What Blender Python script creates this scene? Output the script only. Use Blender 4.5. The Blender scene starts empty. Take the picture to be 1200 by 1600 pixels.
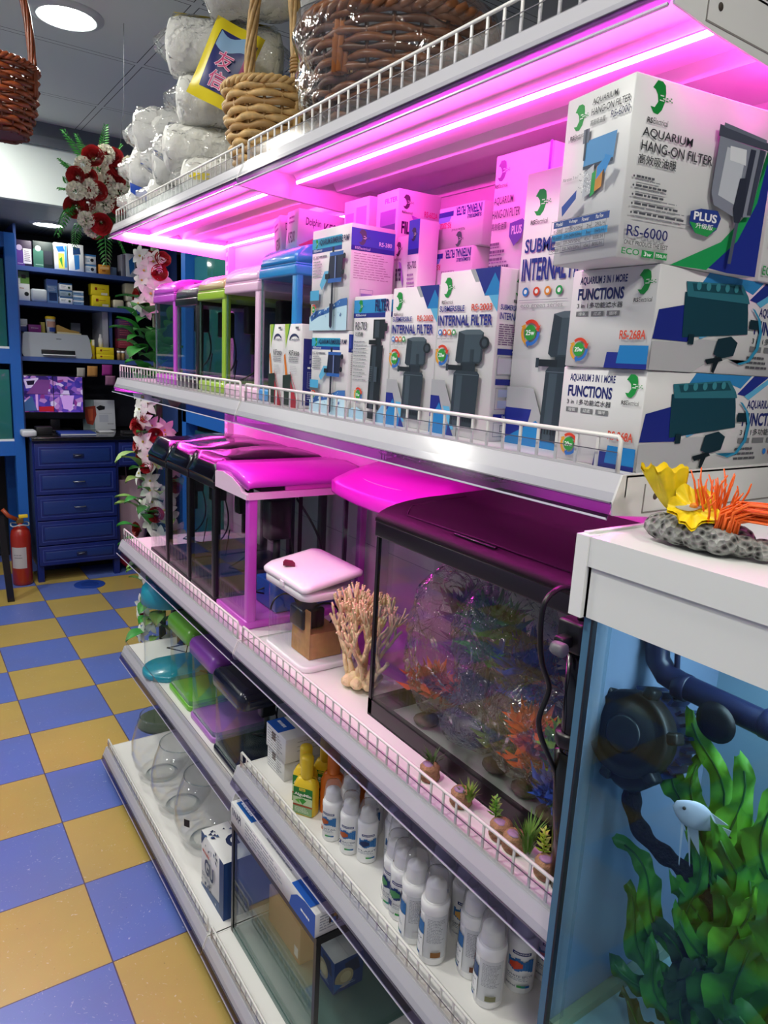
import bpy, bmesh, math, random
from math import sin, cos, pi, radians
from mathutils import Vector, Matrix

# ------------------------------------------------------------------ camera, world, exposure, lamps
SC = bpy.context.scene
COL = SC.collection
cam_d = bpy.data.cameras.new('camera'); cam = bpy.data.objects.new('camera', cam_d); COL.objects.link(cam)
cam_d.sensor_fit = 'HORIZONTAL'; cam_d.sensor_width = 36.0; cam_d.lens = 33.462
cam_d.clip_start = 0.02; cam_d.clip_end = 60
CR = [[0.825812, -0.561504, 0.052431], [0.074969, 0.201451, 0.976626], [0.558941, 0.802578, -0.208455]]
cam.matrix_world = Matrix(((CR[0][0], CR[1][0], -CR[2][0], 0.0), (CR[0][1], CR[1][1], -CR[2][1], 0.0),
                           (CR[0][2], CR[1][2], -CR[2][2], 1.45205), (0, 0, 0, 1)))
SC.camera = cam
SC.view_settings.view_transform = 'Standard'; SC.view_settings.look = 'None'
SC.view_settings.gamma = 1.0; SC.view_settings.use_curve_mapping = False
SC.view_settings.exposure = 0.0
SC.cycles.use_denoising = True
SC.cycles.transparent_max_bounces = 40
SC.cycles.max_bounces = 10; SC.cycles.diffuse_bounces = 4; SC.cycles.glossy_bounces = 4
SC.cycles.caustics_reflective = False; SC.cycles.caustics_refractive = False
SC.cycles.sample_clamp_indirect = 6.0
W = bpy.data.worlds.new('world'); SC.world = W; W.use_nodes = True
W.node_tree.nodes['Background'].inputs[0].default_value = (0.92, 0.96, 1.0, 1)
W.node_tree.nodes['Background'].inputs[1].default_value = 0.5
LAMP_POWER = 138.0        # emission strength of the white ceiling downlights
LED_POWER = 100.0          # emission strength of the magenta strips under the shelves
TANK_LED = 13.0

# ------------------------------------------------------------------ colours and materials
def lin(c):
    c = c / 255.0
    return c / 12.92 if c <= 0.04045 else ((c + 0.055) / 1.055) ** 2.4
def hx(h):
    if isinstance(h, tuple): return h
    h = h.lstrip('#'); h = ''.join(c * 2 for c in h) if len(h) == 3 else h
    return (lin(int(h[0:2], 16)), lin(int(h[2:4], 16)), lin(int(h[4:6], 16)))
_M = {}
def mat(name, col, rough=0.5, metal=0.0, spec=0.5, emit=None, es=0.0, bump=None, var=None, coat=0.0, trans=0.0, sss=0.0):
    if name in _M: return _M[name]
    m = bpy.data.materials.new(name); m.use_nodes = True
    nt = m.node_tree; b = nt.nodes['Principled BSDF']
    c = hx(col)
    b.inputs['Base Color'].default_value = (*c, 1); b.inputs['Roughness'].default_value = rough
    b.inputs['Metallic'].default_value = metal; b.inputs['Specular IOR Level'].default_value = spec
    b.inputs['Coat Weight'].default_value = coat
    if trans: b.inputs['Transmission Weight'].default_value = trans
    if sss:
        b.inputs['Subsurface Weight'].default_value = sss; b.inputs['Subsurface Radius'].default_value = (.02, .02, .02)
    if emit:
        b.inputs['Emission Color'].default_value = (*hx(emit), 1); b.inputs['Emission Strength'].default_value = es
    if var or bump:
        tc = nt.nodes.new('ShaderNodeTexCoord')
    if var:   # (scale, amount): soft tone variation of the material itself
        n = nt.nodes.new('ShaderNodeTexNoise'); n.inputs['Scale'].default_value = var[0]; n.inputs['Detail'].default_value = 4
        nt.links.new(tc.outputs['Object'], n.inputs['Vector'])
        r = nt.nodes.new('ShaderNodeValToRGB'); a = var[1]
        r.color_ramp.elements[0].color = (*[max(0, x * (1 - a)) for x in c], 1)
        r.color_ramp.elements[1].color = (*[min(1, x * (1 + a)) for x in c], 1)
        r.color_ramp.elements[0].position = .3; r.color_ramp.elements[1].position = .7
        nt.links.new(n.outputs['Fac'], r.inputs['Fac']); nt.links.new(r.outputs['Color'], b.inputs['Base Color'])
    if bump:  # (scale, strength, kind)
        if len(bump) > 2 and bump[2] == 'voronoi':
            n = nt.nodes.new('ShaderNodeTexVoronoi'); out = n.outputs['Distance']
        else:
            n = nt.nodes.new('ShaderNodeTexNoise'); n.inputs['Detail'].default_value = 5; out = n.outputs['Fac']
        n.inputs['Scale'].default_value = bump[0]
        nt.links.new(tc.outputs['Object'], n.inputs['Vector'])
        bp = nt.nodes.new('ShaderNodeBump'); bp.inputs['Strength'].default_value = bump[1]; bp.inputs['Distance'].default_value = .01
        nt.links.new(out, bp.inputs['Height']); nt.links.new(bp.outputs['Normal'], b.inputs['Normal'])
    _M[name] = m
    return m
def P(h):        # printing ink on paper, card or film
    return mat('ink_' + h.lstrip('#'), h, .45, spec=.3)
def clear(name, tint=(1, 1, 1), refl=1.0, rough=.03, haze=0.0, hazecol=(1, 1, 1), bump=None):
    """thin clear sheet: see-through, with mirror reflection by angle and a little milky haze"""
    if name in _M: return _M[name]
    m = bpy.data.materials.new(name); m.use_nodes = True; nt = m.node_tree; nt.nodes.clear()
    o = nt.nodes.new('ShaderNodeOutputMaterial'); t = nt.nodes.new('ShaderNodeBsdfTransparent'); g = nt.nodes.new('ShaderNodeBsdfGlossy')
    t.inputs[0].default_value = (*tint, 1); g.inputs['Roughness'].default_value = rough
    f = nt.nodes.new('ShaderNodeFresnel'); ge = nt.nodes.new('ShaderNodeNewGeometry'); io = nt.nodes.new('ShaderNodeMapRange')
    io.inputs['To Min'].default_value = 1.45; io.inputs['To Max'].default_value = 1 / 1.45
    nt.links.new(ge.outputs['Backfacing'], io.inputs['Value']); nt.links.new(io.outputs[0], f.inputs['IOR'])
    k = nt.nodes.new('ShaderNodeMath'); k.operation = 'MULTIPLY'; k.inputs[1].default_value = refl; k.use_clamp = True
    mx = nt.nodes.new('ShaderNodeMixShader')
    nt.links.new(f.outputs[0], k.inputs[0]); nt.links.new(k.outputs[0], mx.inputs[0])
    last = t.outputs[0]
    if haze:
        d = nt.nodes.new('ShaderNodeBsdfTranslucent'); d.inputs[0].default_value = (*hazecol, 1)
        d2 = nt.nodes.new('ShaderNodeBsdfDiffuse'); d2.inputs[0].default_value = (*hazecol, 1)
        a = nt.nodes.new('ShaderNodeMixShader'); a.inputs[0].default_value = .5
        nt.links.new(d.outputs[0], a.inputs[1]); nt.links.new(d2.outputs[0], a.inputs[2])
        h = nt.nodes.new('ShaderNodeMixShader'); h.inputs[0].default_value = haze
        nt.links.new(t.outputs[0], h.inputs[1]); nt.links.new(a.outputs[0], h.inputs[2]); last = h.outputs[0]
    nt.links.new(last, mx.inputs[1]); nt.links.new(g.outputs[0], mx.inputs[2])
    if bump:
        tc = nt.nodes.new('ShaderNodeTexCoord'); n = nt.nodes.new('ShaderNodeTexNoise'); n.inputs['Scale'].default_value = bump[0]
        n.inputs['Detail'].default_value = 3; n.inputs['Distortion'].default_value = 1.2
        bp = nt.nodes.new('ShaderNodeBump'); bp.inputs['Strength'].default_value = bump[1]; bp.inputs['Distance'].default_value = bump[2] if len(bump) > 2 else .02
        nt.links.new(tc.outputs['Object'], n.inputs['Vector']); nt.links.new(n.outputs['Fac'], bp.inputs['Height'])
        nt.links.new(bp.outputs['Normal'], g.inputs['Normal']); nt.links.new(bp.outputs['Normal'], f.inputs['Normal'])
    nt.links.new(mx.outputs[0], o.inputs[0]); _M[name] = m
    return m
GLASS = clear('tank_glass', (.945, .965, .96), .8, .015)
GLASS_G = clear('tank_glass_edge', (.55, .72, .70), 1.0, .05, .25, (.45, .68, .64))
CLEAR = clear('clear_plastic', (.95, .95, .96), 1.3, .06)
FILM = clear('crinkled_film', (.98, .98, .985), 2.0, .07, .02, (.92, .92, .94), (26, 1.0, .026))
FILM_S = clear('smooth_film', (.96, .96, .97), 2.0, .08, .03, (.9, .9, .9), (14, .5))
WHITE = mat('white_powder_coated_steel', '#e9e8e6', .32, spec=.5)
WPLAST = mat('white_plastic', '#ececec', .35)
BLACKP = mat('black_plastic', '#101014', .32)
BLACKG = mat('glossy_black_plastic', '#0a0a12', .14, coat=.3)
CARD = mat('white_carton', '#d9d9da', .42, spec=.35)

# ------------------------------------------------------------------ mesh builder
class MB:
    def __init__(s): s.v = []; s.f = []; s.mi = []; s.sm = []; s.mats = []
    def mid(s, m):
        if m not in s.mats: s.mats.append(m)
        return s.mats.index(m)
    def add(s, vs, fs, m, smooth=False, M=None):
        b = len(s.v)
        for p in vs:
            p = Vector(p)
            s.v.append(M @ p if M is not None else p)
        k = s.mid(m)
        for f in fs: s.f.append([b + i for i in f]); s.mi.append(k); s.sm.append(smooth)
        return s
    def box(s, x0, x1, y0, y1, z0, z1, m, M=None):
        vs = [(x, y, z) for z in (z0, z1) for y in (y0, y1) for x in (x0, x1)]
        return s.add(vs, [(0, 2, 3, 1), (4, 5, 7, 6), (0, 1, 5, 4), (2, 6, 7, 3), (0, 4, 6, 2), (1, 3, 7, 5)], m, False, M)
    def rbox(s, x0, x1, y0, y1, z0, z1, m, r=.004, n=3, M=None):   # box with rounded vertical and horizontal edges
        r = min(r, (x1 - x0) / 2.01, (y1 - y0) / 2.01, (z1 - z0) / 2.01)
        rings = []
        for k in range(n + 1):
            a = pi / 2 * k / n; rings.append((z0 + r - r * cos(a), r - r * sin(a)))
        for k in range(n + 1):
            a = pi / 2 * k / n; rings.append((z1 - r + r * sin(a), r - r * cos(a)))
        loops = [rrect(x0 + i, x1 - i, y0 + i, y1 - i, z, max(r - i, .0004), n) for z, i in rings]
        return s.loft(loops, m, True, True, M=M)
    def loft(s, loops, m, cap0=True, cap1=True, smooth=True, M=None, close=True):
        n = len(loops[0]); vs = [p for l in loops for p in l]; fs = []
        for i in range(len(loops) - 1):
            for j in range(n if close else n - 1):
                a, b = i * n + j, i * n + (j + 1) % n
                fs.append((a, b, b + n, a + n))
        if cap0: fs.append(tuple(range(n - 1, -1, -1)))
        if cap1: fs.append(tuple((len(loops) - 1) * n + j for j in range(n)))
        return s.add(vs, fs, m, smooth, M)
    def prism(s, pts, axis, a0, a1, m, smooth=False, M=None):   # extrude polygon along axis: x pts=(y,z), y pts=(x,z), z pts=(x,y)
        def mk(p, a): return {'x': (a, p[0], p[1]), 'y': (p[0], a, p[1]), 'z': (p[0], p[1], a)}[axis]
        return s.loft([[mk(p, a0) for p in pts], [mk(p, a1) for p in pts]], m, smooth=smooth, M=M)
    def lathe(s, prof, m, n=24, c=(0, 0, 0), M=None, cap0=True, cap1=True, a0=0, a1=2 * pi):
        full = abs(a1 - a0 - 2 * pi) < 1e-6
        k = n if full else n + 1
        loops = [[(c[0] + r * cos(a0 + (a1 - a0) * j / n), c[1] + r * sin(a0 + (a1 - a0) * j / n), c[2] + z) for j in range(k)] for r, z in prof]
        return s.loft(loops, m, cap0 and full, cap1 and full, M=M, close=full)
    def tube(s, pts, r, m, n=8, M=None, cap=True):
        pts = [Vector(p) for p in pts]; N = len(pts); loops = []
        up = Vector((0, 0, 1)); prev = None
        for i, p in enumerate(pts):
            d = (pts[min(i + 1, N - 1)] - pts[max(i - 1, 0)])
            d = d.normalized() if d.length > 1e-9 else Vector((0, 0, 1))
            if prev is None:
                a = d.cross(up if abs(d.z) < .9 else Vector((1, 0, 0))).normalized()
            else:
                a = prev - d * prev.dot(d)
                a = a.normalized() if a.length > 1e-6 else d.cross(up).normalized()
            prev = a; b = d.cross(a)
            rr = r[i] if isinstance(r, (list, tuple)) else r
            loops.append([p + a * (rr * cos(2 * pi * j / n)) + b * (rr * sin(2 * pi * j / n)) for j in range(n)])
        return s.loft(loops, m, cap, cap, M=M)
    def ball(s, c, r, m, n=12, sc=(1, 1, 1), M=None, jit=0, rnd=None):
        prof = []
        loops = []
        h = max(4, n // 2)
        for i in range(1, h):
            a = pi * i / h
            loops.append([(c[0] + sc[0] * r * sin(a) * cos(2 * pi * j / n) * (1 + (rnd.uniform(-jit, jit) if jit else 0)),
                           c[1] + sc[1] * r * sin(a) * sin(2 * pi * j / n) * (1 + (rnd.uniform(-jit, jit) if jit else 0)),
                           c[2] - sc[2] * r * cos(a)) for j in range(n)])
        vs = [p for l in loops for p in l]; fs = []
        for i in range(len(loops) - 1):
            for j in range(n): fs.append((i * n + j, i * n + (j + 1) % n, (i + 1) * n + (j + 1) % n, (i + 1) * n + j))
        b = len(vs); vs += [(c[0], c[1], c[2] - sc[2] * r), (c[0], c[1], c[2] + sc[2] * r)]
        for j in range(n):
            fs.append((b, (j + 1) % n, j)); fs.append((b + 1, (len(loops) - 1) * n + j, (len(loops) - 1) * n + (j + 1) % n))
        return s.add(vs, fs, m, True, M)
    def grid(s, fn, nu, nv, m, smooth=True, M=None):
        vs = [fn(i / nu, j / nv) for j in range(nv + 1) for i in range(nu + 1)]
        fs = [(j * (nu + 1) + i, j * (nu + 1) + i + 1, (j + 1) * (nu + 1) + i + 1, (j + 1) * (nu + 1) + i) for j in range(nv) for i in range(nu)]
        return s.add(vs, fs, m, smooth, M)
    def build(s, name, parent=None, loc=None, rot=None):
        me = bpy.data.meshes.new(name); me.from_pydata([tuple(p) for p in s.v], [], s.f)
        for m in s.mats: me.materials.append(m)
        me.polygons.foreach_set('material_index', s.mi); me.polygons.foreach_set('use_smooth', s.sm)
        me.update()
        o = bpy.data.objects.new(name, me); COL.objects.link(o)
        if parent is not None: o.parent = parent
        if loc is not None: o.location = loc
        if rot is not None: o.rotation_euler = rot if isinstance(rot, tuple) else (0, 0, rot)
        return o
def rrect(x0, x1, y0, y1, z, r, n=4):
    pts = []
    for cx, cy, a in ((x1 - r, y1 - r, 0), (x0 + r, y1 - r, pi / 2), (x0 + r, y0 + r, pi), (x1 - r, y0 + r, 1.5 * pi)):
        for k in range(n + 1):
            t = a + pi / 2 * k / n; pts.append((cx + r * cos(t), cy + r * sin(t), z))
    return pts
def tag(o, label, cat, group=None, kind=None):
    if label: o['label'] = label
    if cat: o['category'] = cat
    if group: o['group'] = group
    if kind: o['kind'] = kind
    return o
def thing(name, label, cat, loc=(0, 0, 0), rotz=0, group=None):
    o = bpy.data.objects.new(name, None); COL.objects.link(o); o.empty_display_size = .05
    o.location = loc; o.rotation_euler = rotz if isinstance(rotz, tuple) else (0, 0, rotz)
    return tag(o, label, cat, group)
def struct(o): o['kind'] = 'structure'; return o
def dup(root, loc=None, rotz=None, label=None, group=None):
    def cp(o, par):
        c = o.copy(); COL.objects.link(c)
        if par is not None: c.parent = par; c.matrix_parent_inverse = o.matrix_parent_inverse.copy()
        for ch in list(o.children): cp(ch, c)
        return c
    r = cp(root, None)
    if loc is not None: r.location = loc
    if rotz is not None: r.rotation_euler = rotz if isinstance(rotz, tuple) else (0, 0, rotz)
    if label: r['label'] = label
    if group: r['group'] = group
    return r

# ------------------------------------------------------------------ lettering and printed panels
_T = {}
def text_geo(t, bold=0.0):
    k = (t, bold)
    if k in _T: return _T[k]
    cu = bpy.data.curves.new('t', 'FONT'); cu.body = t; cu.resolution_u = 3; cu.fill_mode = 'FRONT'; cu.offset = bold
    ob = bpy.data.objects.new('t', cu); me = bpy.data.meshes.new_from_object(ob)
    vs = [(v.co.x, v.co.y) for v in me.vertices]; fs = [list(p.vertices) for p in me.polygons]
    bpy.data.objects.remove(ob); bpy.data.meshes.remove(me); bpy.data.curves.remove(cu)
    if not vs: vs = [(0, 0)]
    x0 = min(v[0] for v in vs); x1 = max(v[0] for v in vs); y0 = min(v[1] for v in vs); y1 = max(v[1] for v in vs)
    w = max(x1 - x0, 1e-6); h = max(y1 - y0, 1e-6)
    _T[k] = ([((a - x0) / w, (b - y0) / h) for a, b in vs], fs, w, h)
    return _T[k]
class Panel:
    """a printed face: (u,v) in 0..1, u to the right and v DOWN as one reads it; everything lies on the face"""
    def __init__(s, mb, org, ud, vd, W, H, curve=None, eps=.00012):
        s.mb = mb; s.o = Vector(org); s.u = Vector(ud).normalized(); s.d = Vector(vd).normalized(); s.n = s.d.cross(s.u).normalized()
        s.W = W; s.H = H; s.k = 1; s.curve = curve; s.eps = eps
    def pt(s, u, v):
        e = s.eps * s.k
        if s.curve:      # (axis x, axis y, radius, angle at u=0, angle span)
            cx, cy, r, a0, sp = s.curve; a = a0 + sp * u
            return Vector((cx + (r + e) * cos(a), cy + (r + e) * sin(a), s.o.z - v * s.H))
        return s.o + s.u * (u * s.W) + s.d * (v * s.H) + s.n * e
    def poly(s, pts, col):
        m = P(col) if isinstance(col, str) else col
        s.mb.add([s.pt(*p) for p in pts], [tuple(range(len(pts) - 1, -1, -1))], m); s.k += 1; return s
    def rect(s, u0, u1, v0, v1, col):
        if s.curve:
            n = max(2, int(abs(u1 - u0) * abs(s.curve[4]) / .15)); m = P(col) if isinstance(col, str) else col
            s.mb.grid(lambda a, b: s.pt(u0 + (u1 - u0) * a, v1 + (v0 - v1) * b), n, 1, m); s.k += 1; return s
        return s.poly([(u0, v0), (u1, v0), (u1, v1), (u0, v1)], col)
    def disc(s, u, v, r, col, n=20, sv=None):   # r in metres
        return s.poly([(u + r / s.W * cos(2 * pi * i / n), v + (sv or r) / s.H * sin(2 * pi * i / n)) for i in range(n)], col)
    def text(s, t, u0, u1, v0, v1, col, bold=0.0, flip=False):
        vs, fs, w, h = text_geo(t, bold); m = P(col) if isinstance(col, str) else col
        if flip: pts = [s.pt(u1 - (u1 - u0) * a, v0 + (v1 - v0) * b) for a, b in vs]
        else: pts = [s.pt(u0 + (u1 - u0) * a, v1 - (v1 - v0) * b) for a, b in vs]
        s.mb.add(pts, fs, m); s.k += 1; return s
    def vtext(s, t, u0, u1, v0, v1, col, bold=0.0):   # reads bottom to top
        vs, fs, w, h = text_geo(t, bold); m = P(col) if isinstance(col, str) else col
        s.mb.add([s.pt(u0 + (u1 - u0) * (1 - b), v1 - (v1 - v0) * a) for a, b in vs], fs, m); s.k += 1; return s
    def lines(s, u0, u1, v0, v1, n, col, seed=0, fill=.45, ragged=True):
        rn = random.Random(seed); h = (v1 - v0) / n; m = P(col) if isinstance(col, str) else col
        for i in range(n):
            u = u0; end = u1 - (rn.random() * .3 * (u1 - u0) if ragged else 0)
            while u < end:
                w = (u1 - u0) * rn.uniform(.06, .2); e = min(u + w, end)
                s.mb.add([s.pt(u, v0 + i * h), s.pt(e, v0 + i * h), s.pt(e, v0 + i * h + h * fill), s.pt(u, v0 + i * h + h * fill)], [(3, 2, 1, 0)], m)
                u = e + (u1 - u0) * .025
        s.k += 1; return s
    def frame(s, u0, u1, v0, v1, t, col):
        a, b = t / s.W, t / s.H
        s.rect(u0, u1, v0, v0 + b, col); s.rect(u0, u1, v1 - b, v1, col); s.rect(u0, u0 + a, v0, v1, col); s.rect(u1 - a, u1, v0, v1, col); return s
    def sub(s, u0, u1, v0, v1):
        q = Panel(s.mb, s.pt(u0, v0), s.u, s.d, s.W * (u1 - u0), s.H * (v1 - v0)); q.k = s.k; return q
def logo(p, u, v, r, col='#18923f', name=True, ink='#333338'):
    """crescent swoosh with a dotted trail; r in metres, centre (u,v)"""
    W, H = p.W, p.H
    out = [(u + r * .8 * cos(a) / W, v - r * 1.25 * sin(a) / H) for a in [pi * .28 + k * (1.44 * pi) / 14 for k in range(15)]]
    inn = [(u + (r * .33 + r * .52 * cos(a)) / W, v - (r * .1 + r * .62 * sin(a)) / H) for a in [pi * 1.55 - k * (1.1 * pi) / 10 for k in range(11)]]
    inn = [(u - r * .1 / W, v + r * 1.12 / H), (u + r * .05 / W, v + r * .55 / H), (u - r * .22 / W, v + r * .15 / H), (u - r * .15 / W, v - r * .3 / H), (u + r * .2 / W, v - r * .55 / H), (u + r * .55 / W, v - r * .9 / H)]
    pts = [(u - r * .75 / W, v - r * .65 / H), (u - r * .3 / W, v - r * 1.25 / H), (u + r * .25 / W, v - r * 1.25 / H), (u + r * .62 / W, v - r * 1.0 / H),
           (u + r * .75 / W, v - r * .45 / H), (u + r * .72 / W, v + r * .25 / H), (u + r * .5 / W, v + r * .85 / H), (u + r * .1 / W, v + r * 1.25 / H),
           (u - r * .4 / W, v + r * 1.2 / H), (u - r * .8 / W, v + r * .75 / H), (u - r * .35 / W, v + r * .78 / H), (u - r * .02 / W, v + r * .3 / H),
           (u - r * .15 / W, v - r * .2 / H), (u - r * .45 / W, v - r * .55 / H)]
    p.poly(pts, col)
    for k, (a, b, l) in enumerate([(.15, -.25, .4), (.45, -.05, .35), (.1, .12, .5), (.8, -.12, .22), (.75, .1, .3), (1.1, 0, .2), (1.25, -.16, .16), (1.35, .1, .15)]):
        c = '#e8f2e8' if a < .7 else col
        p.rect(u + a * r / W, u + (a + l) * r / W, v + b * r / H, v + (b + .09) * r / H, c)
    if name:
        p.text('RS', u - r * 1.05 / W, u - r * .45 / W, v + r * 1.62 / H, v + r * 2.05 / H, ink, .03)
        p.text('Electrical', u - r * .38 / W, u + r * 1.25 / W, v + r * 1.58 / H, v + r * 2.05 / H, ink)
def watt(p, u, v, r, t):
    W, H = p.W, p.H
    for a0, c in ((pi * .72, '#d8402a'), (pi * 1.42, '#e0a030'), (pi * .02 - .0, '#2f6fc4')):
        n = 8; o = [(u + r * cos(a0 - k * 1.75 / n) / W, v - r * sin(a0 - k * 1.75 / n) / H) for k in range(n + 1)]
        i = [(u + r * .74 * cos(a0 - k * 1.75 / n) / W, v - r * .74 * sin(a0 - k * 1.75 / n) / H) for k in range(n + 1)]
        e = a0 - 1.75; tip = [(u + r * 1.16 * cos(e) / W, v - r * 1.16 * sin(e) / H), (u + r * .86 * cos(e - .42) / W, v - r * .86 * sin(e - .42) / H), (u + r * .55 * cos(e) / W, v - r * .55 * sin(e) / H)]
        p.poly(o + tip + i[::-1], c)
    p.disc(u, v, r * .6, '#2f9a3c')
    p.text(t, u - r * .46 / W, u + r * .46 / W, v - r * .2 / H, v + r * .2 / H, '#ffffff', .02)

# ------------------------------------------------------------------ the room
def tile_mat(name, T, ox, oy, ca, cb, line, lw, flecks=True):
    m = bpy.data.materials.new(name); m.use_nodes = True; nt = m.node_tree; b = nt.nodes['Principled BSDF']; L = nt.links.new
    tc = nt.nodes.new('ShaderNodeTexCoord'); mp = nt.nodes.new('ShaderNodeMapping'); mp.inputs['Location'].default_value = (-ox / T, -oy / T, .5)
    mp.inputs['Scale'].default_value = (1 / T, 1 / T, 0)
    L(tc.outputs['Object'], mp.inputs['Vector'])
    ch = nt.nodes.new('ShaderNodeTexChecker'); ch.inputs['Scale'].default_value = 1.0
    ch.inputs['Color1'].default_value = (*hx(ca), 1); ch.inputs['Color2'].default_value = (*hx(cb), 1); L(mp.outputs[0], ch.inputs['Vector'])
    col = ch.outputs['Color']
    def mix(f, a, bcol, kind='MIX', fac=None):
        x = nt.nodes.new('ShaderNodeMix'); x.data_type = 'RGBA'; x.blend_type = kind
        if fac is not None: x.inputs['Factor'].default_value = fac
        else: L(f, x.inputs['Factor'])
        L(a, x.inputs['A'])
        if isinstance(bcol, tuple): x.inputs['B'].default_value = (*bcol, 1)
        else: L(bcol, x.inputs['B'])
        return x.outputs['Result']
    def noise(sc, lo, hi, dist=0, detail=4):
        n = nt.nodes.new('ShaderNodeTexNoise'); n.inputs['Scale'].default_value = sc; n.inputs['Detail'].default_value = detail; n.inputs['Distortion'].default_value = dist
        L(tc.outputs['Object'], n.inputs['Vector']); r = nt.nodes.new('ShaderNodeMapRange'); r.inputs['From Min'].default_value = lo; r.inputs['From Max'].default_value = hi; r.clamp = True
        L(n.outputs['Fac'], r.inputs['Value']); return r.outputs['Result']
    if flecks:
        f = noise(55, .66, .74, 2.5); s = nt.nodes.new('ShaderNodeMath'); s.operation = 'MULTIPLY'; s.inputs[1].default_value = .45; L(f, s.inputs[0])
        col = mix(s.outputs[0], col, (.75, .76, .82))
        f = noise(120, .70, .74, 0); s = nt.nodes.new('ShaderNodeMath'); s.operation = 'MULTIPLY'; s.inputs[1].default_value = .5; L(f, s.inputs[0])
        col = mix(s.outputs[0], col, (.05, .04, .05))
        f = noise(3, .35, .7); s = nt.nodes.new('ShaderNodeMath'); s.operation = 'MULTIPLY'; s.inputs[1].default_value = .22; L(f, s.inputs[0])
        col = mix(s.outputs[0], col, (.16, .13, .10))
    sep = nt.nodes.new('ShaderNodeSeparateXYZ'); L(mp.outputs[0], sep.inputs[0]); ds = []
    for ax in ('X', 'Y'):
        a = nt.nodes.new('ShaderNodeMath'); a.operation = 'ADD'; a.inputs[1].default_value = .5; L(sep.outputs[ax], a.inputs[0])
        fr = nt.nodes.new('ShaderNodeMath'); fr.operation = 'FRACT'; L(a.outputs[0], fr.inputs[0])
        sb = nt.nodes.new('ShaderNodeMath'); sb.operation = 'SUBTRACT'; sb.inputs[1].default_value = .5; L(fr.outputs[0], sb.inputs[0])
        ab = nt.nodes.new('ShaderNodeMath'); ab.operation = 'ABSOLUTE'; L(sb.outputs[0], ab.inputs[0]); ds.append(ab.outputs[0])
    mn = nt.nodes.new('ShaderNodeMath'); mn.operation = 'MINIMUM'; L(ds[0], mn.inputs[0]); L(ds[1], mn.inputs[1])
    for w, c in (lw if isinstance(lw, list) else [(lw, line)]):
        lt = nt.nodes.new('ShaderNodeMath'); lt.operation = 'LESS_THAN'; lt.inputs[1].default_value = w / T; L(mn.outputs[0], lt.inputs[0])
        col = mix(lt.outputs[0], col, hx(c))
    L(col, b.inputs['Base Color'])
    return m, b
FT = .305
fm, fb = tile_mat('vinyl_checker_tiles', FT, .3411, 2.4445, '#5a70bc', '#b59c52', '#4a3a52', .0016)
fb.inputs['Roughness'].default_value = .33
def plane(name, vs, m):
    mb = MB(); mb.add(vs, [(0, 1, 2, 3)], m); return struct(mb.build(name))
XL, XR, Y0, Y1 = -1.7, 2.3, -2.2, 5.35
mb = MB(); mb.box(XL, XR, Y0, Y1, -.05, 0, fm); struct(mb.build('floor'))
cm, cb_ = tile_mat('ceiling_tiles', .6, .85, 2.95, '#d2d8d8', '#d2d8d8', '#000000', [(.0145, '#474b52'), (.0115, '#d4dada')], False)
cb_.inputs['Roughness'].default_value = .9
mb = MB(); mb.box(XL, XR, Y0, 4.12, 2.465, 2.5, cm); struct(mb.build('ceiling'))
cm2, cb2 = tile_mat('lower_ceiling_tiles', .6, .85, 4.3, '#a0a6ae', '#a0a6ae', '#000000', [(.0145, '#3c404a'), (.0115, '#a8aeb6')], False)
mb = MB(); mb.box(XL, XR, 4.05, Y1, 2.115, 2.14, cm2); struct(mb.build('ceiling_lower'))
WALLW = mat('pale_wall_paint', '#ecf6f4', .6)
DARKW = mat('dark_wall_paint', '#16161c', .7)
mb = MB(); mb.box(XL, XR, 4.0, 4.05, 2.105, 2.36, WALLW); mb.box(XL, XR, 3.975, 4.05, 2.36, 2.40, mat('grey_cornice', '#6c727c', .7)); mb.box(XL, XR, 3.99, 4.05, 2.40, 2.465, mat('grey_cornice', '#6c727c', .7))
struct(mb.build('wall_bulkhead'))
mb = MB(); mb.box(XL, XR, Y1, Y1 + .06, 0, 2.14, DARKW); struct(mb.build('wall_back'))
mb = MB(); mb.box(XL - .06, XL, Y0, Y1, 0, 2.5, mat('blue_grey_wall', '#9fb0c4', .6)); struct(mb.build('wall_left'))
mb = MB(); mb.box(XR, XR + .06, Y0, Y1, 0, 2.5, mat('grey_wall', '#8a8f98', .7)); struct(mb.build('wall_right'))
mb = MB(); mb.box(XL, XR, Y0 - .06, Y0, 0, 2.5, mat('grey_wall', '#8a8f98', .7)); struct(mb.build('wall_front'))

LAMPM = mat('lit_diffuser', '#ffffff', .4, emit='#fffdf2', es=LAMP_POWER)
RIMM = mat('downlight_rim', '#b9c0c6', .4)
LAMPDIM = mat('dim_lit_diffuser', '#ffffff', .4, emit='#fffdf2', es=LAMP_POWER * .3)
def downlight(x, y, z, r, label, group=None, es=None):
    t = thing('ceiling_downlight', label, 'ceiling light', (x, y, z), 0, group)
    m = MB(); m.lathe([(r * .86, -.001), (r * .88, -.012), (r * .97, -.014), (r * 1.16, -.006), (r * 1.18, 0)], RIMM, 40, cap0=False, cap1=False); m.build('rim', t)
    m = MB(); m.lathe([(.0001, -.009), (r * .6, -.009), (r * .87, -.007)], es or LAMPM, 40, cap0=True, cap1=False); m.build('diffuser', t)
    return t
downlight(.55, 2.69, 2.465, .095, 'round lit white downlight in the ceiling above the hanging basket')
downlight(.82, 4.70, 2.115, .085, 'small round downlight in the lower ceiling behind the white bulkhead', es=LAMPDIM)
for x, y in ((-.15, .75), (-.15, 1.9), (-.6, -.7), (.35, -.6), (-1.0, 3.0), (-.55, 3.42), (.18, 3.62)):  # last two are added out of view to brighten the bulkhead
    downlight(x, y, 2.465, .11, 'round white downlight in the ceiling, out of view over the aisle', 'out-of-view aisle downlights')

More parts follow.
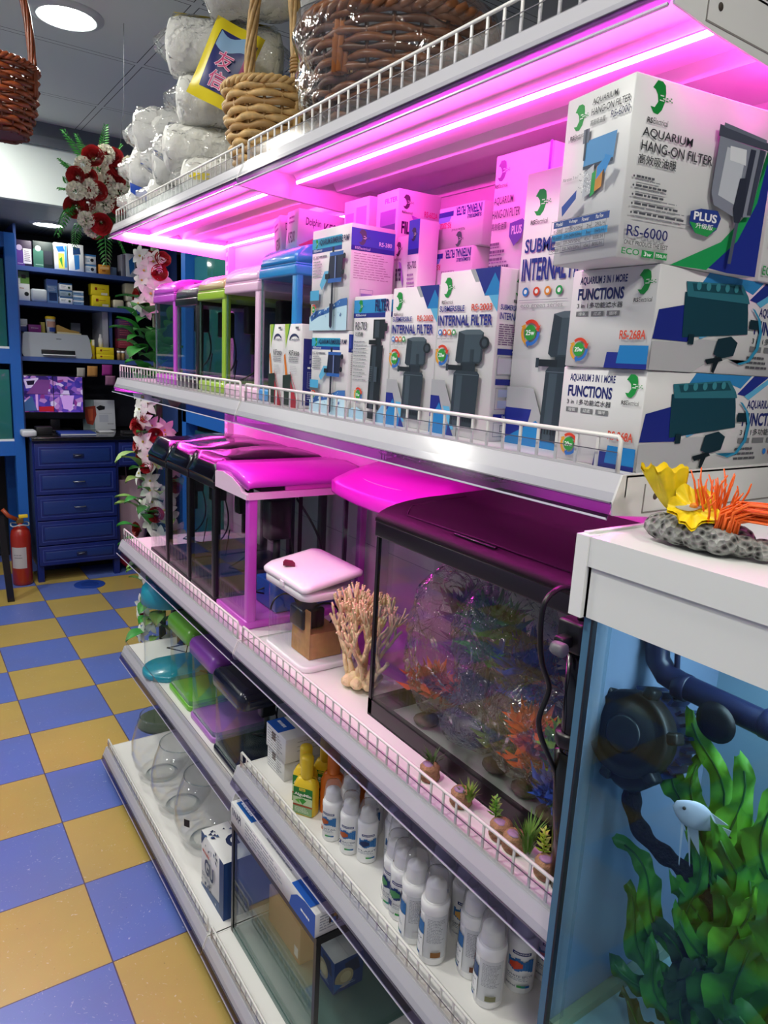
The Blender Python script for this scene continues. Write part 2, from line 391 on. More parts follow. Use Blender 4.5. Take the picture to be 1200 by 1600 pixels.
# ------------------------------------------------------------------ shelving units
PINK = '#ff46d2'
LEDM = mat('magenta_led_strip', '#ffd0f4', .4, emit=(1.0, .045, .62), es=LED_POWER)
LEDB = mat('led_backing', '#f4d8ee', .5)
STRIP = clear('clear_price_holder', (.93, .93, .95), .8, .14)
LIP = clear('clear_hanging_lip', (.60, .57, .74), 1.0, .12)
EDGE = mat('lip_edge', '#c9c8d6', .25)
SEAM = mat('strip_seam', '#55505e', .4)
PRICE = mat('grey_price_strip', '#d3d2d6', .38)
WIRE = mat('white_wire_rail', '#e6e4e0', .35)
def shelf(unit, y0, y1, z, xf=.60, xb=.975, rail=True, leds=(), under=True, rail_h=.040, ny=None, sup=True):
    """one hung shelf; z is its top surface; its front edge is at xf"""
    m = MB(); th = .022
    m.box(xf + .004, xb, y0, y1, z - .002, z, WHITE)                              # deck
    m.box(xf + .004, xf + .006, y0, y1, z - th, z - .002, WHITE); m.box(xb - .003, xb, y0, y1, z - th, z - .002, WHITE)
    if under:                                                                    # pressed stiffening channels below
        for cx in (.735, .825):
            m.prism([(cx - .034, z - .002), (cx - .022, z - .019), (cx + .022, z - .019), (cx + .034, z - .002)], 'y', y0 + .01, y1 - .01, WHITE)
    o = m.build('shelf', unit)
    # price strip: sloping front, with a clear lip hanging below it
    m = MB(); m.prism([(xf + .004, z), (xf - .001, z + .001), (xf - .0125, z - .027), (xf - .0095, z - .028), (xf + .004, z - .004)], 'y', y0 + .003, y1 - .003, PRICE)
    m.build('price_strip', o)
    m = MB(); m.prism([(xf - .003, z + .0025), (xf - .0155, z - .028), (xf - .0135, z - .029), (xf - .0005, z + .0015)], 'y', y0 + .001, y1 - .001, STRIP)
    m.prism([(xf - .0135, z - .0265), (xf - .0200, z - .0425), (xf - .0180, z - .0435), (xf - .0115, z - .0275)], 'y', y0 + .001, y1 - .001, LIP)
    m.prism([(xf - .0202, z - .0412), (xf - .0206, z - .0433), (xf - .0180, z - .0443), (xf - .0178, z - .0422)], 'y', y0 + .001, y1 - .001, EDGE)
    m.prism([(xf - .0128, z - .0268), (xf - .0135, z - .0278), (xf - .0157, z - .0273), (xf - .0150, z - .0260)], 'y', y0 + .002, y1 - .002, SEAM)
    m.box(xf - .0004, xf + .0004, y0 + .012, y1 - .012, z + .0215, z + .0225, SEAM)
    m.prism([(xf + .0002, z + .0005), (xf + .0014, z + .0005), (xf + .0014, z + .022), (xf + .0002, z + .022)], 'y', y0 + .012, y1 - .012, STRIP)
    m.build('clear_label_holder', o)
    for s, ye in ((0, y0), (1, y1)):
        m = MB(); a, b = (ye, ye + .0025) if s == 0 else (ye - .0025, ye)
        m.prism([(xb + .012, z + .003), (xf - .002, z + .001), (xf - .0135, z - .028), (xf - .011, z - .040), (xf + .05, z - .046), (xb, z - .062), (xb + .012, z - .062)], 'y', a, b, WHITE)
        yo = a - .0006 if s == 0 else b
        m.box(xf + .035, xf + .0365, yo, yo + .0006, z - .040, z - .010, mat('bracket_groove', '#8f8a86', .6))
        m.box(xf + .035, xb, yo, yo + .0006, z - .041, z - .0395, mat('bracket_groove', '#8f8a86', .6))
        m.lathe([(.0036, 0), (.0036, .0009)], mat('bracket_hole', '#4a4038', .7), 12, M=Matrix.Translation((xf + .055, yo + (.0009 if s == 0 else 0), z - .024)) @ Matrix.Rotation(pi / 2, 4, 'X'))
        m.build('bracket', o)
    if rail:
        m = MB(); x = xf + .004; a, b = y0 + .012, y1 - .012
        n = ny or int(round((b - a) / .0285))
        m.tube([(x, a, z), (x, a, z + rail_h - .003), (x, a + .003, z + rail_h), (x, b - .003, z + rail_h), (x, b, z + rail_h - .003), (x, b, z)], .0026, WIRE, 6)
        for k in range(1, n):
            y = a + (b - a) * k / n; m.box(x - .001, x + .001, y - .0018, y + .0018, z, z + rail_h, WIRE)
        m.box(x - .0015, x + .0015, a, b, z, z + .004, WIRE)
        m.build('guard_rail', o)
    for (p, q) in leds:   # light strips: two end points in (x,y), hung just under the deck
        m = MB(); p = Vector((p[0], p[1], z - .0215)); q = Vector((q[0], q[1], z - .0215)); d = (q - p).normalized(); n_ = Vector((-d.y, d.x, 0)) * (.0019 if abs(d.x) < .5 else .006)
        up = Vector((0, 0, .0045)); e = Vector((0, 0, .0005))
        m.loft([[p - n_ + up, p + n_ + up, p + n_ + up * .6, p - n_ + up * .6], [q - n_ + up, q + n_ + up, q + n_ + up * .6, q - n_ + up * .6]], LEDB, smooth=False)
        pr = [(-.9, .6), (-1, .1), (-.6, -.5), (0, -.75), (.6, -.5), (1, .1), (.9, .6)]
        m.loft([[w + n_ * a_ + up * b_ for a_, b_ in pr] for w in (p, q)], LEDM, smooth=True)
        m.build('led_strip', o)
    return o
def unit(label, y0, y1):
    t = thing('shelving_unit', label, 'shelves', (0, 0, 0))
    m = MB(); m.box(.978, .988, y0 + .002, y1 - .002, .10, 1.87, WHITE)
    for z in [.18 + .135 * k for k in range(13)]: m.box(.9775, .978, y0 + .02, y1 - .02, z, z + .0012, mat('panel_seam', '#9d9aa2', .6))
    m.build('back_panel', t)
    return t
YB, YN, YF = 1.40, .445, 2.372
UF = unit('far white shelving unit with lit shelves of lidded fish tanks', YB + .001, YF)
UN = unit('near white shelving unit holding filter cartons and white bottles', YN, YB - .001)
def upright(par, y):
    m = MB(); m.box(.955, .978, y - .012, y + .012, .02, 1.88, WHITE)
    for k in range(62):
        z = .06 + k * .029
        for dy in (-.006, .006): m.box(.9545, .955, y + dy - .0016, y + dy + .0016, z, z + .016, mat('slot_shadow', '#55505a', .8))
    m.build('upright', par)
upright(UN, YB - .0135); upright(UN, YN + .013); upright(UF, YF - .013)
zT, zM, zL, zBn, zBf = 1.808, 1.351, .822, .517, .446
def lp(y0, y1, front=True, ends=(0, 0), back=False, fx=.6995):
    r = []
    if front: r.append(((fx, y0 + .03), (fx, y1 - .03)))
    if ends[0]: r.append(((.625, y0 + .022), (.95, y0 + .022)))
    if ends[1]: r.append(((.625, y1 - .012), (.95, y1 - .012)))
    if back: r.append(((.945, y0 + .03), (.945, y1 - .03)))
    return r
a, b = YB + .002, YF; c, d = YN, YB - .002
shelf(UF, a, b, zT, leds=lp(a, b, True, (0, 1), True)); shelf(UN, c, d, zT, leds=lp(c, d, True, (1, 0), False))
shelf(UF, a, b, zM, leds=lp(a, b, True, (0, 1), fx=.636)); shelf(UN, c, d, zM, leds=lp(c, d, True, (0, 0), fx=.636), rail_h=.037)
shelf(UF, a, b, zL); shelf(UN, c, d, zL)
shelf(UF, a, b, zBf, rail=False); shelf(UN, c, d, zBn)
zG = .085
for u, (p, q) in ((UF, (a, b)), (UN, (c, d))):
    o = shelf(u, p, q, zG, xf=.53, rail_h=.036, under=False)
    m = MB(); m.box(.56, .97, p, q, 0.0, zG - .022, mat('plinth_grey', '#8f8c92', .5)); m.build('plinth', u)

# ------------------------------------------------------------------ filter cartons on the upper shelf
SLATE, SLATE2, SLATE3 = '#2d3a44', '#3f4f5a', '#1b242c'
NAVY, BLUE, SKY, GREYP, REDT = '#1c2a86', '#1f7fc0', '#5fb2da', '#a9abb0', '#d2452e'
def face(mb, x0, x1, y0, y1, z0, z1, which):
    if which == 'f': return Panel(mb, (x0, y1, z1), (0, -1, 0), (0, 0, -1), y1 - y0, z1 - z0)     # towards the aisle
    if which == 'n': return Panel(mb, (x0, y0, z1), (1, 0, 0), (0, 0, -1), x1 - x0, z1 - z0)      # near end
    if which == 't': return Panel(mb, (x1, y1, z1), (0, -1, 0), (-1, 0, 0), y1 - y0, x1 - x0)      # top seen from the aisle (v to the back)
def carton(x0, x1, y0, y1, z0, z1, art, label, cat='box', group=None, rot=None, name='filter_carton', m=None):
    mb = MB(); L, Wd, H = x1 - x0, y1 - y0, z1 - z0
    mb.rbox(0, L, 0, Wd, 0, H, m or CARD, .0012, 1)
    fs = {k: face(mb, 0, L, 0, Wd, 0, H, k) for k in 'fnt'}
    mt = mat('card_seam', '#8b8b90', .7)
    fs['t'].rect(.0, 1, .49, .496, mt)
    art(fs)
    o = mb.build(name, None, (x0, y0, z0), rot)
    return tag(o, label, cat, group)
def pump_tower(p, u, v0, v1, w, narrow=False, neck=True):
    """the dark internal filter as printed on its carton; u centre, w width in u"""
    h = v1 - v0
    a, b = u - w / 2, u + w / 2
    # power head
    p.poly([(a + .02, v0 + .02 * h), (a + .35 * w, v0), (b - .15 * w, v0), (b, v0 + .03 * h), (b, v0 + .30 * h), (b - .1 * w, v0 + .34 * h), (a + .08 * w, v0 + .345 * h), (a - .02 * w, v0 + .32 * h)], SLATE)
    p.poly([(a + .3 * w, v0 + .05 * h), (b - .06 * w, v0 + .05 * h), (b - .08 * w, v0 + .32 * h), (a + .26 * w, v0 + .33 * h)], SLATE2)
    p.poly([(a + .02, v0 + .02 * h), (a + .35 * w, v0), (b - .15 * w, v0), (b, v0 + .03 * h), (b - .06 * w, v0 + .05 * h), (a + .3 * w, v0 + .05 * h)], '#55646e')
    p.rect(a + .55 * w, a + .68 * w, v0 + .2 * h, v0 + .33 * h, SLATE)
    if neck: p.disc(b + .05 * w, v0 + .13 * h, .075 * h * p.H, SLATE3, 18, .06 * h * p.H); p.disc(b + .05 * w, v0 + .13 * h, .04 * h * p.H, '#39454e', 14)
    # collar and spout
    p.rect(a + .22 * w, b - .22 * w, v0 + .34 * h, v0 + .42 * h, '#25313a')
    p.rect(a - .32 * w, a + .3 * w, v0 + .365 * h, v0 + .42 * h, SLATE3); p.rect(a - .36 * w, a - .26 * w, v0 + .355 * h, v0 + .43 * h, SLATE)
    # canister
    p.poly([(a - .02 * w, v0 + .45 * h), (a + .06 * w, v0 + .42 * h), (b - .12 * w, v0 + .42 * h), (b - .04 * w, v0 + .45 * h), (b - .1 * w, v1), (a - .06 * w, v1)], SLATE)
    p.poly([(a + .1 * w, v0 + .47 * h), (a + .34 * w, v0 + .47 * h), (a + .3 * w, v1), (a + .06 * w, v1)], SLATE2)
    p.rect(a - .03 * w, b - .08 * w, v0 + .455 * h, v0 + .462 * h, '#596872')
    for k in range(9): p.rect(a + (.02 + .09 * k) * w, a + (.06 + .09 * k) * w, v0 + .90 * h, v0 + .945 * h, SLATE3)
def art_submersible(model, w):
    def art(fs):
        p = fs['f']
        p.poly([(.52, 0), (.60, 0), (.70, .075), (.62, .075)], GREYP)
        p.poly([(.60, 0), (1, 0), (1, .15), (.78, .15)], NAVY); p.poly([(.92, .03), (1, .09), (1, .155), (.78, .155)], BLUE); p.poly([(.85, .155), (1, .155), (1, .25), (.93, .21)], SKY)
        logo(p, .16, .095, .0108)
        p.text('SUBMERSIBLE', .04, .48, .205, .24, NAVY, .025); p.text(model, .60, .93, .20, .24, REDT, .02)
        p.text('INTERNAL FILTER', .03, .95, .262, .325, NAVY, .03)
        for k, c in enumerate(('#2f78c8', '#d8402a', '#dd8a35', '#2a9a50')):
            p.disc(.08 + .085 * k, .365, .0042, c); p.disc(.08 + .085 * k, .365, .0022, '#f2f2f2')
        p.rect(.04, .36, .385, .387, '#99a'); p.text('eco green series', .05, .32, .397, .412, '#8a8c90')
        watt(p, .15, .505, .0145, w)
        p.poly([(0, .66), (.24, .66), (.50, .93), (.50, 1), (0, 1)], GREYP); p.poly([(0, .76), (.16, .76), (.22, .84), (0, .9)], NAVY)
        p.poly([(.17, .8), (.42, 1), (0, 1), (0, .93)], BLUE); p.poly([(.24, .82), (.36, .82), (.46, .96), (.4, .96)], SKY); p.poly([(.36, .92), (.46, 1), (.33, 1)], NAVY)
        pump_tower(p, .64, .35, .93, .44)
        n = fs['n']
        logo(n, .55, .1, .010)
        n.text('SUBMERSIBLE', .06, .62, .205, .235, NAVY, .02); n.text('INTERNAL FILTER', .05, .95, .25, .29, NAVY, .02)
        n.lines(.06, .9, .315, .44, 10, '#6a4a7a', 3); n.rect(.06, .9, .455, .49, NAVY); n.text('Option', .45, .8, .462, .483, '#ffffff')
        n.rect(.08, .9, .51, .60, '#c9ccd8'); n.frame(.08, .9, .50, .61, .0006, '#555a80'); n.rect(.06, .9, .63, .665, NAVY); n.text('Option', .45, .8, .637, .658, '#ffffff')
        n.frame(.08, .9, .68, .81, .0006, '#555a80'); n.rect(.15, .6, .69, .735, '#9fb0cf'); n.rect(.15, .6, .755, .80, '#9fb0cf')
        n.rect(.06, .9, .835, .87, NAVY); n.text('Installation', .3, .85, .842, .863, '#ffffff'); n.frame(.08, .9, .885, .97, .0006, '#555a80'); n.frame(.25, .6, .9, .94, .0008, '#444a60')
    return art
carton(.660, .728, .7145, .838, zM, 1.577, art_submersible('RS-2003', '20w'), 'white carton with a printed black internal filter and red 2003 numbering, behind the rail')
carton(.660, .728, .8395, .954, zM, 1.561, art_submersible('RS-2002', '18w'), 'white carton with a printed black internal filter and red 2002 numbering, standing upright')
def art25(fs):
    p = fs['f']; logo(p, .20, .11, .0125)
    p.text('SUBMERSIBLE', .06, .80, .235, .285, NAVY, .025)
    p.text('INTERNAL FILTER', .05, .97, .305, .385, NAVY, .03)
    for k, c in enumerate(('#2f78c8', '#d8402a', '#dd8a35', '#2a9a50')):
        p.disc(.12 + .14 * k, .425, .0056, c); p.disc(.12 + .14 * k, .425, .0028, '#f2f2f2')
    p.rect(.05, .65, .455, .457, '#99a'); p.text('eco green series', .08, .60, .468, .488, '#8a8c90')
    watt(p, .24, .575, .0165, '25w')
    p.poly([(0, .78), (.35, .78), (.62, 1), (0, 1)], GREYP); p.poly([(0, .86), (.35, .86), (.3, .94), (0, .98)], NAVY); p.poly([(.42, .9), (.75, 1), (0, 1), (0, .985)], BLUE)
    pump_tower(p, .70, .50, .97, .40)
carton(.690, .780, .574, .712, zM, 1.692, art25, 'tall white carton with a large dark pump and a 25 watt ring')
def art703(fs):
    p = fs['f']; p.rect(0, .86, .03, .135, '#2f93cf'); p.rect(0, .86, .135, .172, NAVY); logo(p, .19, .08, .008, name=False); p.text('RSElectrical', .08, .36, .142, .16, '#ffffff')
    p.text('FILTER', .60, .97, .035, .125, '#16205e', .035)
    p.text('RS-703', .08, .40, .205, .27, '#3b3f46', .01); p.text('过滤器', .08, .30, .285, .32, '#3b3f46', .01)
    p.lines(.06, .44, .36, .70, 12, '#7d8087', 5, .22); watt(p, .24, .80, .0125, '15w')
    p.poly([(0, .93), (.2, .9), (.45, .94), (.45, 1), (0, 1)], '#a9d0e6'); p.poly([(.74, .95), (.95, .84), (1, .88), (1, 1), (.7, 1)], '#7fb4d8')
    p.rect(.60, .90, .19, .34, SLATE3); p.rect(.64, .76, .2, .33, '#38444e'); p.rect(.9, .97, .22, .28, SLATE3); p.rect(.68, .82, .34, .39, SLATE3); p.rect(.5, .72, .35, .385, '#11181e')
    p.poly([(.57, .39), (.88, .39), (.84, .9), (.52, .9)], SLATE3); p.poly([(.62, .40), (.72, .40), (.68, .9), (.58, .9)], '#33404a')
    for k in range(9): p.rect(.56, .64, .56 + .014 * k, .566 + .014 * k, '#55626c'); p.rect(.68 + .012 * k, .687 + .012 * k, .56, .68, '#4a5a66')
    p.rect(.58, .80, .92, .98, '#141b22')
    n = fs['n']; n.rect(0, 1, .04, .13, '#2f93cf'); n.rect(0, 1, .13, .17, NAVY); n.lines(.1, .9, .22, .93, 22, '#7a4a6a', 8, .35)
carton(.660, .722, .9575, 1.068, zM, 1.553, art703, 'white carton with a blue FILTER banner and a printed slim black filter')
def art_pump(model):
    def art(fs):
        p = fs['f']; p.rect(0, .78, .085, .185, '#36a4c9'); p.rect(0, .78, .185, .225, '#1d3f94'); logo(p, .12, .135, .006, name=False); p.text('RSElectrical', .06, .28, .192, .215, '#ffffff')
        p.text('AQUARIUM SUBMERSIBLE PUMP', .2, .97, .10, .165, '#1b2a55', .03)
        p.text(model, .05, .2, .255, .29, '#2c3550'); p.lines(.22, .42, .26, .285, 1, '#556', 1, .6); p.lines(.06, .3, .31, .48, 6, '#7d8087', 5, .35)
        p.poly([(0, .86), (.3, .80), (.55, .76), (.98, .70), (.98, 1), (0, 1)], '#bfe0ef')
        p.poly([(.02, .86), (.2, .80), (.5, .78), (.8, .70), (.98, .69), (.98, .76), (.7, .78), (.5, .83), (.25, .86), (.05, .91)], '#3b6fb2')
        rn = random.Random(4)
        for k in range(26):
            u, v = rn.uniform(.05, .95), rn.uniform(.72, .86); v = max(v, .88 - .19 * u); p.disc(u, v, rn.uniform(.0008, .0022), rn.choice(('#dff0f8', '#28509c', '#8fc0de')), 8)
        p.poly([(.3, .55), (.42, .42), (.54, .42), (.5, .5), (.36, .60)], '#63b3d8'); p.rect(.05, .29, .6, .70, '#4da7d3'); p.rect(.05, .29, .70, .735, '#5a5f66'); watt(p, .16, .79, .009, '15w')
        p.rect(.62, .67, .2, .92, '#1a2233'); p.poly([(.56, .27), (.9, .27), (.86, .52), (.52, .52)], '#1c2540'); p.poly([(.56, .25), (.9, .25), (.9, .285), (.56, .285)], '#2f62b0'); p.poly([(.53, .5), (.88, .5), (.87, .54), (.53, .54)], '#2f62b0')
        p.disc(.93, .3, .0045, '#141b2a'); p.disc(.91, .45, .0045, '#141b2a'); p.rect(.46, .56, .45, .5, '#141b2a'); p.rect(.70, .73, .29, .5, '#6d7fb0'); p.poly([(.60, .74), (.69, .74), (.68, .96), (.645, .985), (.61, .96)], '#1c2540')
        n = fs['n']; n.rect(0, 1, .04, .20, '#3b53b0'); n.rect(0, 1, .20, .245, '#27348c'); logo(n, .25, .12, .010, '#4a5560', name=False); n.text('RSElectrical', .08, .42, .21, .235, '#e8e8f4'); n.text(model.replace('380', '380'), .62, .92, .14, .18, '#e8e8f4', .02)
        n.lines(.06, .95, .27, .52, 11, '#8a5a80', 6, .2); n.frame(.22, .52, .60, .75, .0006, '#6a6a90'); n.rect(.24, .5, .64, .745, '#8a86b8'); n.frame(.22, .52, .80, .95, .0006, '#6a6a90'); n.rect(.26, .48, .84, .92, '#c9a6cc')
    return art
carton(.654, .728, 1.0715, 1.202, zM, 1.497, art_pump('RS-38'), 'lower pump carton with a blue splash, nearest the rail under its taller twin')
carton(.652, .740, 1.073, 1.207, 1.4975, 1.671, art_pump('RS-380'), 'upper pump carton with a blue splash, standing on top of another pump carton')
# 3 in 1 cartons: short end to the aisle, long face to the near side
def tri_printer(p, sx):
    """trickle filter box, hose and plug printed on the long face"""
    p.poly([(.18, .22), (.66, .20), (.68, .34), (.70, .56), (.20, .66)], '#12404f'); p.poly([(.18, .12), (.60, .06), (.66, .17), (.68, .24), (.2, .26)], '#2e7180'); p.poly([(.22, .13), (.58, .08), (.62, .16), (.24, .2)], '#174a58')
    for k in range(5): p.disc(.27 + .07 * k, .145 - .008 * k, .0042, '#3d8b98', 12)
    p.rect(.7, .8, .40, .50, '#0e2b36'); p.rect(.24, .28, .62, .72, '#0e2b36')
    pts = [(.70, .28), (.76, .38), (.79, .52), (.78, .70), (.72, .84), (.64, .88), (.56, .84)]
    q = [(a + .025, b + .012) for a, b in pts]; p.poly(pts + q[::-1], '#2f8fb8')
    p.poly([(.46, .64), (.56, .60), (.62, .66), (.60, .80), (.5, .84), (.44, .80)], '#10303c'); p.poly([(.38, .86), (.5, .82), (.52, .86), (.4, .91)], '#0c1c24'); p.poly([(.45, .86), (.49, .86), (.46, 1), (.44, .98)], '#0c1c24')
def art268(fs):
    p = fs['f']
    p.text('AQUARIUM 3 IN 1 MORE', .10, .66, .07, .16, '#27306e', .03); p.text('FUNCTIONS', .09, .64, .19, .31, '#1f2a6e', .035); p.text('3 in 1多功能滤水器', .09, .64, .335, .395, '#3a3c42', .008)
    for k, t in enumerate(('增氧', '过滤', '循环')): p.rect(.09 + .19 * k, .24 + .19 * k, .425, .475, '#77787c'); p.text(t, .12 + .19 * k, .21 + .19 * k, .432, .468, '#f0f0f0')
    logo(p, .86, .16, .0095)
    p.text('RS-268A', .66, .95, .62, .71, '#cf4630', .02); watt(p, .19, .82, .0125, '20w')
    p.poly([(.54, .84), (.70, .84), (.72, .80), (1, .80), (1, 1), (.52, 1)], NAVY); p.poly([(.68, .77), (1, .77), (1, .95), (.66, .95)], '#1d78bb')
    n = fs['n'].sub(0, .80, 0, 1)
    n.poly([(.34, 0), (.78, 0), (.70, .14), (.62, .10), (.25, .22)], '#2f86c2'); n.poly([(.80, 0), (.93, 0), (.75, .22), (.68, .2)], '#1d2f8a'); n.poly([(.95, 0), (1.0, 0), (.78, .26), (.74, .22)], SKY)
    n.poly([(.02, .42), (.2, .34), (.32, .58), (.24, .70), (.0, .70)], NAVY); n.poly([(.28, .5), (.42, .60), (.33, .66)], SKY); n.poly([(.33, .66), (.62, .66), (.3, 1), (0, 1), (0, .72), (.25, .71)], '#b9bbbf')
    tri_printer(n, 1)
    n2 = fs['n'].sub(.58, 1, 0, 1)
    n2.text('AQUARIUM 3 IN 1 MORE', .1, .99, .26, .37, '#27306e', .03); n2.text('FUNCTIONS', .06, .80, .40, .55, '#1f2a6e', .035); n2.text('3 in 1多功能滤水器', .05, .80, .58, .655, '#3a3c42', .008)
    for k in range(3): n2.rect(.03 + .24 * k, .22 + .24 * k, .68, .74, '#77787c')
    n2.lines(.0, .4, .79, .95, 3, '#55565c', 2, .5); [n2.disc(.5 + .09 * k, .84, .0036, c) for k, c in enumerate(('#2f78c8', '#d8402a', '#dd8a35', '#2a9a50'))]
carton(.633, .935, .4575, .570, zM, 1.4555, art268, 'lower white 3 in 1 carton with red 268A numbering, on the shelf near end', rot=-.02)
carton(.631, .935, .4560, .566, 1.4560, 1.558, art268, 'upper white 3 in 1 carton stacked directly under the hang-on filter carton')
def hang_face(model, watts='3w', flow='350L/H'):
    def art(fs):
        p = fs['n']
        p.poly([(1, .0), (1, 1), (.78, 1), (.62, .985), (.80, .78), (.94, .45)], '#1f2f8c'); p.poly([(1, 0), (.965, .3), (.87, .62), (.70, .82), (.36, 1), (.62, 1), (.82, .80), (.93, .55)], '#1f9a55')
        logo(p, .15, .105, .0112)
        p.text('AQUARIUM', .07, .40, .275, .33, '#2e3036', .006); p.text('HANG-ON FILTER', .07, .55, .345, .40, '#2e3036', .006); p.text('高效吸油膜', .06, .31, .42, .475, '#2e3036', .006)
        for k in range(5): p.disc(.045, .545 + .05 * k, .0011, '#4b4d55', 8); p.lines(.06, .22 + .05 * k, .537 + .05 * k, .553 + .05 * k, 1, '#55575f', k, .8); p.lines(.07, .24 + .07 * k, .559 + .05 * k, .567 + .05 * k, 1, '#8f9197', k + 9, .8)
        p.text(model, .03, .30, .815, .875, '#2e3270', .006); p.text('ONLY PRODUCE THE BEST', .02, .31, .90, .925, '#3a3c42', .006)
        p.text('ECO', .01, .125, .945, .98, '#2a9a50', .01); p.rect(.14, .22, .945, .985, '#2a9a50'); p.text(watts, .155, .205, .952, .978, '#ffffff', .01); p.rect(.23, .31, .945, .985, '#2a9a50'); p.text(flow, .235, .305, .955, .975, '#ffffff', .01)
        p.poly([(.43, .68), (.50, .655), (.62, .65), (.65, .69), (.63, .76), (.57, .81), (.48, .80), (.43, .75)], '#2a3f8c'); p.poly([(.43, .74), (.63, .75), (.57, .81), (.48, .80)], '#2a9a50')
        p.text('PLUS', .455, .62, .675, .725, '#f4f4f8', .03); p.text('升级版', .475, .60, .737, .77, '#f4f4f8', .01)
        # printed hang-on filter
        p.poly([(.55, .165), (.92, .20), (.92, .245), (.55, .23)], '#4a4e5e'); p.poly([(.58, .15), (.90, .185), (.90, .205), (.58, .175)], '#6d7284')
        p.poly([(.56, .23), (.91, .25), (.86, .65), (.74, .67), (.58, .62), (.55, .55)], '#868b9a'); p.poly([(.62, .28), (.76, .29), (.74, .6), (.60, .56)], '#c4c8d2'); p.poly([(.64, .27), (.76, .27), (.77, .36), (.65, .35)], '#e0e2e8')
        p.poly([(.79, .26), (.83, .26), (.80, .66), (.76, .66)], '#343849'); p.poly([(.86, .25), (.90, .25), (.86, .64), (.83, .64)], '#3f4456')
        p.poly([(.74, .44), (.79, .43), (.80, .62), (.78, .70), (.74, .70), (.72, .62)], '#2e3242'); p.poly([(.75, .70), (.775, .70), (.76, .95), (.735, .95)], '#50566a')
        f = fs['f']
        logo(f, .22, .13, .0095)
        f.text('AQUARIUM', .42, .78, .055, .095, '#3a3c42', .006); f.text('HANG-ON FILTER', .42, .97, .11, .15, '#3a3c42', .006); f.text('高效吸油膜', .42, .64, .175, .21, '#3a3c42', .006); f.text(model, .72, .98, .165, .205, '#3a4060', .006)
        f.text('Instruction', .10, .30, .245, .265, '#5a5c62'); f.poly([(.38, .29), (.84, .285), (.82, .45), (.38, .455)], '#4f8fc4'); f.poly([(.38, .435), (.82, .43), (.82, .45), (.38, .455)], '#2c3c50'); f.poly([(.34, .22), (.43, .22), (.43, .30), (.34, .30)], '#6a7080'); f.rect(.37, .40, .22, .40, '#3c4454')
        f.text('Filtration 3 in 1', .08, .32, .475, .495, '#5a5c62')
        f.poly([(.42, .47), (.56, .44), (.56, .60), (.42, .62)], '#b9bcc4'); f.poly([(.54, .49), (.60, .475), (.60, .61), (.54, .625)], '#2a9a50'); f.poly([(.60, .46), (.70, .44), (.70, .58), (.60, .60)], '#c98a3c')
        rn = random.Random(2)
        for k in range(60): f.disc(rn.uniform(.43, .55), rn.uniform(.48, .6), .0005, rn.choice(('#55585f', '#ffffff')), 6)
        f.poly([(.20, .66), (.42, .58), (.42, .63), (.22, .72)], '#23489c'); f.poly([(.70, .48), (.8, .44), (.8, .42), (.9, .44), (.82, .53), (.81, .50), (.7, .55)], '#2f86c8')
        f.rect(.1, .96, .745, .785, '#2b4a90')
        for k, t in enumerate(('Model', 'Voltage', 'Power', 'Max Flow')): f.text(t, .14 + .21 * k, .14 + .21 * k + (.11 if k != 1 else .14), .752, .775, '#ffffff')
        f.rect(.1, .96, .825, .865, '#2f8fc8'); rows = ('RS-5000', 'RS-6000', 'RS-7000', 'RS-8001'); vals = ('2w', '3w', '4.3w', '4.5w'); fl = ('280L/H', '350L/H', '600L/H', '800L/H')
        for r in range(4):
            v = .79 + .0385 * r; ink = '#333540'
            f.text(rows[r], .12, .26, v + .007, v + .028, ink); f.text('220-240V/50Hz', .31, .58, v + .007, v + .028, ink); f.text(vals[r], .65, .72, v + .007, v + .028, ink); f.text(fl[r], .78, .92, v + .007, v + .028, ink)
        f.frame(.1, .96, .745, .944, .0004, '#444a60')
        for u in (.29, .61, .75): f.rect(u, u + .004, .785, .944, '#444a60')
        for r in range(3): f.rect(.1, .96, .825 + .04 * r, .8275 + .04 * r, '#444a60')
    return art
carton(.577, .772, .4675, .5615, 1.5585, 1.718, hang_face('RS-6000'), 'large hang-on filter carton with a blue and green corner, turned on top of the stack', rot=radians(-8.4))
carton(.800, .92, .452, .53, 1.5585, 1.722, lambda fs: (logo(fs['n'], .3, .14, .011), fs['n'].text('AQUA', .1, .55, .3, .36, '#2e3036', .006), fs['n'].text('HANG', .08, .55, .38, .44, '#2e3036', .006), fs['n'].text('高效吸', .06, .5, .46, .53, '#2e3036', .006), [fs['n'].lines(.06, .6, .58 + .06 * k, .6 + .06 * k, 1, '#4b4d55', k, .9) for k in range(4)], fs['n'].text('ECO', .02, .24, .9, .96, '#2a9a50', .01), fs['n'].rect(.28, .46, .9, .97, '#2a9a50'), fs['n'].text('4.5', .31, .43, .915, .955, '#ffffff'), fs['n'].rect(.5, .7, .9, .97, '#2a9a50'), fs['n'].text('600', .52, .68, .915, .955, '#ffffff')), 'hang-on filter carton cut by the right edge of the photo beside the large one', rot=-.04)
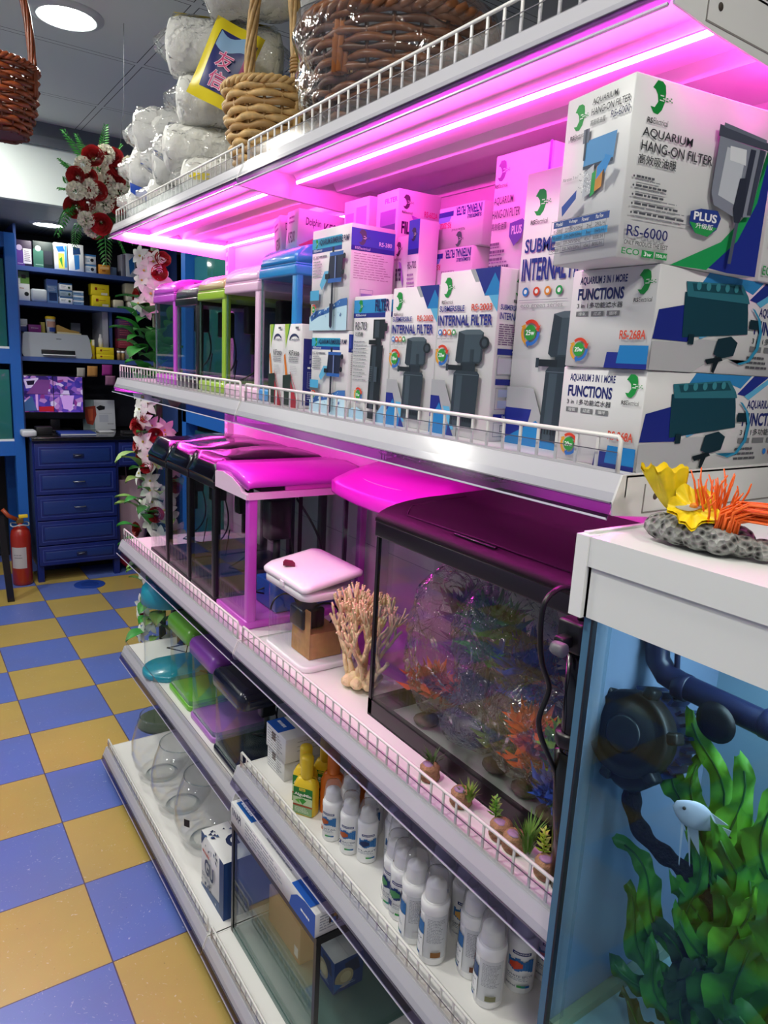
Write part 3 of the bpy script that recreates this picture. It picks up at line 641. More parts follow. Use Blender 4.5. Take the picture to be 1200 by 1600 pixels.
# back row, in the glow of the strips
def artup(fs):   # upside-down end of an internal-filter carton
    p = fs['f']; p.text('INTERNAL FILTER', .42, .97, .06, .20, NAVY, .03, True) if 0 else None
    def ft(t, u0, u1, v0, v1, c, b):
        vs, fcs, w, h = text_geo(t, b); p.mb.add([p.pt(u1 - (u1 - u0) * a, v0 + (v1 - v0) * q) for a, q in vs], fcs, P(c)); p.k += 1
    H = p.H; s = .066 / H
    p.rect(.0, .34, .10 * s, .22 * s, NAVY); p.poly([(0, .22 * s), (.30, .22 * s), (.26, .34 * s), (0, .36 * s)], '#7a9ae0')
    ft('INTERNAL FILTER', .40, .96, .04 * s, .24 * s, NAVY, .03); ft('SUBMERSIBLE', .66, .96, .26 * s, .35 * s, NAVY, .02); ft('RS-2002', .05, .30, .36 * s, .50 * s, '#d2457e', .02)
    ft('RSElectrical', .33, .62, .54 * s, .60 * s, '#55505a', 0)
    logo(p, .5, .80 * s, .0095, '#3f6a58', False)
carton(.79, .90, .905, 1.018, 1.6385, 1.7045, artup, 'white carton printed upside down, upper one of two behind the 2002 carton')
carton(.785, .90, .918, 1.034, zM, 1.6380, artup, 'white carton printed upside down, lower one of two behind the 2002 carton')
def art5000(fs):
    p = fs['f']; s = .43; W_ = p.W
    logo(p, .13, .055, .0115, '#6a4a80'); p.text('AQUARIUM', .03, .38, .145, .175, '#4a3a58', .006); p.text('HANG-ON FILTER', .02, .52, .19, .22, '#4a3a58', .006); p.text('高效吸油膜', .02, .3, .235, .262, '#4a3a58', .006)
    for k in range(5): p.lines(.02, .25 + .06 * k, .305 + .027 * k, .316 + .027 * k, 1, '#6a5078', k, .9); p.lines(.03, .24 + .08 * k, .319 + .027 * k, .325 + .027 * k, 1, '#8a7098', k + 5, .8)
    p.text('RS-5000', .02, .42, .465, .50, '#3a3468', .006); p.text('ONLY PRODUCE THE BEST', .02, .44, .52, .535, '#4a3a58'); p.text('ECO', .02, .17, .55, .575, '#6a6070', .01); p.rect(.2, .3, .55, .577, '#8a8090'); p.rect(.33, .45, .55, .577, '#8a8090')
    p.poly([(.38, .245), (.6, .235), (.66, .25), (.6, .30), (.48, .325), (.38, .29)], '#6a4ab0'); p.text('PLUS', .42, .6, .255, .285, '#f0d8f4', .03)
    p.poly([(.66, .10), (.98, .09), (.98, .115), (.66, .13)], '#7a3a8a'); p.poly([(.64, .13), (.96, .12), (.92, .33), (.68, .34)], '#b070c0'); p.rect(.84, .88, .13, .33, '#5a2a6a'); p.poly([(.96, 0), (1, 0), (1, 1), (.9, 1), (.96, .3)], '#7a50c8'); p.poly([(.6, .58), (.9, .46), (.9, .58)], '#8a9a98')
carton(.775, .90, .752, .868, zM, 1.757, art5000, 'tall white hang-on filter carton at the back, above the 2003 carton')
def artFilter(big):
    def art(fs):
        for key in ('n', 'f'):
            p = fs[key].sub(0, 1, 0, .52 if big else .66)
            if key == 'f' and big: p.text('FILTER', .4, .95, .06, .1, '#b060b0', .02); p.rect(.2, .9, .16, .36, '#9a70c0'); p.rect(.2, .9, .28, .36, '#5a4890'); p.lines(.2, .9, .38, .62, 8, '#a060b0', 4); p.rect(.2, .9, .64, .69, '#4a3a60'); p.rect(.2, .9, .76, .79, '#e0a050'); continue
            s = 1.0; logo(p, .19, .10, .0095, '#5a3a60', True)
            p.poly([(.3, .20), (.5, .22), (.75, .36), (.7, .42), (.35, .25)], '#b070d0'); p.text('FILTER', .08, .56, .26, .36, '#3a1a4a', .035); p.text('过滤器', .60, .9, .28, .36, '#8a4a90', .01) if big else None
            if big: p.text('RS-602A', .6, .92, .15, .20, '#d84a90', .02)
            p.rect(.02, .6, .47, .49, '#6a2a6a'); p.rect(.08, .3, .54, .63, '#b04070'); p.rect(.36, .5, .54, .63, '#9a3a80'); p.lines(.08, .5, .67, .84, 6, '#8a4a90', 3); p.poly([(.08, .88), (.36, .86), (.36, .95), (.22, 1.0), (.08, .96)], '#8a50b0') if big else None
    return art
carton(.755, .845, 1.090, 1.165, zM, 1.744, artFilter(True), 'tall white FILTER carton in the back corner between pump cartons and upside-down cartons', rot=radians(-3))
carton(.750, .830, 1.045, 1.085, zM, 1.662, artFilter(False), 'narrow white FILTER carton standing before the tall one at the back', rot=radians(-3))
carton(.762, .85, 1.195, 1.285, zM, 1.748, lambda fs: (fs['f'].rect(.08, .4, .06, .16, '#c090d0'), fs['f'].rect(.5, .9, .04, .14, '#d0a0e0'), fs['f'].lines(.08, .9, .17, .3, 6, '#b070b8', 3), fs['f'].text('FILTER', .05, .55, .47, .54, '#3a1a4a', .035), fs['f'].text('过滤器', .6, .95, .47, .53, '#5a2a5a', .01), logo(fs['n'], .5, .12, .0085, '#5a3a60')), 'tall white FILTER carton at the back, behind the stacked pump cartons')
carton(.742, .783, 1.006, 1.036, zM, 1.682, lambda fs: (fs['f'].rect(0, 1, .0, .14, '#3b4bc0'), fs['f'].rect(0, 1, .14, .165, '#27348c'), logo(fs['f'], .5, .07, .0085, '#2a2a50', False), fs['f'].text('RS-702', .1, .9, .2, .235, '#3a2a5a', .01), fs['f'].lines(.1, .9, .26, .5, 12, '#a070b0', 2)), 'slim carton with a blue header squeezed beside the upside-down cartons')
# dolphin filter cartons
def art_kf(n, blue=False):
    def art(fs):
        p = fs['f']; p.poly([(.04, 0), (.3, 0), (.12, .3)], '#a8c84a'); p.poly([(.3, 0), (.38, 0), (.14, .25)], '#3a8a4a'); p.poly([(.02, .38), (.1, .35), (.34, .75), (.2, .8)], '#d8782a')
        for k in range(12):
            a = pi * (.95 - .065 * k); b_ = a - .07 * pi
            p.poly([(.62 + .3 * cos(a), .20 - .085 * sin(a)), (.62 + .3 * cos(b_), .20 - .085 * sin(b_)), (.62 + .27 * cos(b_), .21 - .07 * sin(b_)), (.62 + .27 * cos(a), .21 - .07 * sin(a))], '#2a3560')
        p.text('Dolphin', .42, .92, .17, .205, '#2a3560', .01); p.text('KF', .36, .60, .31, .375, '#33363c', .005); p.text(n, .62, .93, .325, .375, '#33363c', .02)
        p.lines(.36, .9, .39, .46, 3, '#8a8c92', 1, .5, False); p.lines(.45, .9, .5, .6, 5, '#b0b2b8', 2, .3)
        p.poly([(.04, .62), (.5, .60), (.5, .98), (.04, .98)], '#22352f'); p.poly([(.5, .68), (.95, .96), (.9, 1), (.5, 1)], '#a32a3a'); p.poly([(.46, .56), (.97, .88), (.97, .9), (.46, .58)], '#c0455a')
        p.rect(.72, .9, .035, .06, '#6a6c72')
        q = fs['n']
        if blue: q.rect(.05, 1, .17, .96, '#2a2f7c'); q.text('Dolphin', .25, .95, .07, .14, '#3a2a50', .01); q.text('KF3', .25, .95, .24, .34, '#f0f0f8', .02); q.text('INTERNAL', .2, .95, .36, .40, '#b8bce0'); q.text('FILTER', .2, .75, .42, .46, '#b8bce0'); q.lines(.15, .95, .5, .53, 1, '#ffffff', 1, .7, False); q.frame(.15, .95, .56, .75, .0005, '#d0d4f0'); q.lines(.18, .9, .58, .74, 7, '#9aa0d8', 2, .3); q.lines(.15, .9, .79, .9, 5, '#c8cce8', 3, .4)
        else: q.lines(.15, .9, .2, .9, 14, '#8a5a90', 2, .3)
    return art
carton(.648, .74, 1.232, 1.306, zM, 1.510, art_kf('350', True), 'white internal-filter carton marked 350 with a dark blue side, in front of the blue tank')
carton(.648, .74, 1.3075, 1.372, zM, 1.510, art_kf('200'), 'narrow white internal-filter carton marked 200, leftmost of the pair before the blue tank')
def art_kf_lie(fs):
    p = fs['n']; p.text('KF200', .34, .62, .25, .55, '#5a2a5a', .01); p.lines(.62, .95, .2, .8, 5, '#b070b8', 1, .35); p.text('Dolphin', .1, .3, .2, .45, '#4a2a5a', .01); p.poly([(.02, .95), (.3, .6), (.34, .66), (.1, 1)], '#c05a70')
    f = fs['f']; f.text('KF200', .2, .8, .55, .85, '#4a2050', .02); f.lines(.2, .8, .15, .4, 2, '#a060a8', 2, .4)
carton(.695, .86, 1.355, 1.418, 1.664, 1.738, art_kf_lie, 'white carton lying on the blue tank lid, tipped towards the strip light', rot=(0.0, radians(3), radians(-6)))
carton(.705, .82, 1.440, 1.485, 1.662, 1.742, art_kf_lie, 'thin white carton leaning on end over the pink tank lid', rot=(radians(-14), 0, radians(-8)))

# ------------------------------------------------------------------ fish tanks
LBL = mat('plain_label', '#e8e8ea', .5)
def cord_pts(p, q, sag, n=14, side=(0, 0)):
    p, q = Vector(p), Vector(q)
    return [p.lerp(q, i / n) + Vector((side[0] * sin(pi * i / n), side[1] * sin(pi * i / n), -sag * sin(pi * i / n))) for i in range(n + 1)]
DARKCORD = mat('black_cord', '#141416', .4)
def pump_inside(par, x, y, z, s=1.0, cords=True, hang=.22):
    m = MB(); m.rbox(x - .022 * s, x + .022 * s, y - .016 * s, y + .016 * s, z - .045 * s, z + .03 * s, BLACKP, .005)
    m.tube([(x, y, z - .04 * s), (x, y, z - .10 * s)], .007 * s, BLACKP, 8); m.build('pump', par)
    if cords:
        m = MB(); m.tube(cord_pts((x, y, z + .02), (x - .03 * s, y + .03 * s, z - hang), .03, 12, (.04 * s, -.03 * s)) + [Vector((x + .02 * s, y - .01, z - hang - .01)), Vector((x + .045 * s, y + .02, z - hang + .06))], .0022, DARKCORD, 6)
        m.build('cord', par)
def pillar_tank(label, y0, y1, x0, x1, zb, zt, hood, body, top=None, dark_glass=False, group=None, tilt=.035, name='fish_tank'):
    """small column tank: coloured foot, corner posts, glass and a rounded two-tone lid"""
    t = thing(name, label, 'fish tank', (x0, y0, zb), 0, group); L, Wd, H = x1 - x0, y1 - y0, zt - zb
    hm = mat('lid_' + hood, '#' + hood, .22, coat=.3); bm = mat('frame_' + body, '#' + body, .3, coat=.2); tm = mat('lid_' + (top or hood), '#' + (top or hood), .22, coat=.3)
    m = MB(); m.rbox(-.002, L, -.001, Wd + .001, 0, .026, bm, .006); m.build('foot', t)
    zg = H - .062
    m = MB(); m.box(.002, .0045, .012, Wd - .001, .024, zg + .004, GLASS); m.box(.012, L - .002, .0015, .004, .024, zg + .004, GLASS); m.box(.012, L - .002, Wd - .004, Wd - .0015, .024, zg + .004, GLASS)
    m.box(.0015, .005, Wd - .0035, Wd - .0008, .026, zg, GLASS_G); m.build('glass', t)
    m = MB(); m.rbox(0, .016, 0, .020, .02, zg + .004, bm, .004); m.build('post', t); m = MB(); m.rbox(L - .016, L, 0, .02, .02, zg + .004, bm, .004); m.build('post', t)
    m = MB(); m.box(L - .006, L - .002, .015, Wd - .006, .03, zg, mat('tank_back_blue', '#33588c', .5) if not dark_glass else mat('tank_back_grey', '#55545f', .5)); m.build('rear_panel', t)
    m = MB(); m.rbox(-.004, L, -.002, Wd + .002, zg, zg + .020, bm, .004); m.rbox(-.002, L, 0, Wd, zg + .0195, zg + .024, bm, .002); m.build('rim', t)
    # curved lid: quarter round at the front
    z0 = zg + .0235; hh = H - z0
    prof = [(-.003, z0), (-.003, z0 + .006)] + [(.05 - .053 * cos(a), z0 + .006 + (hh - .006) * sin(a)) for a in [pi / 2 * k / 8 for k in range(1, 9)]] + [(L * .55, H + .002), (L - .01, H - .004), (L, z0 + .012), (L, z0)]
    loops = []
    for y, ins in ((0.001, .006), (.004, .001), (.008, 0), (Wd - .008, 0), (Wd - .004, .001), (Wd - .001, .006)):
        cx, cz = L / 2, z0
        loops.append([(cx + (px - cx) * (1 - ins / (L / 2)), y, cz + (pz - cz) * (1 - ins / hh)) for px, pz in prof])
    m = MB(); m.loft(loops, tm); m.build('lid', t)
    m = MB(); m.box(.055, .085, -.0006, .003, z0 + .012, z0 + hh * .8, BLACKP); m.build('lid_vent', t)
    pump_inside(t, L * .45, Wd * .55, zg - .035, .9, True, .16)
    return t
X0 = .662
spec = [(1.2865, 1.4495, 1.665, '2f86d0', '2e8fd2', None, 'blue lidded column tank, rightmost of the row, beside the pump cartons'),
        (1.458, 1.640, 1.643, 'f3c6e8', 'f2c9e6', None, 'pale pink lidded column tank standing next to the blue one'),
        (1.646, 1.818, 1.634, 'b9a878', '9cc43c', None, 'column tank with lime green posts and a beige lid'),
        (1.826, 1.990, 1.625, '55525a', '17161c', None, 'column tank with black posts and a grey rounded lid on the upper shelf'),
        (2.004, 2.186, 1.640, 'd050d8', 'c452cf', None, 'column tank with violet posts and lid, leftmost on the upper shelf')]
for k, (ya, yb, zt, h, bd, tp, lab) in enumerate(spec):
    pillar_tank(lab, ya, yb, X0, X0 + .25, zM, zt, h, bd, tp, dark_glass=(k in (0, 1)), group='column tanks on the upper shelf')

# S3: black tanks with long humped lids
def black_tank(label, y0, y1, x0=.640, x1=.962, zb=zL, zt=1.195):
    t = thing('fish_tank', label, 'fish tank', (x0, y0, zb), 0, 'black lidded tanks'); L, Wd, H = x1 - x0, y1 - y0, zt - zb
    zg = H - .075
    m = MB(); m.rbox(0, L, 0, Wd, 0, .018, BLACKP, .004); m.build('foot', t)
    m = MB(); m.box(.002, .005, .012, Wd - .001, .016, zg + .003, GLASS); m.box(.012, L - .004, .0015, .0045, .016, zg + .003, GLASS); m.box(.012, L - .004, Wd - .0045, Wd - .0015, .016, zg + .003, GLASS); m.build('glass', t)
    for py in (0,):
        m = MB(); m.rbox(0, .018, py, py + .020, .015, zg + .003, BLACKP, .004); m.build('post', t)
    m = MB(); m.rbox(L - .02, L, 0, .02, .015, zg + .003, BLACKP, .004); m.build('post', t)
    m = MB(); m.rbox(-.003, L, -.001, Wd + .001, zg, zg + .018, BLACKP, .003); m.build('rim', t)
    z0 = zg + .018
    n = 8; loops = []
    for y, k in ((.0, .80), (.003, .94), (.010, 1.0), (Wd * .3, 1.0), (Wd * .5, 1.0), (Wd * .8, 1.0), (Wd - .01, 1.0), (Wd - .003, .94), (Wd, .8)):
        row = []
        for i in range(13):
            u = i / 12; x = -.003 + (L + .003) * u
            hh = (H - z0) * (min(1, (u / .08 + .15)) if u < .08 else 1) * k
            if .25 < u < .95 and .2 < y / Wd < .85: hh += .010 * sin(pi * (u - .25) / .7)
            if u > .97: hh *= .7
            row.append((x, y, z0 + hh))
        loops.append([(-.003, y, z0)] + row + [(L, y, z0)])
    m = MB(); m.loft(loops, BLACKG); m.build('lid', t)
    pump_inside(t, L * .35, Wd * .45, zg - .04, 1.0, True, .2)
    return t
black_tank('nearest of the three black lidded tanks, with a small white sticker at its corner', 1.652, 1.826)
black_tank('middle one of the three black lidded tanks on the third shelf', 1.838, 2.012, zt=1.193)
black_tank('farthest of the three black lidded tanks, at the flower end', 2.022, 2.190, zt=1.188)
# violet tank with a white front rim and a flip lid
t = thing('fish_tank', 'large violet framed tank with a pink flip lid and a white front rim', 'fish tank', (.643, 1.452, zL), 0)
VIO = mat('violet_plastic', '#c24fc6', .3, coat=.2); VLID = mat('pink_violet_lid', '#e04ae0', .22, coat=.3); PALE = mat('pale_lilac_plastic', '#ecd0e6', .35)
Wd, L, H = .185, .318, .358
m = MB(); m.rbox(-.004, L, 0, Wd, 0, .020, VIO, .004); m.build('foot', t)
m = MB(); m.box(.002, .005, .01, Wd - .002, .02, H - .05, GLASS); m.box(.012, L - .01, .0015, .0045, .02, H - .05, GLASS); m.box(.012, L - .01, Wd - .0045, Wd - .002, .02, H - .05, GLASS); m.build('glass', t)
for px in (0, L - .018):
    m = MB(); m.rbox(px, px + .022 if px == 0 else L, 0, .020, .018, H - .045, VIO, .003); m.build('post', t)
m = MB(); m.box(.126, .136, .001, .0016, .02, H - .05, BLACKP); m.build('silicone_seam', t)
m = MB()
prof = [(0, H - .05), (Wd + .002, H - .05), (Wd + .002, H - .012), (Wd * .75, H - .006), (Wd * .45, H - .012), (Wd * .2, H - .026), (.03, H - .036), (0, H - .038)]
m.prism(prof, 'x', -.006, .004, PALE); m.box(-.002, L, -.003, .004, H - .05, H - .034, PALE); m.build('rim', t)
m = MB()
for k in range(1): pass
loops = []
for x, k in ((-.004, .0), (.0, .004), (.012, .006), (.15, .006), (.30, .006), (L, .003)):
    loops.append([(x, -.004, H - .012 - .006 + k - .010), (x, -.004, H - .012 + k), (x, .05, H + .004 + k), (x, .11, H + .010 + k), (x, Wd, H + .006 + k), (x, Wd, H - .01)])
m.loft(loops, VLID); m.build('lid', t)
m = MB(); m.box(.03, .30, .004, .05, H - .034, H - .02, BLACKP); m.rbox(.09, .30, -.001, .03, H - .034, H - .016, mat('violet_lid_side', '#d860c8', .3), .003); m.build('light_housing', t)
pump_inside(t, .10, .06, .255, 1.3, True, .2)
m = MB(); m.tube(cord_pts((.13, .02, .30), (.16, .03, .06), .02, 14, (.06, 0)), .003, DARKCORD, 6); m.build('cord', t)
m = MB(); m.rbox(.08, .26, .02, .13, .022, .09, mat('blue_carton_inside', '#1f4fae', .4), .003); tag(m.build('packed_box', None, (.643, 1.452, zL)), 'blue box packed inside the violet framed tank', 'box')
# pink bow-front tank behind
t = thing('fish_tank', 'bow-front tank with a magenta lid at the back between violet and black tanks', 'fish tank', (.795, .990, zL), 0)
MAG = mat('magenta_lid', '#e43fe0', .25, coat=.2)
def bow(y0, y1, x0, x1, b, n=12): return [(x0 - b * sin(pi * k / n) , y1 + (y0 - y1) * k / n) for k in range(n + 1)] + [(x1, y0), (x1, y1)]
m = MB(); m.prism(bow(0, .345, .02, .168, .025), 'z', 0, .02, VIO); m.build('foot', t)
bw = [(p[0], p[1]) for p in bow(.004, .341, .02, .168, .025)[:13]]
m = MB(); m.loft([[(a, b, .02) for a, b in bw] , [(a, b, .335) for a, b in bw]], GLASS, False, False, close=False); m.box(.02, .165, .003, .006, .02, .335, GLASS); m.box(.02, .165, .339, .342, .02, .335, GLASS); m.build('glass', t)
m = MB(); m.box(.022, .03, .334, .340, .02, .335, mat('dark_seam', '#2a1830', .5)); m.build('corner_seam', t)
m = MB()
def bl(ins, z, back=0):
    q = bow(0 + ins, .372 - ins, .016 + ins, .178, .026)
    return [(a, b, z + (back * (a - .016) if back else 0)) for a, b in q]
m.loft([bl(-.004, .332), bl(-.006, .336), bl(-.006, .360), bl(.002, .368, .06), bl(.022, .380, .18), bl(.045, .388, .22)], MAG); m.build('lid', t)
m = MB(); m.tube([(.030 - .018 * sin(pi * k / 16), .30 - .22 * k / 16, .3795 + .001) for k in range(17)], .0012, mat('pale_pink_highlight', '#f6b8f0', .2, coat=.4), 6); m.build('lid_highlight', t)  # highlight along the lid, modelled as a paler curved tube
t = thing('wrapped_packet', 'long plum packet in crinkled film lying along the magenta bow-front lid', 'packet', (.895, .955, zL + .428))
m = MB(); m.rbox(-.014, .030, 0, .300, .0, .014, mat('plum_film_pack', '#4a1050', .25, coat=.4), .005); m.build('packet', t)
def pk(u, v):
    a = 2 * pi * u; k = 1 + .25 * sin(5 * a + 22 * v) * sin(9 * v * 3.1); return Vector((.008 + .030 * k * cos(a), -.03 + .36 * v, .008 + .012 * k * sin(a)))
m = MB(); m.grid(pk, 26, 40, FILM); m.build('film_sleeve', t)
# small white tank with a box and pump inside
t = thing('fish_tank', 'small clear tank with a white snap lid and white base beside the coral', 'fish tank', (.645, 1.180, zL), 0)
L, Wd = .130, .188
def wl(i, z, r=.022): return rrect(i, L - i, i, Wd - i, z, r - i if r > i else .002, 5)
WL = mat('white_snap_lid', '#efeaf0', .28)
m = MB(); m.loft([wl(.001, 0), wl(-.002, .003), wl(-.002, .010), wl(.0, .013)], WL); m.build('base', t)
m = MB(); m.loft([wl(.003, .012), wl(.003, .160)], GLASS, False, False); m.build('glass', t)
m = MB(); m.loft([wl(.001, .152), wl(-.004, .153), wl(-.004, .165), wl(-.002, .168)], WL); m.build('rim', t)
m = MB(); loops = []
for ins, dz in ((-.005, 0), (-.006, .004), (-.006, .008), (-.001, .012), (.02, .014)):
    loops.append([(x, y, .171 + dz + .022 * (x / L) + .008 * sin(pi * max(0, min(1, x / L)))) for x, y, z in rrect(ins, L - ins, ins, Wd - ins, 0, .018, 5)])
m.loft(loops, WL); m.build('lid', t)
m = MB(); m.prism([(.012, .125), (.030, .105), (.034, .125), (.024, .14)], 'z', .195, .2035, mat('dark_red_badge', '#7a2440', .3)); m.build('badge', t)
m = MB(); m.rbox(-.0075, -.003, .085, .1, .162, .174, WL, .001); m.build('latch', t)
m = MB(); KR = mat('kraft_card', '#b98a58', .7, var=(60, .12)); m.prism([(.03, .0), (.105, .0), (.105, .055), (.03, .055)], 'y', .025, .105, KR); m.prism([(.025, .105), (.045, .105), (.105, .04), (.105, .0), (.025, .0)], 'x', .029, .0305, KR, M=Matrix.Translation((0, 0, .0)))
o = m.build('kraft_box', None, (.645, 1.185, zL + .0145)); tag(o, 'open brown kraft box inside the small white-lidded tank', 'box')
t2 = thing('pump', 'black pump with a coiled cord lying in the kraft box', 'pump', (.692, 1.262, zL + .071))
m = MB(); m.rbox(-.025, .03, -.03, .03, 0, .045, BLACKP, .006); m.build('body', t2)
m = MB(); m.tube([(.03 + .035 * cos(a), -.03 + .004 * a, .02 + .032 * sin(a)) for a in [2 * pi * k / 24 for k in range(25)]], .0022, DARKCORD, 6); m.tube([(-.03 + .03 * cos(a), .045, .03 + .03 * sin(a)) for a in [pi * k / 12 for k in range(13)]], .002, DARKCORD, 6); m.build('cord', t2)
# coral
rn = random.Random(11)
CORAL = mat('cream_coral', '#ecd2a6', .75, bump=(160, .5), var=(50, .12))
t = thing('coral_ornament', 'cream branching coral ornament standing between the small white tank and black tank', 'coral', (.722, 1.080, zL))
m = MB()
for k in range(26):
    a = rn.uniform(0, 2 * pi); r = rn.uniform(0, .032)
    m.ball((r * cos(a) * .8, r * sin(a) * 1.2, .012 + rn.uniform(-.002, .012)), rn.uniform(.010, .018), CORAL, 10, (1, 1, .8), jit=.12, rnd=rn)
m.build('base', t)
m = MB()
def branch(p, d, r, depth, ln):
    pts = [Vector(p)]; d = Vector(d).normalized()
    for k in range(3):
        d = (d + Vector((rn.uniform(-.16, .16), rn.uniform(-.26, .26), rn.uniform(-.02, .2)))).normalized(); pts.append(pts[-1] + d * ln / 3)
    m.tube(pts, [r, r * .92, r * .85, r * .78], CORAL, 6)
    if depth == 0 or pts[-1].z > .198 or abs(pts[-1].y) > .075:
        m.ball(pts[-1], r * 1.05, CORAL, 6); return
    for s in ((-1, 1) if depth > 1 else (-1, 1, .2)):
        nd = (d + Vector((rn.uniform(-.25, .25), s * rn.uniform(.25, .62), rn.uniform(.0, .25))))
        branch(pts[-1], nd, r * .8, depth - 1, ln * rn.uniform(.72, .95))
for k in range(11):
    yy = -.036 + .0072 * k
    branch((rn.uniform(-.014, .014), yy * .8, .012), (rn.uniform(-.15, .15), yy * 13 + rn.uniform(-.15, .15), 1), .0054, 4, .050)
m.build('branches', t)
# big black tank full of bagged plastic plants
BT = (.673, .545, zL)
t = thing('fish_tank', 'large black framed tank with a curved hood, full of bagged plastic plants', 'fish tank', BT, 0)
L, Wd, H = .285, .440, .365
m = MB()
m.box(0, L, 0, Wd, 0, .004, GLASS)
for a in ((0, .012, 0, Wd), (L - .012, L, 0, Wd), (0, L, 0, .012), (0, L, Wd - .012, Wd)): m.box(*a, 0, .032, BLACKP)
m.build('base_frame', t)
m = MB(); m.box(.002, .0055, .004, Wd - .004, .03, H - .02, GLASS); m.box(L - .006, L - .002, .004, Wd - .004, .03, H - .02, GLASS); m.box(.006, L - .006, .002, .006, .03, H - .02, GLASS); m.box(.006, L - .006, Wd - .006, Wd - .002, .03, H - .02, GLASS); m.build('glass', t)
m = MB(); m.box(.0005, .0065, Wd - .0075, Wd - .0005, .03, H - .02, mat('black_silicone', '#0c0c10', .4)); m.build('corner_seam', t)
m = MB(); m.rbox(-.003, L + .002, -.002, Wd + .002, H - .032, H - .004, BLACKP, .003); m.build('top_frame', t)
HOODM = mat('satin_black_hood', '#0d060d', .55, spec=.25)
prof = [(-.003, H - .005), (-.003, H)] + [(.14 - .14 * cos(pi / 2 * k / 8) - .002, H + .030 * sin(pi / 2 * k / 8)) for k in range(1, 9)] + [(L, H + .036), (L, H - .005)]
m = MB(); m.loft([[(px, y, pz) for px, pz in prof] for y in (-.002, .0, Wd, Wd + .002)], HOODM, smooth=True); m.build('hood', t)
m = MB()
q = [(.018, .03), (.018, Wd - .06), (.05, Wd - .03), (.17, Wd - .03)]
for (a, b), (c2, d2) in zip(q[:-1], q[1:]):
    za = H + .030 * sin(math.acos(max(-1, min(1, (.138 - a) / .14)))) if a < .138 else H + .031
    zb_ = H + .030 * sin(math.acos(max(-1, min(1, (.138 - c2) / .14)))) if c2 < .138 else H + .031
    m.tube([(a, b, za), ((a + c2) / 2, (b + d2) / 2, (za + zb_) / 2 + .0015), (c2, d2, zb_)], .0016, HOODM, 6)
m.build('hood_ridge', t)
m = MB(); m.rbox(.010, .016, .16, .25, H + .0135, H + .0165, BLACKG, .001); m.build('hood_latch', t)
rn = random.Random(5)
def leaf_clump(m, c, size, col, n, kind='leaf', up=.7, flat=.35):
    mt = mat('plastic_leaf_' + col, '#' + col, .45, var=(40, .25))
    for k in range(n):
        a = rn.uniform(0, 2 * pi); el = rn.uniform(.05, 1.3); ln = size * rn.uniform(.5, 1.0)
        d = Vector((cos(a) * cos(el), sin(a) * cos(el), sin(el) * up)); s = d.cross(Vector((0, 0, 1))).normalized() * ln * (flat if kind == 'leaf' else .08)
        b = Vector(c) + Vector((rn.uniform(-.3, .3), rn.uniform(-.3, .3), rn.uniform(-.2, .3))) * size; nn = d.cross(s).normalized() * ln * .12
        p1 = b + d * ln * .5 + s * .5 + nn; p2 = b + d * ln * .5 - s * .5 + nn; tip = b + d * ln - nn * rn.uniform(-1, 2); mid = b + d * ln * .55 - nn * .3
        m.add([b, p1, tip, p2, mid], [(0, 1, 4), (1, 2, 4), (2, 3, 4), (3, 0, 4)], mt, True)
plants = [('red', 'd24a2c', (.07, .355, .075), .055, 60, 'ruffled red plastic plant low in the far corner of the big black tank', 'leaf'),
          ('orange', 'f06a18', (.075, .115, .10), .050, 80, 'orange plastic plant standing in a clear bag in the big black tank', 'leaf'),
          ('green', '4f9a38', (.11, .255, .215), .060, 60, 'dark green plastic plant in the middle of the big black tank', 'leaf'),
          ('lime', '9ccc2c', (.09, .060, .095), .055, 80, 'yellow green plastic plant at the near end of the big black tank', 'leaf'),
          ('blue', '2a48b4', (.14, .195, .165), .065, 70, 'dark blue plastic plant behind the green one in the big black tank', 'leaf'),
          ('royal', '2f58c0', (.060, .050, .04), .045, 50, 'blue plastic plant lying low at the near corner of the black tank', 'leaf'),
          ('mauve', 'a458a8', (.17, .35, .19), .075, 60, 'mauve plastic plant at the back left of the big black tank', 'leaf'),
          ('pink', 'c0487e', (.19, .09, .20), .075, 60, 'dusky pink plastic plant at the back right of the big black tank', 'leaf'),
          ('olive', '8a9a44', (.08, .185, .05), .045, 60, 'olive plastic plant lying on the floor of the big black tank', 'leaf')]
for nm, col, c, sz, n, lab, kd in plants:
    m = MB(); cc = Vector(BT) + Vector(c)
    leaf_clump(m, (0, 0, 0), sz * 1.1, col, int(n * 1.8), kd, flat=.24)
    leaf_clump(m, (0, 0, .004), sz * .75, col, n, kd, flat=.18)
    if c[2] > .09: leaf_clump(m, (0, 0, -sz * .9), sz * .95, col, n, kd, flat=.24)
    o = m.build('plastic_plant', None, cc); tag(o, lab, 'plastic plant', 'plastic plants in the black tank')
    dm = MB(); dm.lathe([(.022, 0), (.024, .006), (.015, .012), (.003, .016), (.0025, max(.02, c[2] - .035 - sz * .3))], mat('plant_foot', '#5a4a38', .8), 10); fo = dm.build('foot', o, (0, 0, -c[2] + .006))
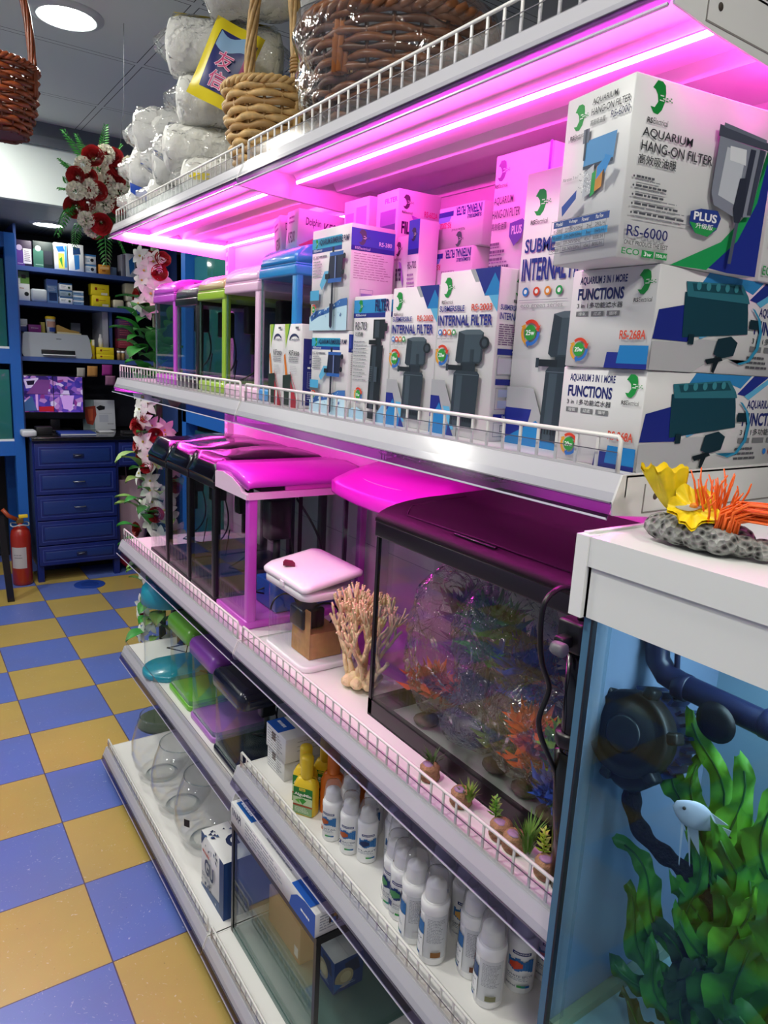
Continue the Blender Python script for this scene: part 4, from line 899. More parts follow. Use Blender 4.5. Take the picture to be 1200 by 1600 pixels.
def crumpled_bag(c, sx, sy, sz, seed, label, m_=None, nu=34, nv=26):
    r_ = random.Random(seed); ph = [(r_.uniform(2, 7), r_.uniform(2, 9), r_.uniform(0, 6.3), r_.uniform(.015, .05)) for _ in range(16)]
    def fn(u, v):
        a = 2 * pi * u; e = -pi / 2 + pi * v
        k = 1 + sum(w * sin(round(f) * a + g * e * 1.3 + p) for f, g, p, w in ph) + .05 * abs(sin(9 * a + 4 * e)) ** .4 * cos(e)
        k2 = 1 if v < .7 else 1 - .35 * (v - .7) / .3
        return Vector((sx * cos(a) * abs(cos(e)) ** .6 * k * k2, sy * sin(a) * abs(cos(e)) ** .6 * k * k2, sz * sin(e) * (1 + .06 * sin(5 * a))))
    m = MB(); m.grid(fn, nu, nv, m_ or FILM, smooth=True)
    return tag(m.build('clear_bag', None, c), label, 'plastic bag', 'crumpled bags in the black tank')
crumpled_bag(Vector(BT) + Vector((.085, .33, .165)), .065, .075, .13, 1, 'tall crumpled clear bag over the red plant in the black tank')
crumpled_bag(Vector(BT) + Vector((.10, .205, .19)), .075, .085, .125, 2, 'crumpled clear bag around the green plant in the black tank')
crumpled_bag(Vector(BT) + Vector((.072, .105, .11)), .055, .088, .075, 3, 'crumpled clear bag around the orange plant in the black tank')
crumpled_bag(Vector(BT) + Vector((.062, .225, .072)), .045, .065, .038, 4, 'low crumpled clear bag at the front glass of the black tank')
# rail-side stones and tufts on the shelf
STONE = mat('brown_stone', '#9a7a56', .8, bump=(120, .6), var=(70, .3)); LILAC = mat('lilac_top', '#8f7896', .7, var=(80, .3))
def tuft(m, c, h, n, col, spread=.6, w=.0016, r_=None):
    mt = mat('tuft_' + col, '#' + col, .5); r_ = r_ or rn
    for k in range(n):
        a = r_.uniform(0, 2 * pi); s = r_.uniform(0, spread); b = Vector(c) + Vector((cos(a), sin(a), 0)) * r_.uniform(0, .006)
        d = Vector((cos(a) * s, sin(a) * s, 1)).normalized(); ln = h * r_.uniform(.6, 1.05); sd = Vector((-sin(a), cos(a), 0)) * w
        mid = b + d * ln * .55; tip = b + d * ln + Vector((cos(a), sin(a), -.3)) * ln * .18
        m.add([b - sd, b + sd, mid + sd * .8, mid - sd * .8, tip], [(0, 1, 2, 3), (3, 2, 4)], mt, True)
def bushy(m, c, h, col, col2):
    mt = mat('tuft_' + col, '#' + col, .5); m.tube([c, Vector(c) + Vector((.001, .002, h * .5)), Vector(c) + Vector((0, .003, h))], .0012, mt, 5)
    for k in range(30):
        z = h * (.3 + .7 * k / 30); a = k * 2.4; ln = .013 * (1.1 - .5 * k / 30); d = Vector((cos(a), sin(a), .55)).normalized(); b = Vector(c) + Vector((0, .003 * z / h, z)); s = d.cross(Vector((0, 0, 1))).normalized() * ln * .22
        m.add([b, b + d * ln * .5 + s, b + d * ln, b + d * ln * .5 - s], [(0, 1, 2, 3)], mat('tuft_' + (col2 if k % 3 == 0 else col), '#' + (col2 if k % 3 == 0 else col), .5))
def stone_plant(x, y, label, kind, s=1.0):
    t = thing('stone_plant', label, 'aquarium plant', (x, y, zL), 0, 'little stone plants along the rail')
    m = MB(); m.lathe([(.014 * s, 0), (.017 * s, .005), (.015 * s, .012), (.016 * s, .020), (.013 * s, .024), (.008 * s, .026)], STONE, 14); m.build('stone', t)
    m = MB(); m.ball((-.003, 0, .0250), .0085 * s, LILAC, 10, (1, 1.2, .2), jit=.15, rnd=rn); m.build('coloured_top', t)
    m = MB()
    if kind == 'dark': tuft(m, (.008, .004, .020), .030, 26, '4a6a38', 1.0)
    elif kind == 'grass': tuft(m, (.004, -.012, .012), .034, 46, '6f9a2e', .7)
    elif kind == 'tall': tuft(m, (.006, -.018, .006), .055, 60, '5f8f34', .45)
    elif kind == 'bush': bushy(m, Vector((.002, .014, .010)), .040, '5f9a2c', '8ab84a')
    elif kind == 'lime': bushy(m, Vector((.006, .012, .008)), .046, 'a3bf3a', 'c8d870')
    m.build('tuft', t); return t
stone_plant(.645, .765, 'little stone with a dark grass tuft, farthest along the rail', 'dark')
stone_plant(.645, .690, 'little brown stone with a low bright tuft, second along the rail', 'grass')
t = stone_plant(.644, .605, 'little stone with a small bushy sprig, third along the rail', 'bush')
stone_plant(.643, .578, 'little round stone beside a tall clump of green blades', 'tall')
stone_plant(.643, .520, 'little stone with a yellow lime sprig near the aquarium', 'lime')
m = MB(); tuft(m, (0, 0, 0), .05, 60, '8f9a4a', .5); tuft(m, (0, -.008, 0), .045, 40, '4f7a3a', .6); m.lathe([(.013, 0), (.015, .004), (.006, .008)], STONE, 12)
tag(m.build('grass_clump', None, (.652, .492, zL)), 'clump of plastic grass at the near end of the rail against the aquarium', 'aquarium plant')
# black filter pipe and its cable
t = thing('filter_pipe', 'black upright filter pipe with clamp between black tank and aquarium', 'pipe', (.600, .478, zL - .0), 0)
m = MB(); m.tube([(.030, .014, .10), (.006, .002, .33)], .0125, BLACKG, 16); m.build('upper_pipe', t)
m = MB(); m.tube([(.046, .016, .004), (.034, .014, .10), (.021, .012, .20)], .0165, mat('smoky_black_tube', '#16150f', .18), 16); m.build('lower_pipe', t)
m = MB(); m.lathe([(.0165, 0), (.0185, .004), (.0185, .014), (.0165, .018)], BLACKP, 18, M=Matrix.Translation((.019, .009, .208)) @ Matrix.Rotation(-.09, 4, 'Y')); m.build('collar', t)
m = MB(); m.rbox(-.014, .018, -.014, .020, .33, .365, BLACKP, .004); m.rbox(-.03, -.01, -.004, .010, .336, .350, BLACKP, .003); m.lathe([(.007, 0), (.008, .004), (.008, .014), (.006, .016)], mat('grey_knob', '#6a6a70', .4), 12, M=Matrix.Translation((-.034, .004, .340)) @ Matrix.Rotation(pi / 2, 4, 'X')); m.build('clamp', t)
m = MB(); m.tube([(.07, .03, .365), (.05, .02, .388), (.02, .006, .385), (.0, .0, .366)], .004, BLACKP, 8); m.build('hose', t)

m = MB(); pts = [(.598, .50, 1.213), (.575, .50, 1.219), (.556, .50, 1.212), (.548, .50, 1.197), (.549, .50, 1.165), (.556, .50, 1.135), (.570, .50, 1.108), (.571, .50, 1.094), (.561, .50, 1.069), (.564, .50, 1.05), (.575, .50, 1.028), (.595, .50, .995), (.610, .50, .969), (.622, .50, .935), (.632, .49, .90), (.640, .478, .86), (.645, .470, .826)]
def smooth(pts, n=6):
    P_ = [Vector(p) for p in pts]; out = []
    for i in range(len(P_) - 1):
        a, b, c, d = P_[max(i - 1, 0)], P_[i], P_[i + 1], P_[min(i + 2, len(P_) - 1)]
        for k in range(n):
            t_ = k / n; out.append(.5 * ((2 * b) + (c - a) * t_ + (2 * a - 5 * b + 4 * c - d) * t_ * t_ + (3 * b - a - 3 * c + d) * t_ ** 3))
    return out + [P_[-1]]
m.tube(smooth([(x + .015, y, z) for x, y, z in pts]), .0032, mat('black_cable', '#0e0e10', .35), 8)
tag(m.build('power_cable', None), 'black cable hanging in curves before the big black tank', 'cable')

# ------------------------------------------------------------------ lower shelves: small tanks, bowls, bottles, boxes
TEAL = mat('teal_plastic', '#1f8fa6', .28, coat=.2); GREENP = mat('green_plastic', '#6fb83a', .3, coat=.2); PURP = mat('purple_plastic', '#8a46ac', .3, coat=.2); NAVYP = mat('navy_black_plastic', '#10142a', .22, coat=.3); LILP = mat('lilac_plastic', '#b070c4', .3)
# round-fronted teal tank
t = thing('fish_tank', 'round fronted tank with a teal lid and foot on the low far shelf', 'fish tank', (.700, 2.105, zBf), 0)
def dsh(r, z, n=18, off=0): return [(-.085 + .0 - r * cos(a), -r * .98 * sin(a) if False else r * sin(a), z) for a in [-pi / 2 + pi * k / n for k in range(n + 1)]] + [(.10, r * .95, z), (.10, -r * .95, z)]
def osh(r, z, n=28, l=.03): return [(l * (1 if cos(a) > 0 else -1) + r * cos(a), r * sin(a), z) for a in [2 * pi * k / n for k in range(n)]]
m = MB(); m.loft([osh(.082, 0), osh(.084, .004), osh(.084, .014), osh(.080, .02)], TEAL); m.build('foot', t)
m = MB(); m.loft([osh(.077, .018), osh(.077, .245)], GLASS, False, False); m.build('glass', t)
m = MB(); m.loft([osh(.080, .235), osh(.084, .238), osh(.084, .262), osh(.081, .285), osh(.06, .31), osh(.03, .318)], TEAL); m.build('lid', t)
pump_inside(t, .0, .0, .19, 1.0, True, .12)
m = MB(); m.rbox(.01, .035, .02, .05, .07, .16, BLACKP, .006); m.build('heater_box', t)
# three small lidded tanks, one behind the other
def lidded(label, x0, x1, y0, y1, zt, lidm, footm, group='small lidded tanks on the low shelf', flat=False):
    t = thing('fish_tank', label, 'fish tank', (x0, y0, zBf), 0, group); L, Wd, H = x1 - x0, y1 - y0, zt - zBf
    def rr(i, z, r=.02): return rrect(i, L - i, i, Wd - i, z, max(r - i, .003), 5)
    m = MB(); m.loft([rr(0, 0), rr(-.002, .003), rr(-.002, .012), rr(.001, .016)], footm); m.build('foot', t)
    m = MB(); m.loft([rr(.003, .014), rr(.003, H - .04)], GLASS, False, False); m.build('glass', t)
    m = MB(); m.loft([rr(.003, .015)[::1], rr(.0035, .03)], GLASS_G, False, False); m.build('glass_foot_seam', t)
    m = MB(); m.loft([rr(0, H - .045), rr(-.004, H - .043), rr(-.004, H - .018), rr(.001, H - .008), rr(.014, H - .001), rr(.03, H)], lidm); m.build('lid', t)
    m = MB(); m.rbox(L * .5, L * .72, Wd * .4, Wd * .6, H - .002, H + .002, lidm, .002); m.build('lid_grip', t)
    pump_inside(t, L * .6, Wd * .5, H - .08, .9, True, .1)
    return t
lidded('small tank with a lime green lid and green foot on the low far shelf', .632, .80, 1.815, 2.005, .690, GREENP, GREENP)
lidded('small tank with a purple lid and lilac foot in front of the green one', .628, .80, 1.622, 1.806, .686, PURP, LILP)
lidded('small tank with a glossy black lid, nearest on the low far shelf', .620, .80, 1.425, 1.612, .676, NAVYP, NAVYP)
# glass bowls
BOWL = clear('bowl_glass', (.985, .988, .988), 1.0, .01); BOWLR = clear('bowl_glass_rim', (.80, .85, .86), 2.2, .02)
def bowl(label, x, y, s=1.0, tag_=False, group='clear glass bowls on the base shelf'):
    t = thing('glass_bowl', label, 'glass bowl', (x, y, zG), 0, group)
    prof = [(.036, .004), (.060, .016), (.078, .045), (.086, .080), (.084, .115), (.074, .155), (.060, .195)]
    m = MB(); m.lathe([(r * s, z * s) for r, z in prof], BOWL, 40, cap0=True, cap1=False); m.lathe([((r - .002) * s, z * s + .002) for r, z in prof], BOWL, 40, cap0=True, cap1=False); m.build('body', t)
    m = MB(); k = 40; m.tube([(.060 * s * cos(2 * pi * i / k), .060 * s * sin(2 * pi * i / k), .195 * s) for i in range(k + 1)], .0016, BOWLR, 6, cap=False); m.build('rim', t)
    m = MB(); m.lathe([(.045 * s, 0), (.047 * s, .003), (.044 * s, .008), (.036 * s, .010)], BOWLR, 40, cap0=False, cap1=False); m.build('foot_ring', t)
    if tag_:
        m = MB(); m.grid(lambda u, v: Vector(((.0865) * cos(3.62 + .2 * u) * s, .0865 * sin(3.62 + .2 * u) * s, .10 + .022 * v)), 4, 1, mat('black_sticker', '#15151a', .4)); m.build('sticker', t)
    return t
bowl('clear glass bowl farthest along the base shelf', .645, 2.120, 1.10)
bowl('clear glass bowl, middle one of the three on the base shelf', .648, 1.925, 1.10)
bowl('clear glass bowl with a small black sticker, nearest of the three', .655, 1.735, 1.08, True)
# white and blue box on the base shelf
def artG(fs):
    p = fs['f']; p.rect(.82, 1, 0, 1, '#28406e'); p.poly([(0, 0), (.2, 0), (0, .25)], '#31507e'); p.poly([(0, .95), (.82, .8), (.82, 1), (0, 1)], '#31507e')
    rn2 = random.Random(3)
    for k in range(26):
        u, v = rn2.uniform(.02, .7), rn2.choice((rn2.uniform(0, .2), rn2.uniform(.75, .95))); s = rn2.uniform(.03, .08); p.poly([(u, v), (u + s, v), (u + s / 2, v + s)], rn2.choice(('#31507e', '#1f2c54', '#d8dbe2')))
    p.text('GU', .22, .62, .34, .62, '#1f2c54', .03); p.lines(.12, .55, .24, .30, 1, '#c05a4a', 2, .8); p.lines(.1, .6, .66, .74, 3, '#55607a', 2)
    q = fs['t']; q.text('G', .35, .65, .35, .75, '#1f2c54', .03)
    for k in range(22):
        u, v = rn2.uniform(.02, .3), rn2.uniform(0, 1); s = rn2.uniform(.03, .08); q.poly([(u, v), (u + s, v), (u + s / 2, v + s)], rn2.choice(('#31507e', '#1f2c54')))
    n = fs['n']; n.rect(0, 1, 0, 1, '#24427a')
carton(.578, .72, 1.425, 1.575, zG, .245, artG, 'white box with blue triangles standing at the near end of the far base shelf', name='gift_box')
# big empty black framed tank on the near base shelf
t = thing('fish_tank', 'empty black framed glass tank on the near base shelf under a long box', 'fish tank', (.585, .985, zG), 0)
L, Wd, H = .30, .405, .30
m = MB(); m.box(0, L, 0, Wd, 0, .005, GLASS_G); m.build('bottom_glass', t)
m = MB(); m.box(.001, .006, .002, Wd - .002, .003, H - .01, GLASS); m.box(L - .006, L - .001, .002, Wd - .002, .003, H - .01, GLASS); m.box(.006, L - .006, .001, .006, .003, H - .01, GLASS); m.box(.006, L - .006, Wd - .006, Wd - .001, .003, H - .01, GLASS); m.build('glass', t)
m = MB(); m.box(-.0005, .007, 0.008, Wd - .008, .0, .014, GLASS_G); m.build('lower_edge', t)
for a in ((-.001, .009, -.001, .009), (-.001, .009, Wd - .009, Wd + .001)):
    m = MB(); m.box(*a, 0, H - .008, BLACKP); m.build('corner_post', t)
m = MB()
for a in ((-.002, .012, -.002, Wd + .002), (L - .012, L + .002, -.002, Wd + .002), (.012, L - .012, -.002, .012), (.012, L - .012, Wd - .012, Wd + .002)): m.box(*a, H - .016, H, BLACKP)
m.build('top_frame', t)
m = MB(); m.rbox(.088, .21, .222, .385, .006, .105, mat('plain_brown_card', '#b9946c', .7), .002); fp = Panel(m, (.088, .385, .105), (0, -1, 0), (0, 0, -1), .163, .099); fp.rect(.84, .95, .62, .88, '#efece6')
tag(m.build('cardboard_box', None, (.585, .985, zG)), 'plain brown cardboard box inside the empty black framed tank', 'box')
def art_led(fs):
    p = fs['t']; H_ = p.H
    p.rect(.03, .24, .45, .92, '#1f5fae') ; p.text('LED', .05, .20, .50, .66, '#f0f4ff', .03); p.lines(.05, .22, .7, .88, 2, '#dfe8fa', 2, .5); p.text('IWAPI', .03, .20, .12, .28, '#23284a', .03); p.lines(.03, .2, .32, .40, 1, '#55586a', 2, .7)
    p.rect(.28, .72, .05, .60, '#b9c6d4'); p.rect(.30, .70, .15, .5, '#d7e2ea'); p.rect(.27, .275, .05, .75, '#555a66'); p.rect(.27, .5, .72, .74, '#555a66'); p.lines(.4, .7, .70, .9, 3, '#9a9ea8', 3)
    p.rect(.76, .95, .25, 1, '#2158b4'); p.text('SUITABLE FOR AQUARIUM', .775, .935, .58, .70, '#ffffff')
    q = fs['f']; q.text('IWAPI', .02, .14, .2, .6, '#2a3156', .02); q.lines(.2, .7, .1, .9, 5, '#9aa0ac', 2, .35); q.poly([(.74, 1), (.76, .5), (.82, .15), (.9, 0), (1, 0), (1, 1)], '#2158b4'); q.lines(.86, .98, .5, .7, 1, '#ffffff', 2, .5)
    n = fs['n']; n.lines(.1, .9, .15, .85, 6, '#9aa0a8', 2, .4); n.rect(.3, .5, .25, .6, '#4a3a34'); n.rect(.35, .45, .4, .6, '#2f78c8'); n.rect(.4, .5, .25, .4, '#d8a03a')
carton(.580, .680, .985, 1.388, zG + .3005, zG + .352, art_led, 'long white light box with blue corners lying on the empty black framed tank', name='light_box')
def art_blue(fs):
    for k in ('f', 'n'):
        p = fs[k]; p.rect(0, 1, 0, 1, '#1c3f86'); p.poly([(.35, .15), (.8, .1), (.9, .5), (.45, .55)], '#16204a'); p.disc(.35, .6, .024, '#c9b68a', 16); p.disc(.40, .58, .014, '#e6d8ae', 12); p.lines(.1, .9, .78, .9, 2, '#9fb6e0', 2); p.poly([(0, .65), (.3, .8), (0, .95)], '#2f6fc0')
carton(.700, .775, 1.10, 1.175, zG + .0062, .172, art_blue, 'dark blue printed box standing in the near end of the black framed tank', name='food_box')
# carved dark ornament at the bottom edge
t = thing('skull_ornament', 'dark carved ornament at the bottom edge, below the bottle shelf', 'ornament', (.660, .760, zG), 0)
DK = mat('dark_bronze', '#2f2a22', .35, metal=.3, bump=(60, .5)); m = MB(); m.ball((0, 0, .055), .055, DK, 18, (1, 1.2, 1)); m.ball((-.01, -.05, .045), .045, mat('bronze_swirl', '#5a5230', .35, metal=.3, bump=(40, .9, 'voronoi')), 16); m.build('body', t)
m = MB(); 
for k in range(3): m.tube([(-.045 + .012 * k, -.06 - .01 * k + .02 * cos(a), .055 + .02 * sin(a)) for a in [2 * pi * i / 16 * .8 for i in range(17)]], .004, mat('bronze_gold', '#8a7a3a', .35, metal=.4), 6)
m.build('scroll', t)

# bottles on the fourth shelf
WB = mat('white_bottle', '#f6f6f7', .3); CAPC = clear('clear_cap', (.96, .96, .97), 1.1, .10, .10, (.95, .95, .96)); PUMPW = mat('white_dosing_cap', '#f2f2f2', .4)
def spray_bottle(label, x, y, h, art, rot=0.0, r=.0205, group='white aquarium treatment bottles'):
    t = thing('treatment_bottle', label, 'bottle', (x, y, zBn), rot, group); hb = h * .70
    m = MB(); m.lathe([(r * .9, 0), (r, .003), (r, hb - .016), (r * 1.03, hb - .014), (r * 1.03, hb - .006), (r * .92, hb)], WB, 32)
    p = Panel(m, (0, 0, hb - .020), (0, -1, 0), (0, 0, -1), 2 * pi * r * .5, hb - .030, curve=(0, 0, r, pi * .55, pi * .95)); art(p); m.build('body', t)
    m = MB(); m.lathe([(r * .78, hb), (r * .80, hb + h * .02), (r * .72, hb + h * .15), (r * .66, hb + h * .165), (r * .25, hb + h * .175), (r * .2, hb + h * .20)], PUMPW, 24); m.build('dosing_cap', t)
    m = MB(); m.lathe([(r * .96, hb), (r * .94, hb + h * .06), (r * .78, hb + h * .26), (r * .70, hb + h * .29), (r * .3, hb + h * .30)], CAPC, 28, cap0=False); m.build('clear_cap', t)
    return t
def aq(name, pic, num=None, vert=None, vol=None, c2='#2f6fae'):
    def art(p):
        if vert: p.rect(.0, .13, 0, 1, '#dfe4ee'); p.vtext(vert, .02, .12, .05, .95, '#1d3f80', .03)
        p.rect(.28, .72, .05, .13, '#1d2c6e'); p.text('AQUADENE', .31, .69, .07, .11, '#ffffff', .02)
        p.poly([(.18, .24), (.3, .2), (.5, .3), (.62, .2), (.78, .16), (.78, .52), (.6, .46), (.4, .52), (.18, .56)], c2) if not p.curve else [p.rect(.18 + .06 * k, .24 + .06 * k, .24 + .04 * sin(k * 1.3), .52 - .03 * cos(k), c2) for k in range(10)]
        [p.rect(.24 + .05 * k, .29 + .05 * k, .27 + .02 * abs(k - 3), .50 - .025 * abs(k - 2), pic) for k in range(6)]
        if num: p.text(num, .2, .34, .60, .76, '#b8603a' if num == '3' else '#1d2c6e', .04)
        p.text(name, .38 if num else .2, .78, .62, .67, '#3a4a6a', .01); p.lines(.38 if num else .2, .78, .70, .78, 2, '#8a93a6', 2, .4)
        for k, c in enumerate(('#3a9a4a', '#2a8a7a', '#1d5a9a')): p.rect(.45 + .09 * k, .54 + .09 * k, .87, .93, c)
        if vol: p.text(vol, .2, .42, .87, .92, '#3a4a6a', .01)
    return art
def aq_side(pic, c2='#2f6fae', name='', vol='200ml', seal='#8a5a2a'):
    def art(p):   # seen more from the back: grey text field fills the right
        p.rect(.42, 1, .0, .96, '#d2d4d8'); p.lines(.5, .95, .08, .62, 16, '#8d9097', 3, .4)
        p.rect(.0, .40, .0, .06, '#ffffff'); p.rect(.02, .22, .04, .12, '#1d2c6e'); [p.rect(.06 * k, .06 * k + .06, .20 + .02 * sin(k), .46, c2) for k in range(7)]; [p.rect(.05 * k, .05 * k + .05, .16 + .03 * k, .26 + .02 * k, pic) for k in range(4)]
        p.rect(0, .42, .46, .96, '#f0f0f2'); p.text(name, .02, .38, .54, .59, '#3a4a6a', .01) if name else None; p.lines(.02, .36, .63, .75, 4, '#8a93a6', 2, .4); p.text(vol, .06, .36, .80, .85, '#3a4a6a', .01)
        for k, c in enumerate(('#3a9a4a', '#2a8a7a', '#1d5a9a')): p.rect(.04 + .1 * k, .14 + .1 * k, .89, .94, c)
        W_ = p.W; p.rect(.62, .84, .78, .90, seal)
    return art
ORNG = '#b0562a'
specb = [(.662, 1.073, .122, aq('VITAL', ORNG, '3', 'VITAMIN'), -.15, 'white bottle with an orange fish label and number 3, first after the yellow bottles'),
         (.672, 1.022, .122, aq('BACTER', ORNG, '2', None), .0, 'white bottle with an orange fish label, second after the yellow bottles'),
         (.688, .985, .122, aq('PLANT', '#20305a', None, None), .35, 'white bottle with a dark blue fish label turned half away, third in line'),
         (.668, .862, .140, aq('ANTI-CHLORINE', '#4a8a5a', '1', 'ANTI-CHLORINE', '555ml', '#203a70'), -.55, 'white bottle with ANTI-CHLORINE in vertical blue letters'),
         (.664, .836, .140, aq('ANTI-CHLORINE', '#4a8a5a', '1', 'ANTI-CHLORINE', '555ml', '#203a70'), -.1, 'white bottle with a blue green jug label and large number 1'),
         (.652, .787, .158, aq_side('#d8b070', '#2f6fae', '', '', '#c9c9cc'), .2, 'tall white bottle showing mostly its grey text side, left of the gold seal bottle'),
         (.654, .738, .158, aq_side('#d8a860', '#2f6fae', 'AID', '', '#8a5a2a'), .1, 'tall white bottle with an oval gold seal low on its grey side'),
         (.728, .748, .140, aq('GENERAL AID', '#d8a860', None, None, '200ml'), .2, 'white bottle marked AID with a blue label, behind the gold seal bottle'),
         (.690, .684, .158, aq_side('#d8a860', '#2f6fae', 'AID', '200ml', '#6a3a24'), .05, 'tall white bottle between the gold seal bottle and the red fish bottle'),
         (.678, .632, .148, aq_side('#d8502a', '#2a4a7a', 'WHITE SPOT', '200ml', '#7a7a5a'), -.05, 'tall white bottle with a red fish on its blue label, nearest at the rail'),
         (.738, .626, .140, aq('WHITE SPOT', '#c8452a', None, None, '200ml'), .05, 'white bottle with a big red fish label, behind the nearest bottle'),
         (.790, .615, .135, aq('WHITE SPOT', '#c8452a', None, None, '200ml'), .1, 'white bottle marked SPOT, last one back beside the aquarium'),
         (.712, 1.088, .122, aq('VITAL', ORNG, '3', 'VITAMIN'), -.2, 'white bottle half hidden behind the number 3 bottle'),
         (.742, 1.045, .125, aq('PLANT', '#20305a'), .1, 'white bottle in the second row behind the orange fish bottles'),
         (.730, .955, .125, aq('PLANT', '#20305a'), .2, 'white bottle in the second row behind the dark fish bottle'),
         (.705, .905, .135, aq('ANTI-CHLORINE', '#4a8a5a', None, None, None, '#203a70'), .1, 'white bottle in the second row, left of the vertical letters'),
         (.720, .800, .150, aq('GENERAL AID', '#d8a860'), .2, 'tall white bottle in the second row behind the text side bottle')]
for x, y, h, art, r_, lab in specb: spray_bottle(lab, x, y, h, art, r_ + (.62 if h < .145 else .22), .0225 if h > .13 else .0195)
YEL = mat('yellow_plastic', '#ecc92a', .35); ORA = mat('orange_plastic', '#e0762a', .35); GLAB = mat('green_label', '#2f8a3a', .45)
def flask(label, x, y, h, body, lab, group, fancy=False):
    t = thing('plant_food_bottle', label, 'bottle', (x, y, zBn), radians(34), group)
    def rr(i, z): return rrect(-.016 + i, .016 - i, -.025 + i, .025 - i, z, .010, 4)
    m = MB(); m.loft([rr(.001, 0), rr(0, .003), rr(0, h * .52), rr(.004, h * .60), rr(.007, h * .64)], body)
    p = Panel(m, (-.0162, .022, h * .50), (0, -1, 0), (0, 0, -1), .044, h * .47)
    if lab:
        p.rect(0, 1, 0, 1, '#2c8038'); p.rect(.3, .62, .02, .12, '#e8d83a'); p.text('Tetra', .34, .58, .04, .10, '#2a2a6a', .02); p.text('AlguMin', .05, .95, .20, .34, '#f6f6e8', .03); p.rect(0, 1, .36, .64, '#c9dcb0'); p.poly([(.3, .45), (.5, .38), (.7, .46), (.5, .62)], '#3f9a3a'); p.poly([(.1, .5), (.3, .42), (.35, .6)], '#6fbf4a'); p.rect(0, 1, .64, .70, '#a8452a'); p.rect(0, 1, .7, 1, '#86a878'); p.lines(.1, .9, .74, .95, 4, '#dfe8d0', 2, .4)
    m.build('body', t)
    m = MB(); m.lathe([(.0115, h * .63), (.0135, h * .66), (.0135, h * .97), (.012, h)], body, 20); m.build('cap', t)
    return t
flask('yellow bottle with a green algae label, at the rail beside the white boxes', .655, 1.168, .128, YEL, True, None)
flask('yellow bottle with a green label, half hidden by the one at the rail', .672, 1.205, .128, YEL, True, None)
flask('yellow capped bottle behind the two green labelled ones', .715, 1.195, .140, YEL, True, None)
flask('orange bottle standing behind the yellow bottles', .703, 1.142, .142, ORA, False, None)
flask('orange bottle standing deeper on the shelf behind the white bottles', .748, 1.120, .142, ORA, False, None)
def art_wb(fs):
    p = fs['f']; p.rect(.05, .55, .1, .9, '#f0f0f0'); p.rect(.3, .5, .15, .5, '#5a4a40'); p.lines(.08, .9, .12, .9, 7, '#9a9ca0', 2, .4); n = fs['n']; n.lines(.2, .7, .2, .75, 3, '#b0b2b6', 2, .25); q = fs['t']; q.rect(.0, .62, .70, 1, '#2158b4'); q.lines(.1, .6, .80, .92, 1, '#dfe8fa', 2)
carton(.662, .80, 1.285, 1.372, zBn, .572, art_wb, 'white carton with a grey label, lower of two beside the yellow bottles')
carton(.655, .80, 1.268, 1.365, .5725, .630, art_wb, 'white carton with a blue top, upper of two beside the yellow bottles')
t = thing('food_jar', 'jar with a green and red label at the right end of the bottle shelf', 'jar', (.80, .570, zBn), 0)
m = MB(); m.lathe([(.024, 0), (.026, .003), (.026, .095), (.022, .10)], WB, 28); p = Panel(m, (0, 0, .092), (0, -1, 0), (0, 0, -1), .08, .088, curve=(0, 0, .026, pi * .55, pi)); p.rect(0, 1, 0, .45, '#2f5a34'); p.rect(0, 1, .45, .75, '#c9b67a'); p.rect(0, 1, .75, 1, '#b8402a'); p.lines(.1, .9, .1, .4, 3, '#d8d88a', 2); m.build('body', t)
m = MB(); m.lathe([(.024, .098), (.025, .102), (.025, .120), (.022, .123)], mat('green_lid', '#2f6a3a', .4), 28); m.build('lid', t)

# ------------------------------------------------------------------ on top of the shelves
FLOSS = mat('white_filter_floss', '#f4f4ee', .9, bump=(90, .35), sss=.1); FLOSSY = mat('yellow_bag_print', '#e6d21c', .35)
BAGM = clear('wrinkled_bag', (.98, .98, .98), 2.0, .07, .08, (.93, .93, .91), (24, 1.0, .02))
MILK = clear('milky_bag', (.96, .96, .97), 2.0, .08, .26, (.92, .92, .92), (20, 1.0, .022))
def floss_roll(label, c, d, r, ln, seed, yellow=None, milky=False):
    """a roll of filter wadding in its crinkled bag; c centre, d axis"""
    r_ = random.Random(seed); d = Vector(d).normalized(); q = d.to_track_quat('Z', 'Y')
    t = thing('floss_roll', label, 'filter floss', c, (0, 0, 0), 'bagged filter floss rolls'); t.rotation_mode = 'QUATERNION'; t.rotation_quaternion = q
    m = MB(); h = ln / 2; n = 28
    prof = [(.0001, -h), (r * .55, -h - .004), (r * .9, -h + .004), (r, -h + .025), (r * 1.02, 0), (r, h - .025), (r * .9, h - .004), (r * .5, h + .004), (.0001, h)]
    m.lathe(prof, FLOSS, n, cap0=False, cap1=False); m.build('wadding', t)
    ph = [(r_.randint(2, 9), r_.uniform(3, 30), r_.uniform(0, 6.3), r_.uniform(.006, .02)) for _ in range(18)]
    def fn(u, v):
        a = 2 * pi * u; zz = (-h - .035) + (ln + .07) * v; e = min(1, max(.12, min(zz + h + .035, h + .035 - zz) / .05)) ** .5
        k = 1.06 + sum(w * sin(f * a + g * zz * 6 + p) for f, g, p, w in ph); fl = 1 if e > .9 else .6
        return Vector((r * e * k * cos(a) * (1.12 if e < .8 else 1), r * e * k * sin(a) * fl, zz))
    m = MB(); m.grid(fn, 44, 36, MILK if milky else BAGM); m.build('clear_wrap', t)
    if yellow is not None:
        m = MB()
        for a0, s, z0, z1 in yellow: m.grid(lambda u, v: Vector((r * 1.10 * cos(a0 + s * u), r * 1.10 * sin(a0 + s * u), z0 + (z1 - z0) * v + .006 * sin(9 * u))), 8, 6, FLOSSY)
        m.build('printed_band', t)
    return t
floss_roll('bagged floss roll lying highest on the pile, yellow printed edge, left of the tan basket', (.745, 1.855, 2.165), (.86, -.50, -.05), .066, .27, 1, [(.6, 1.2, -.13, .10)])
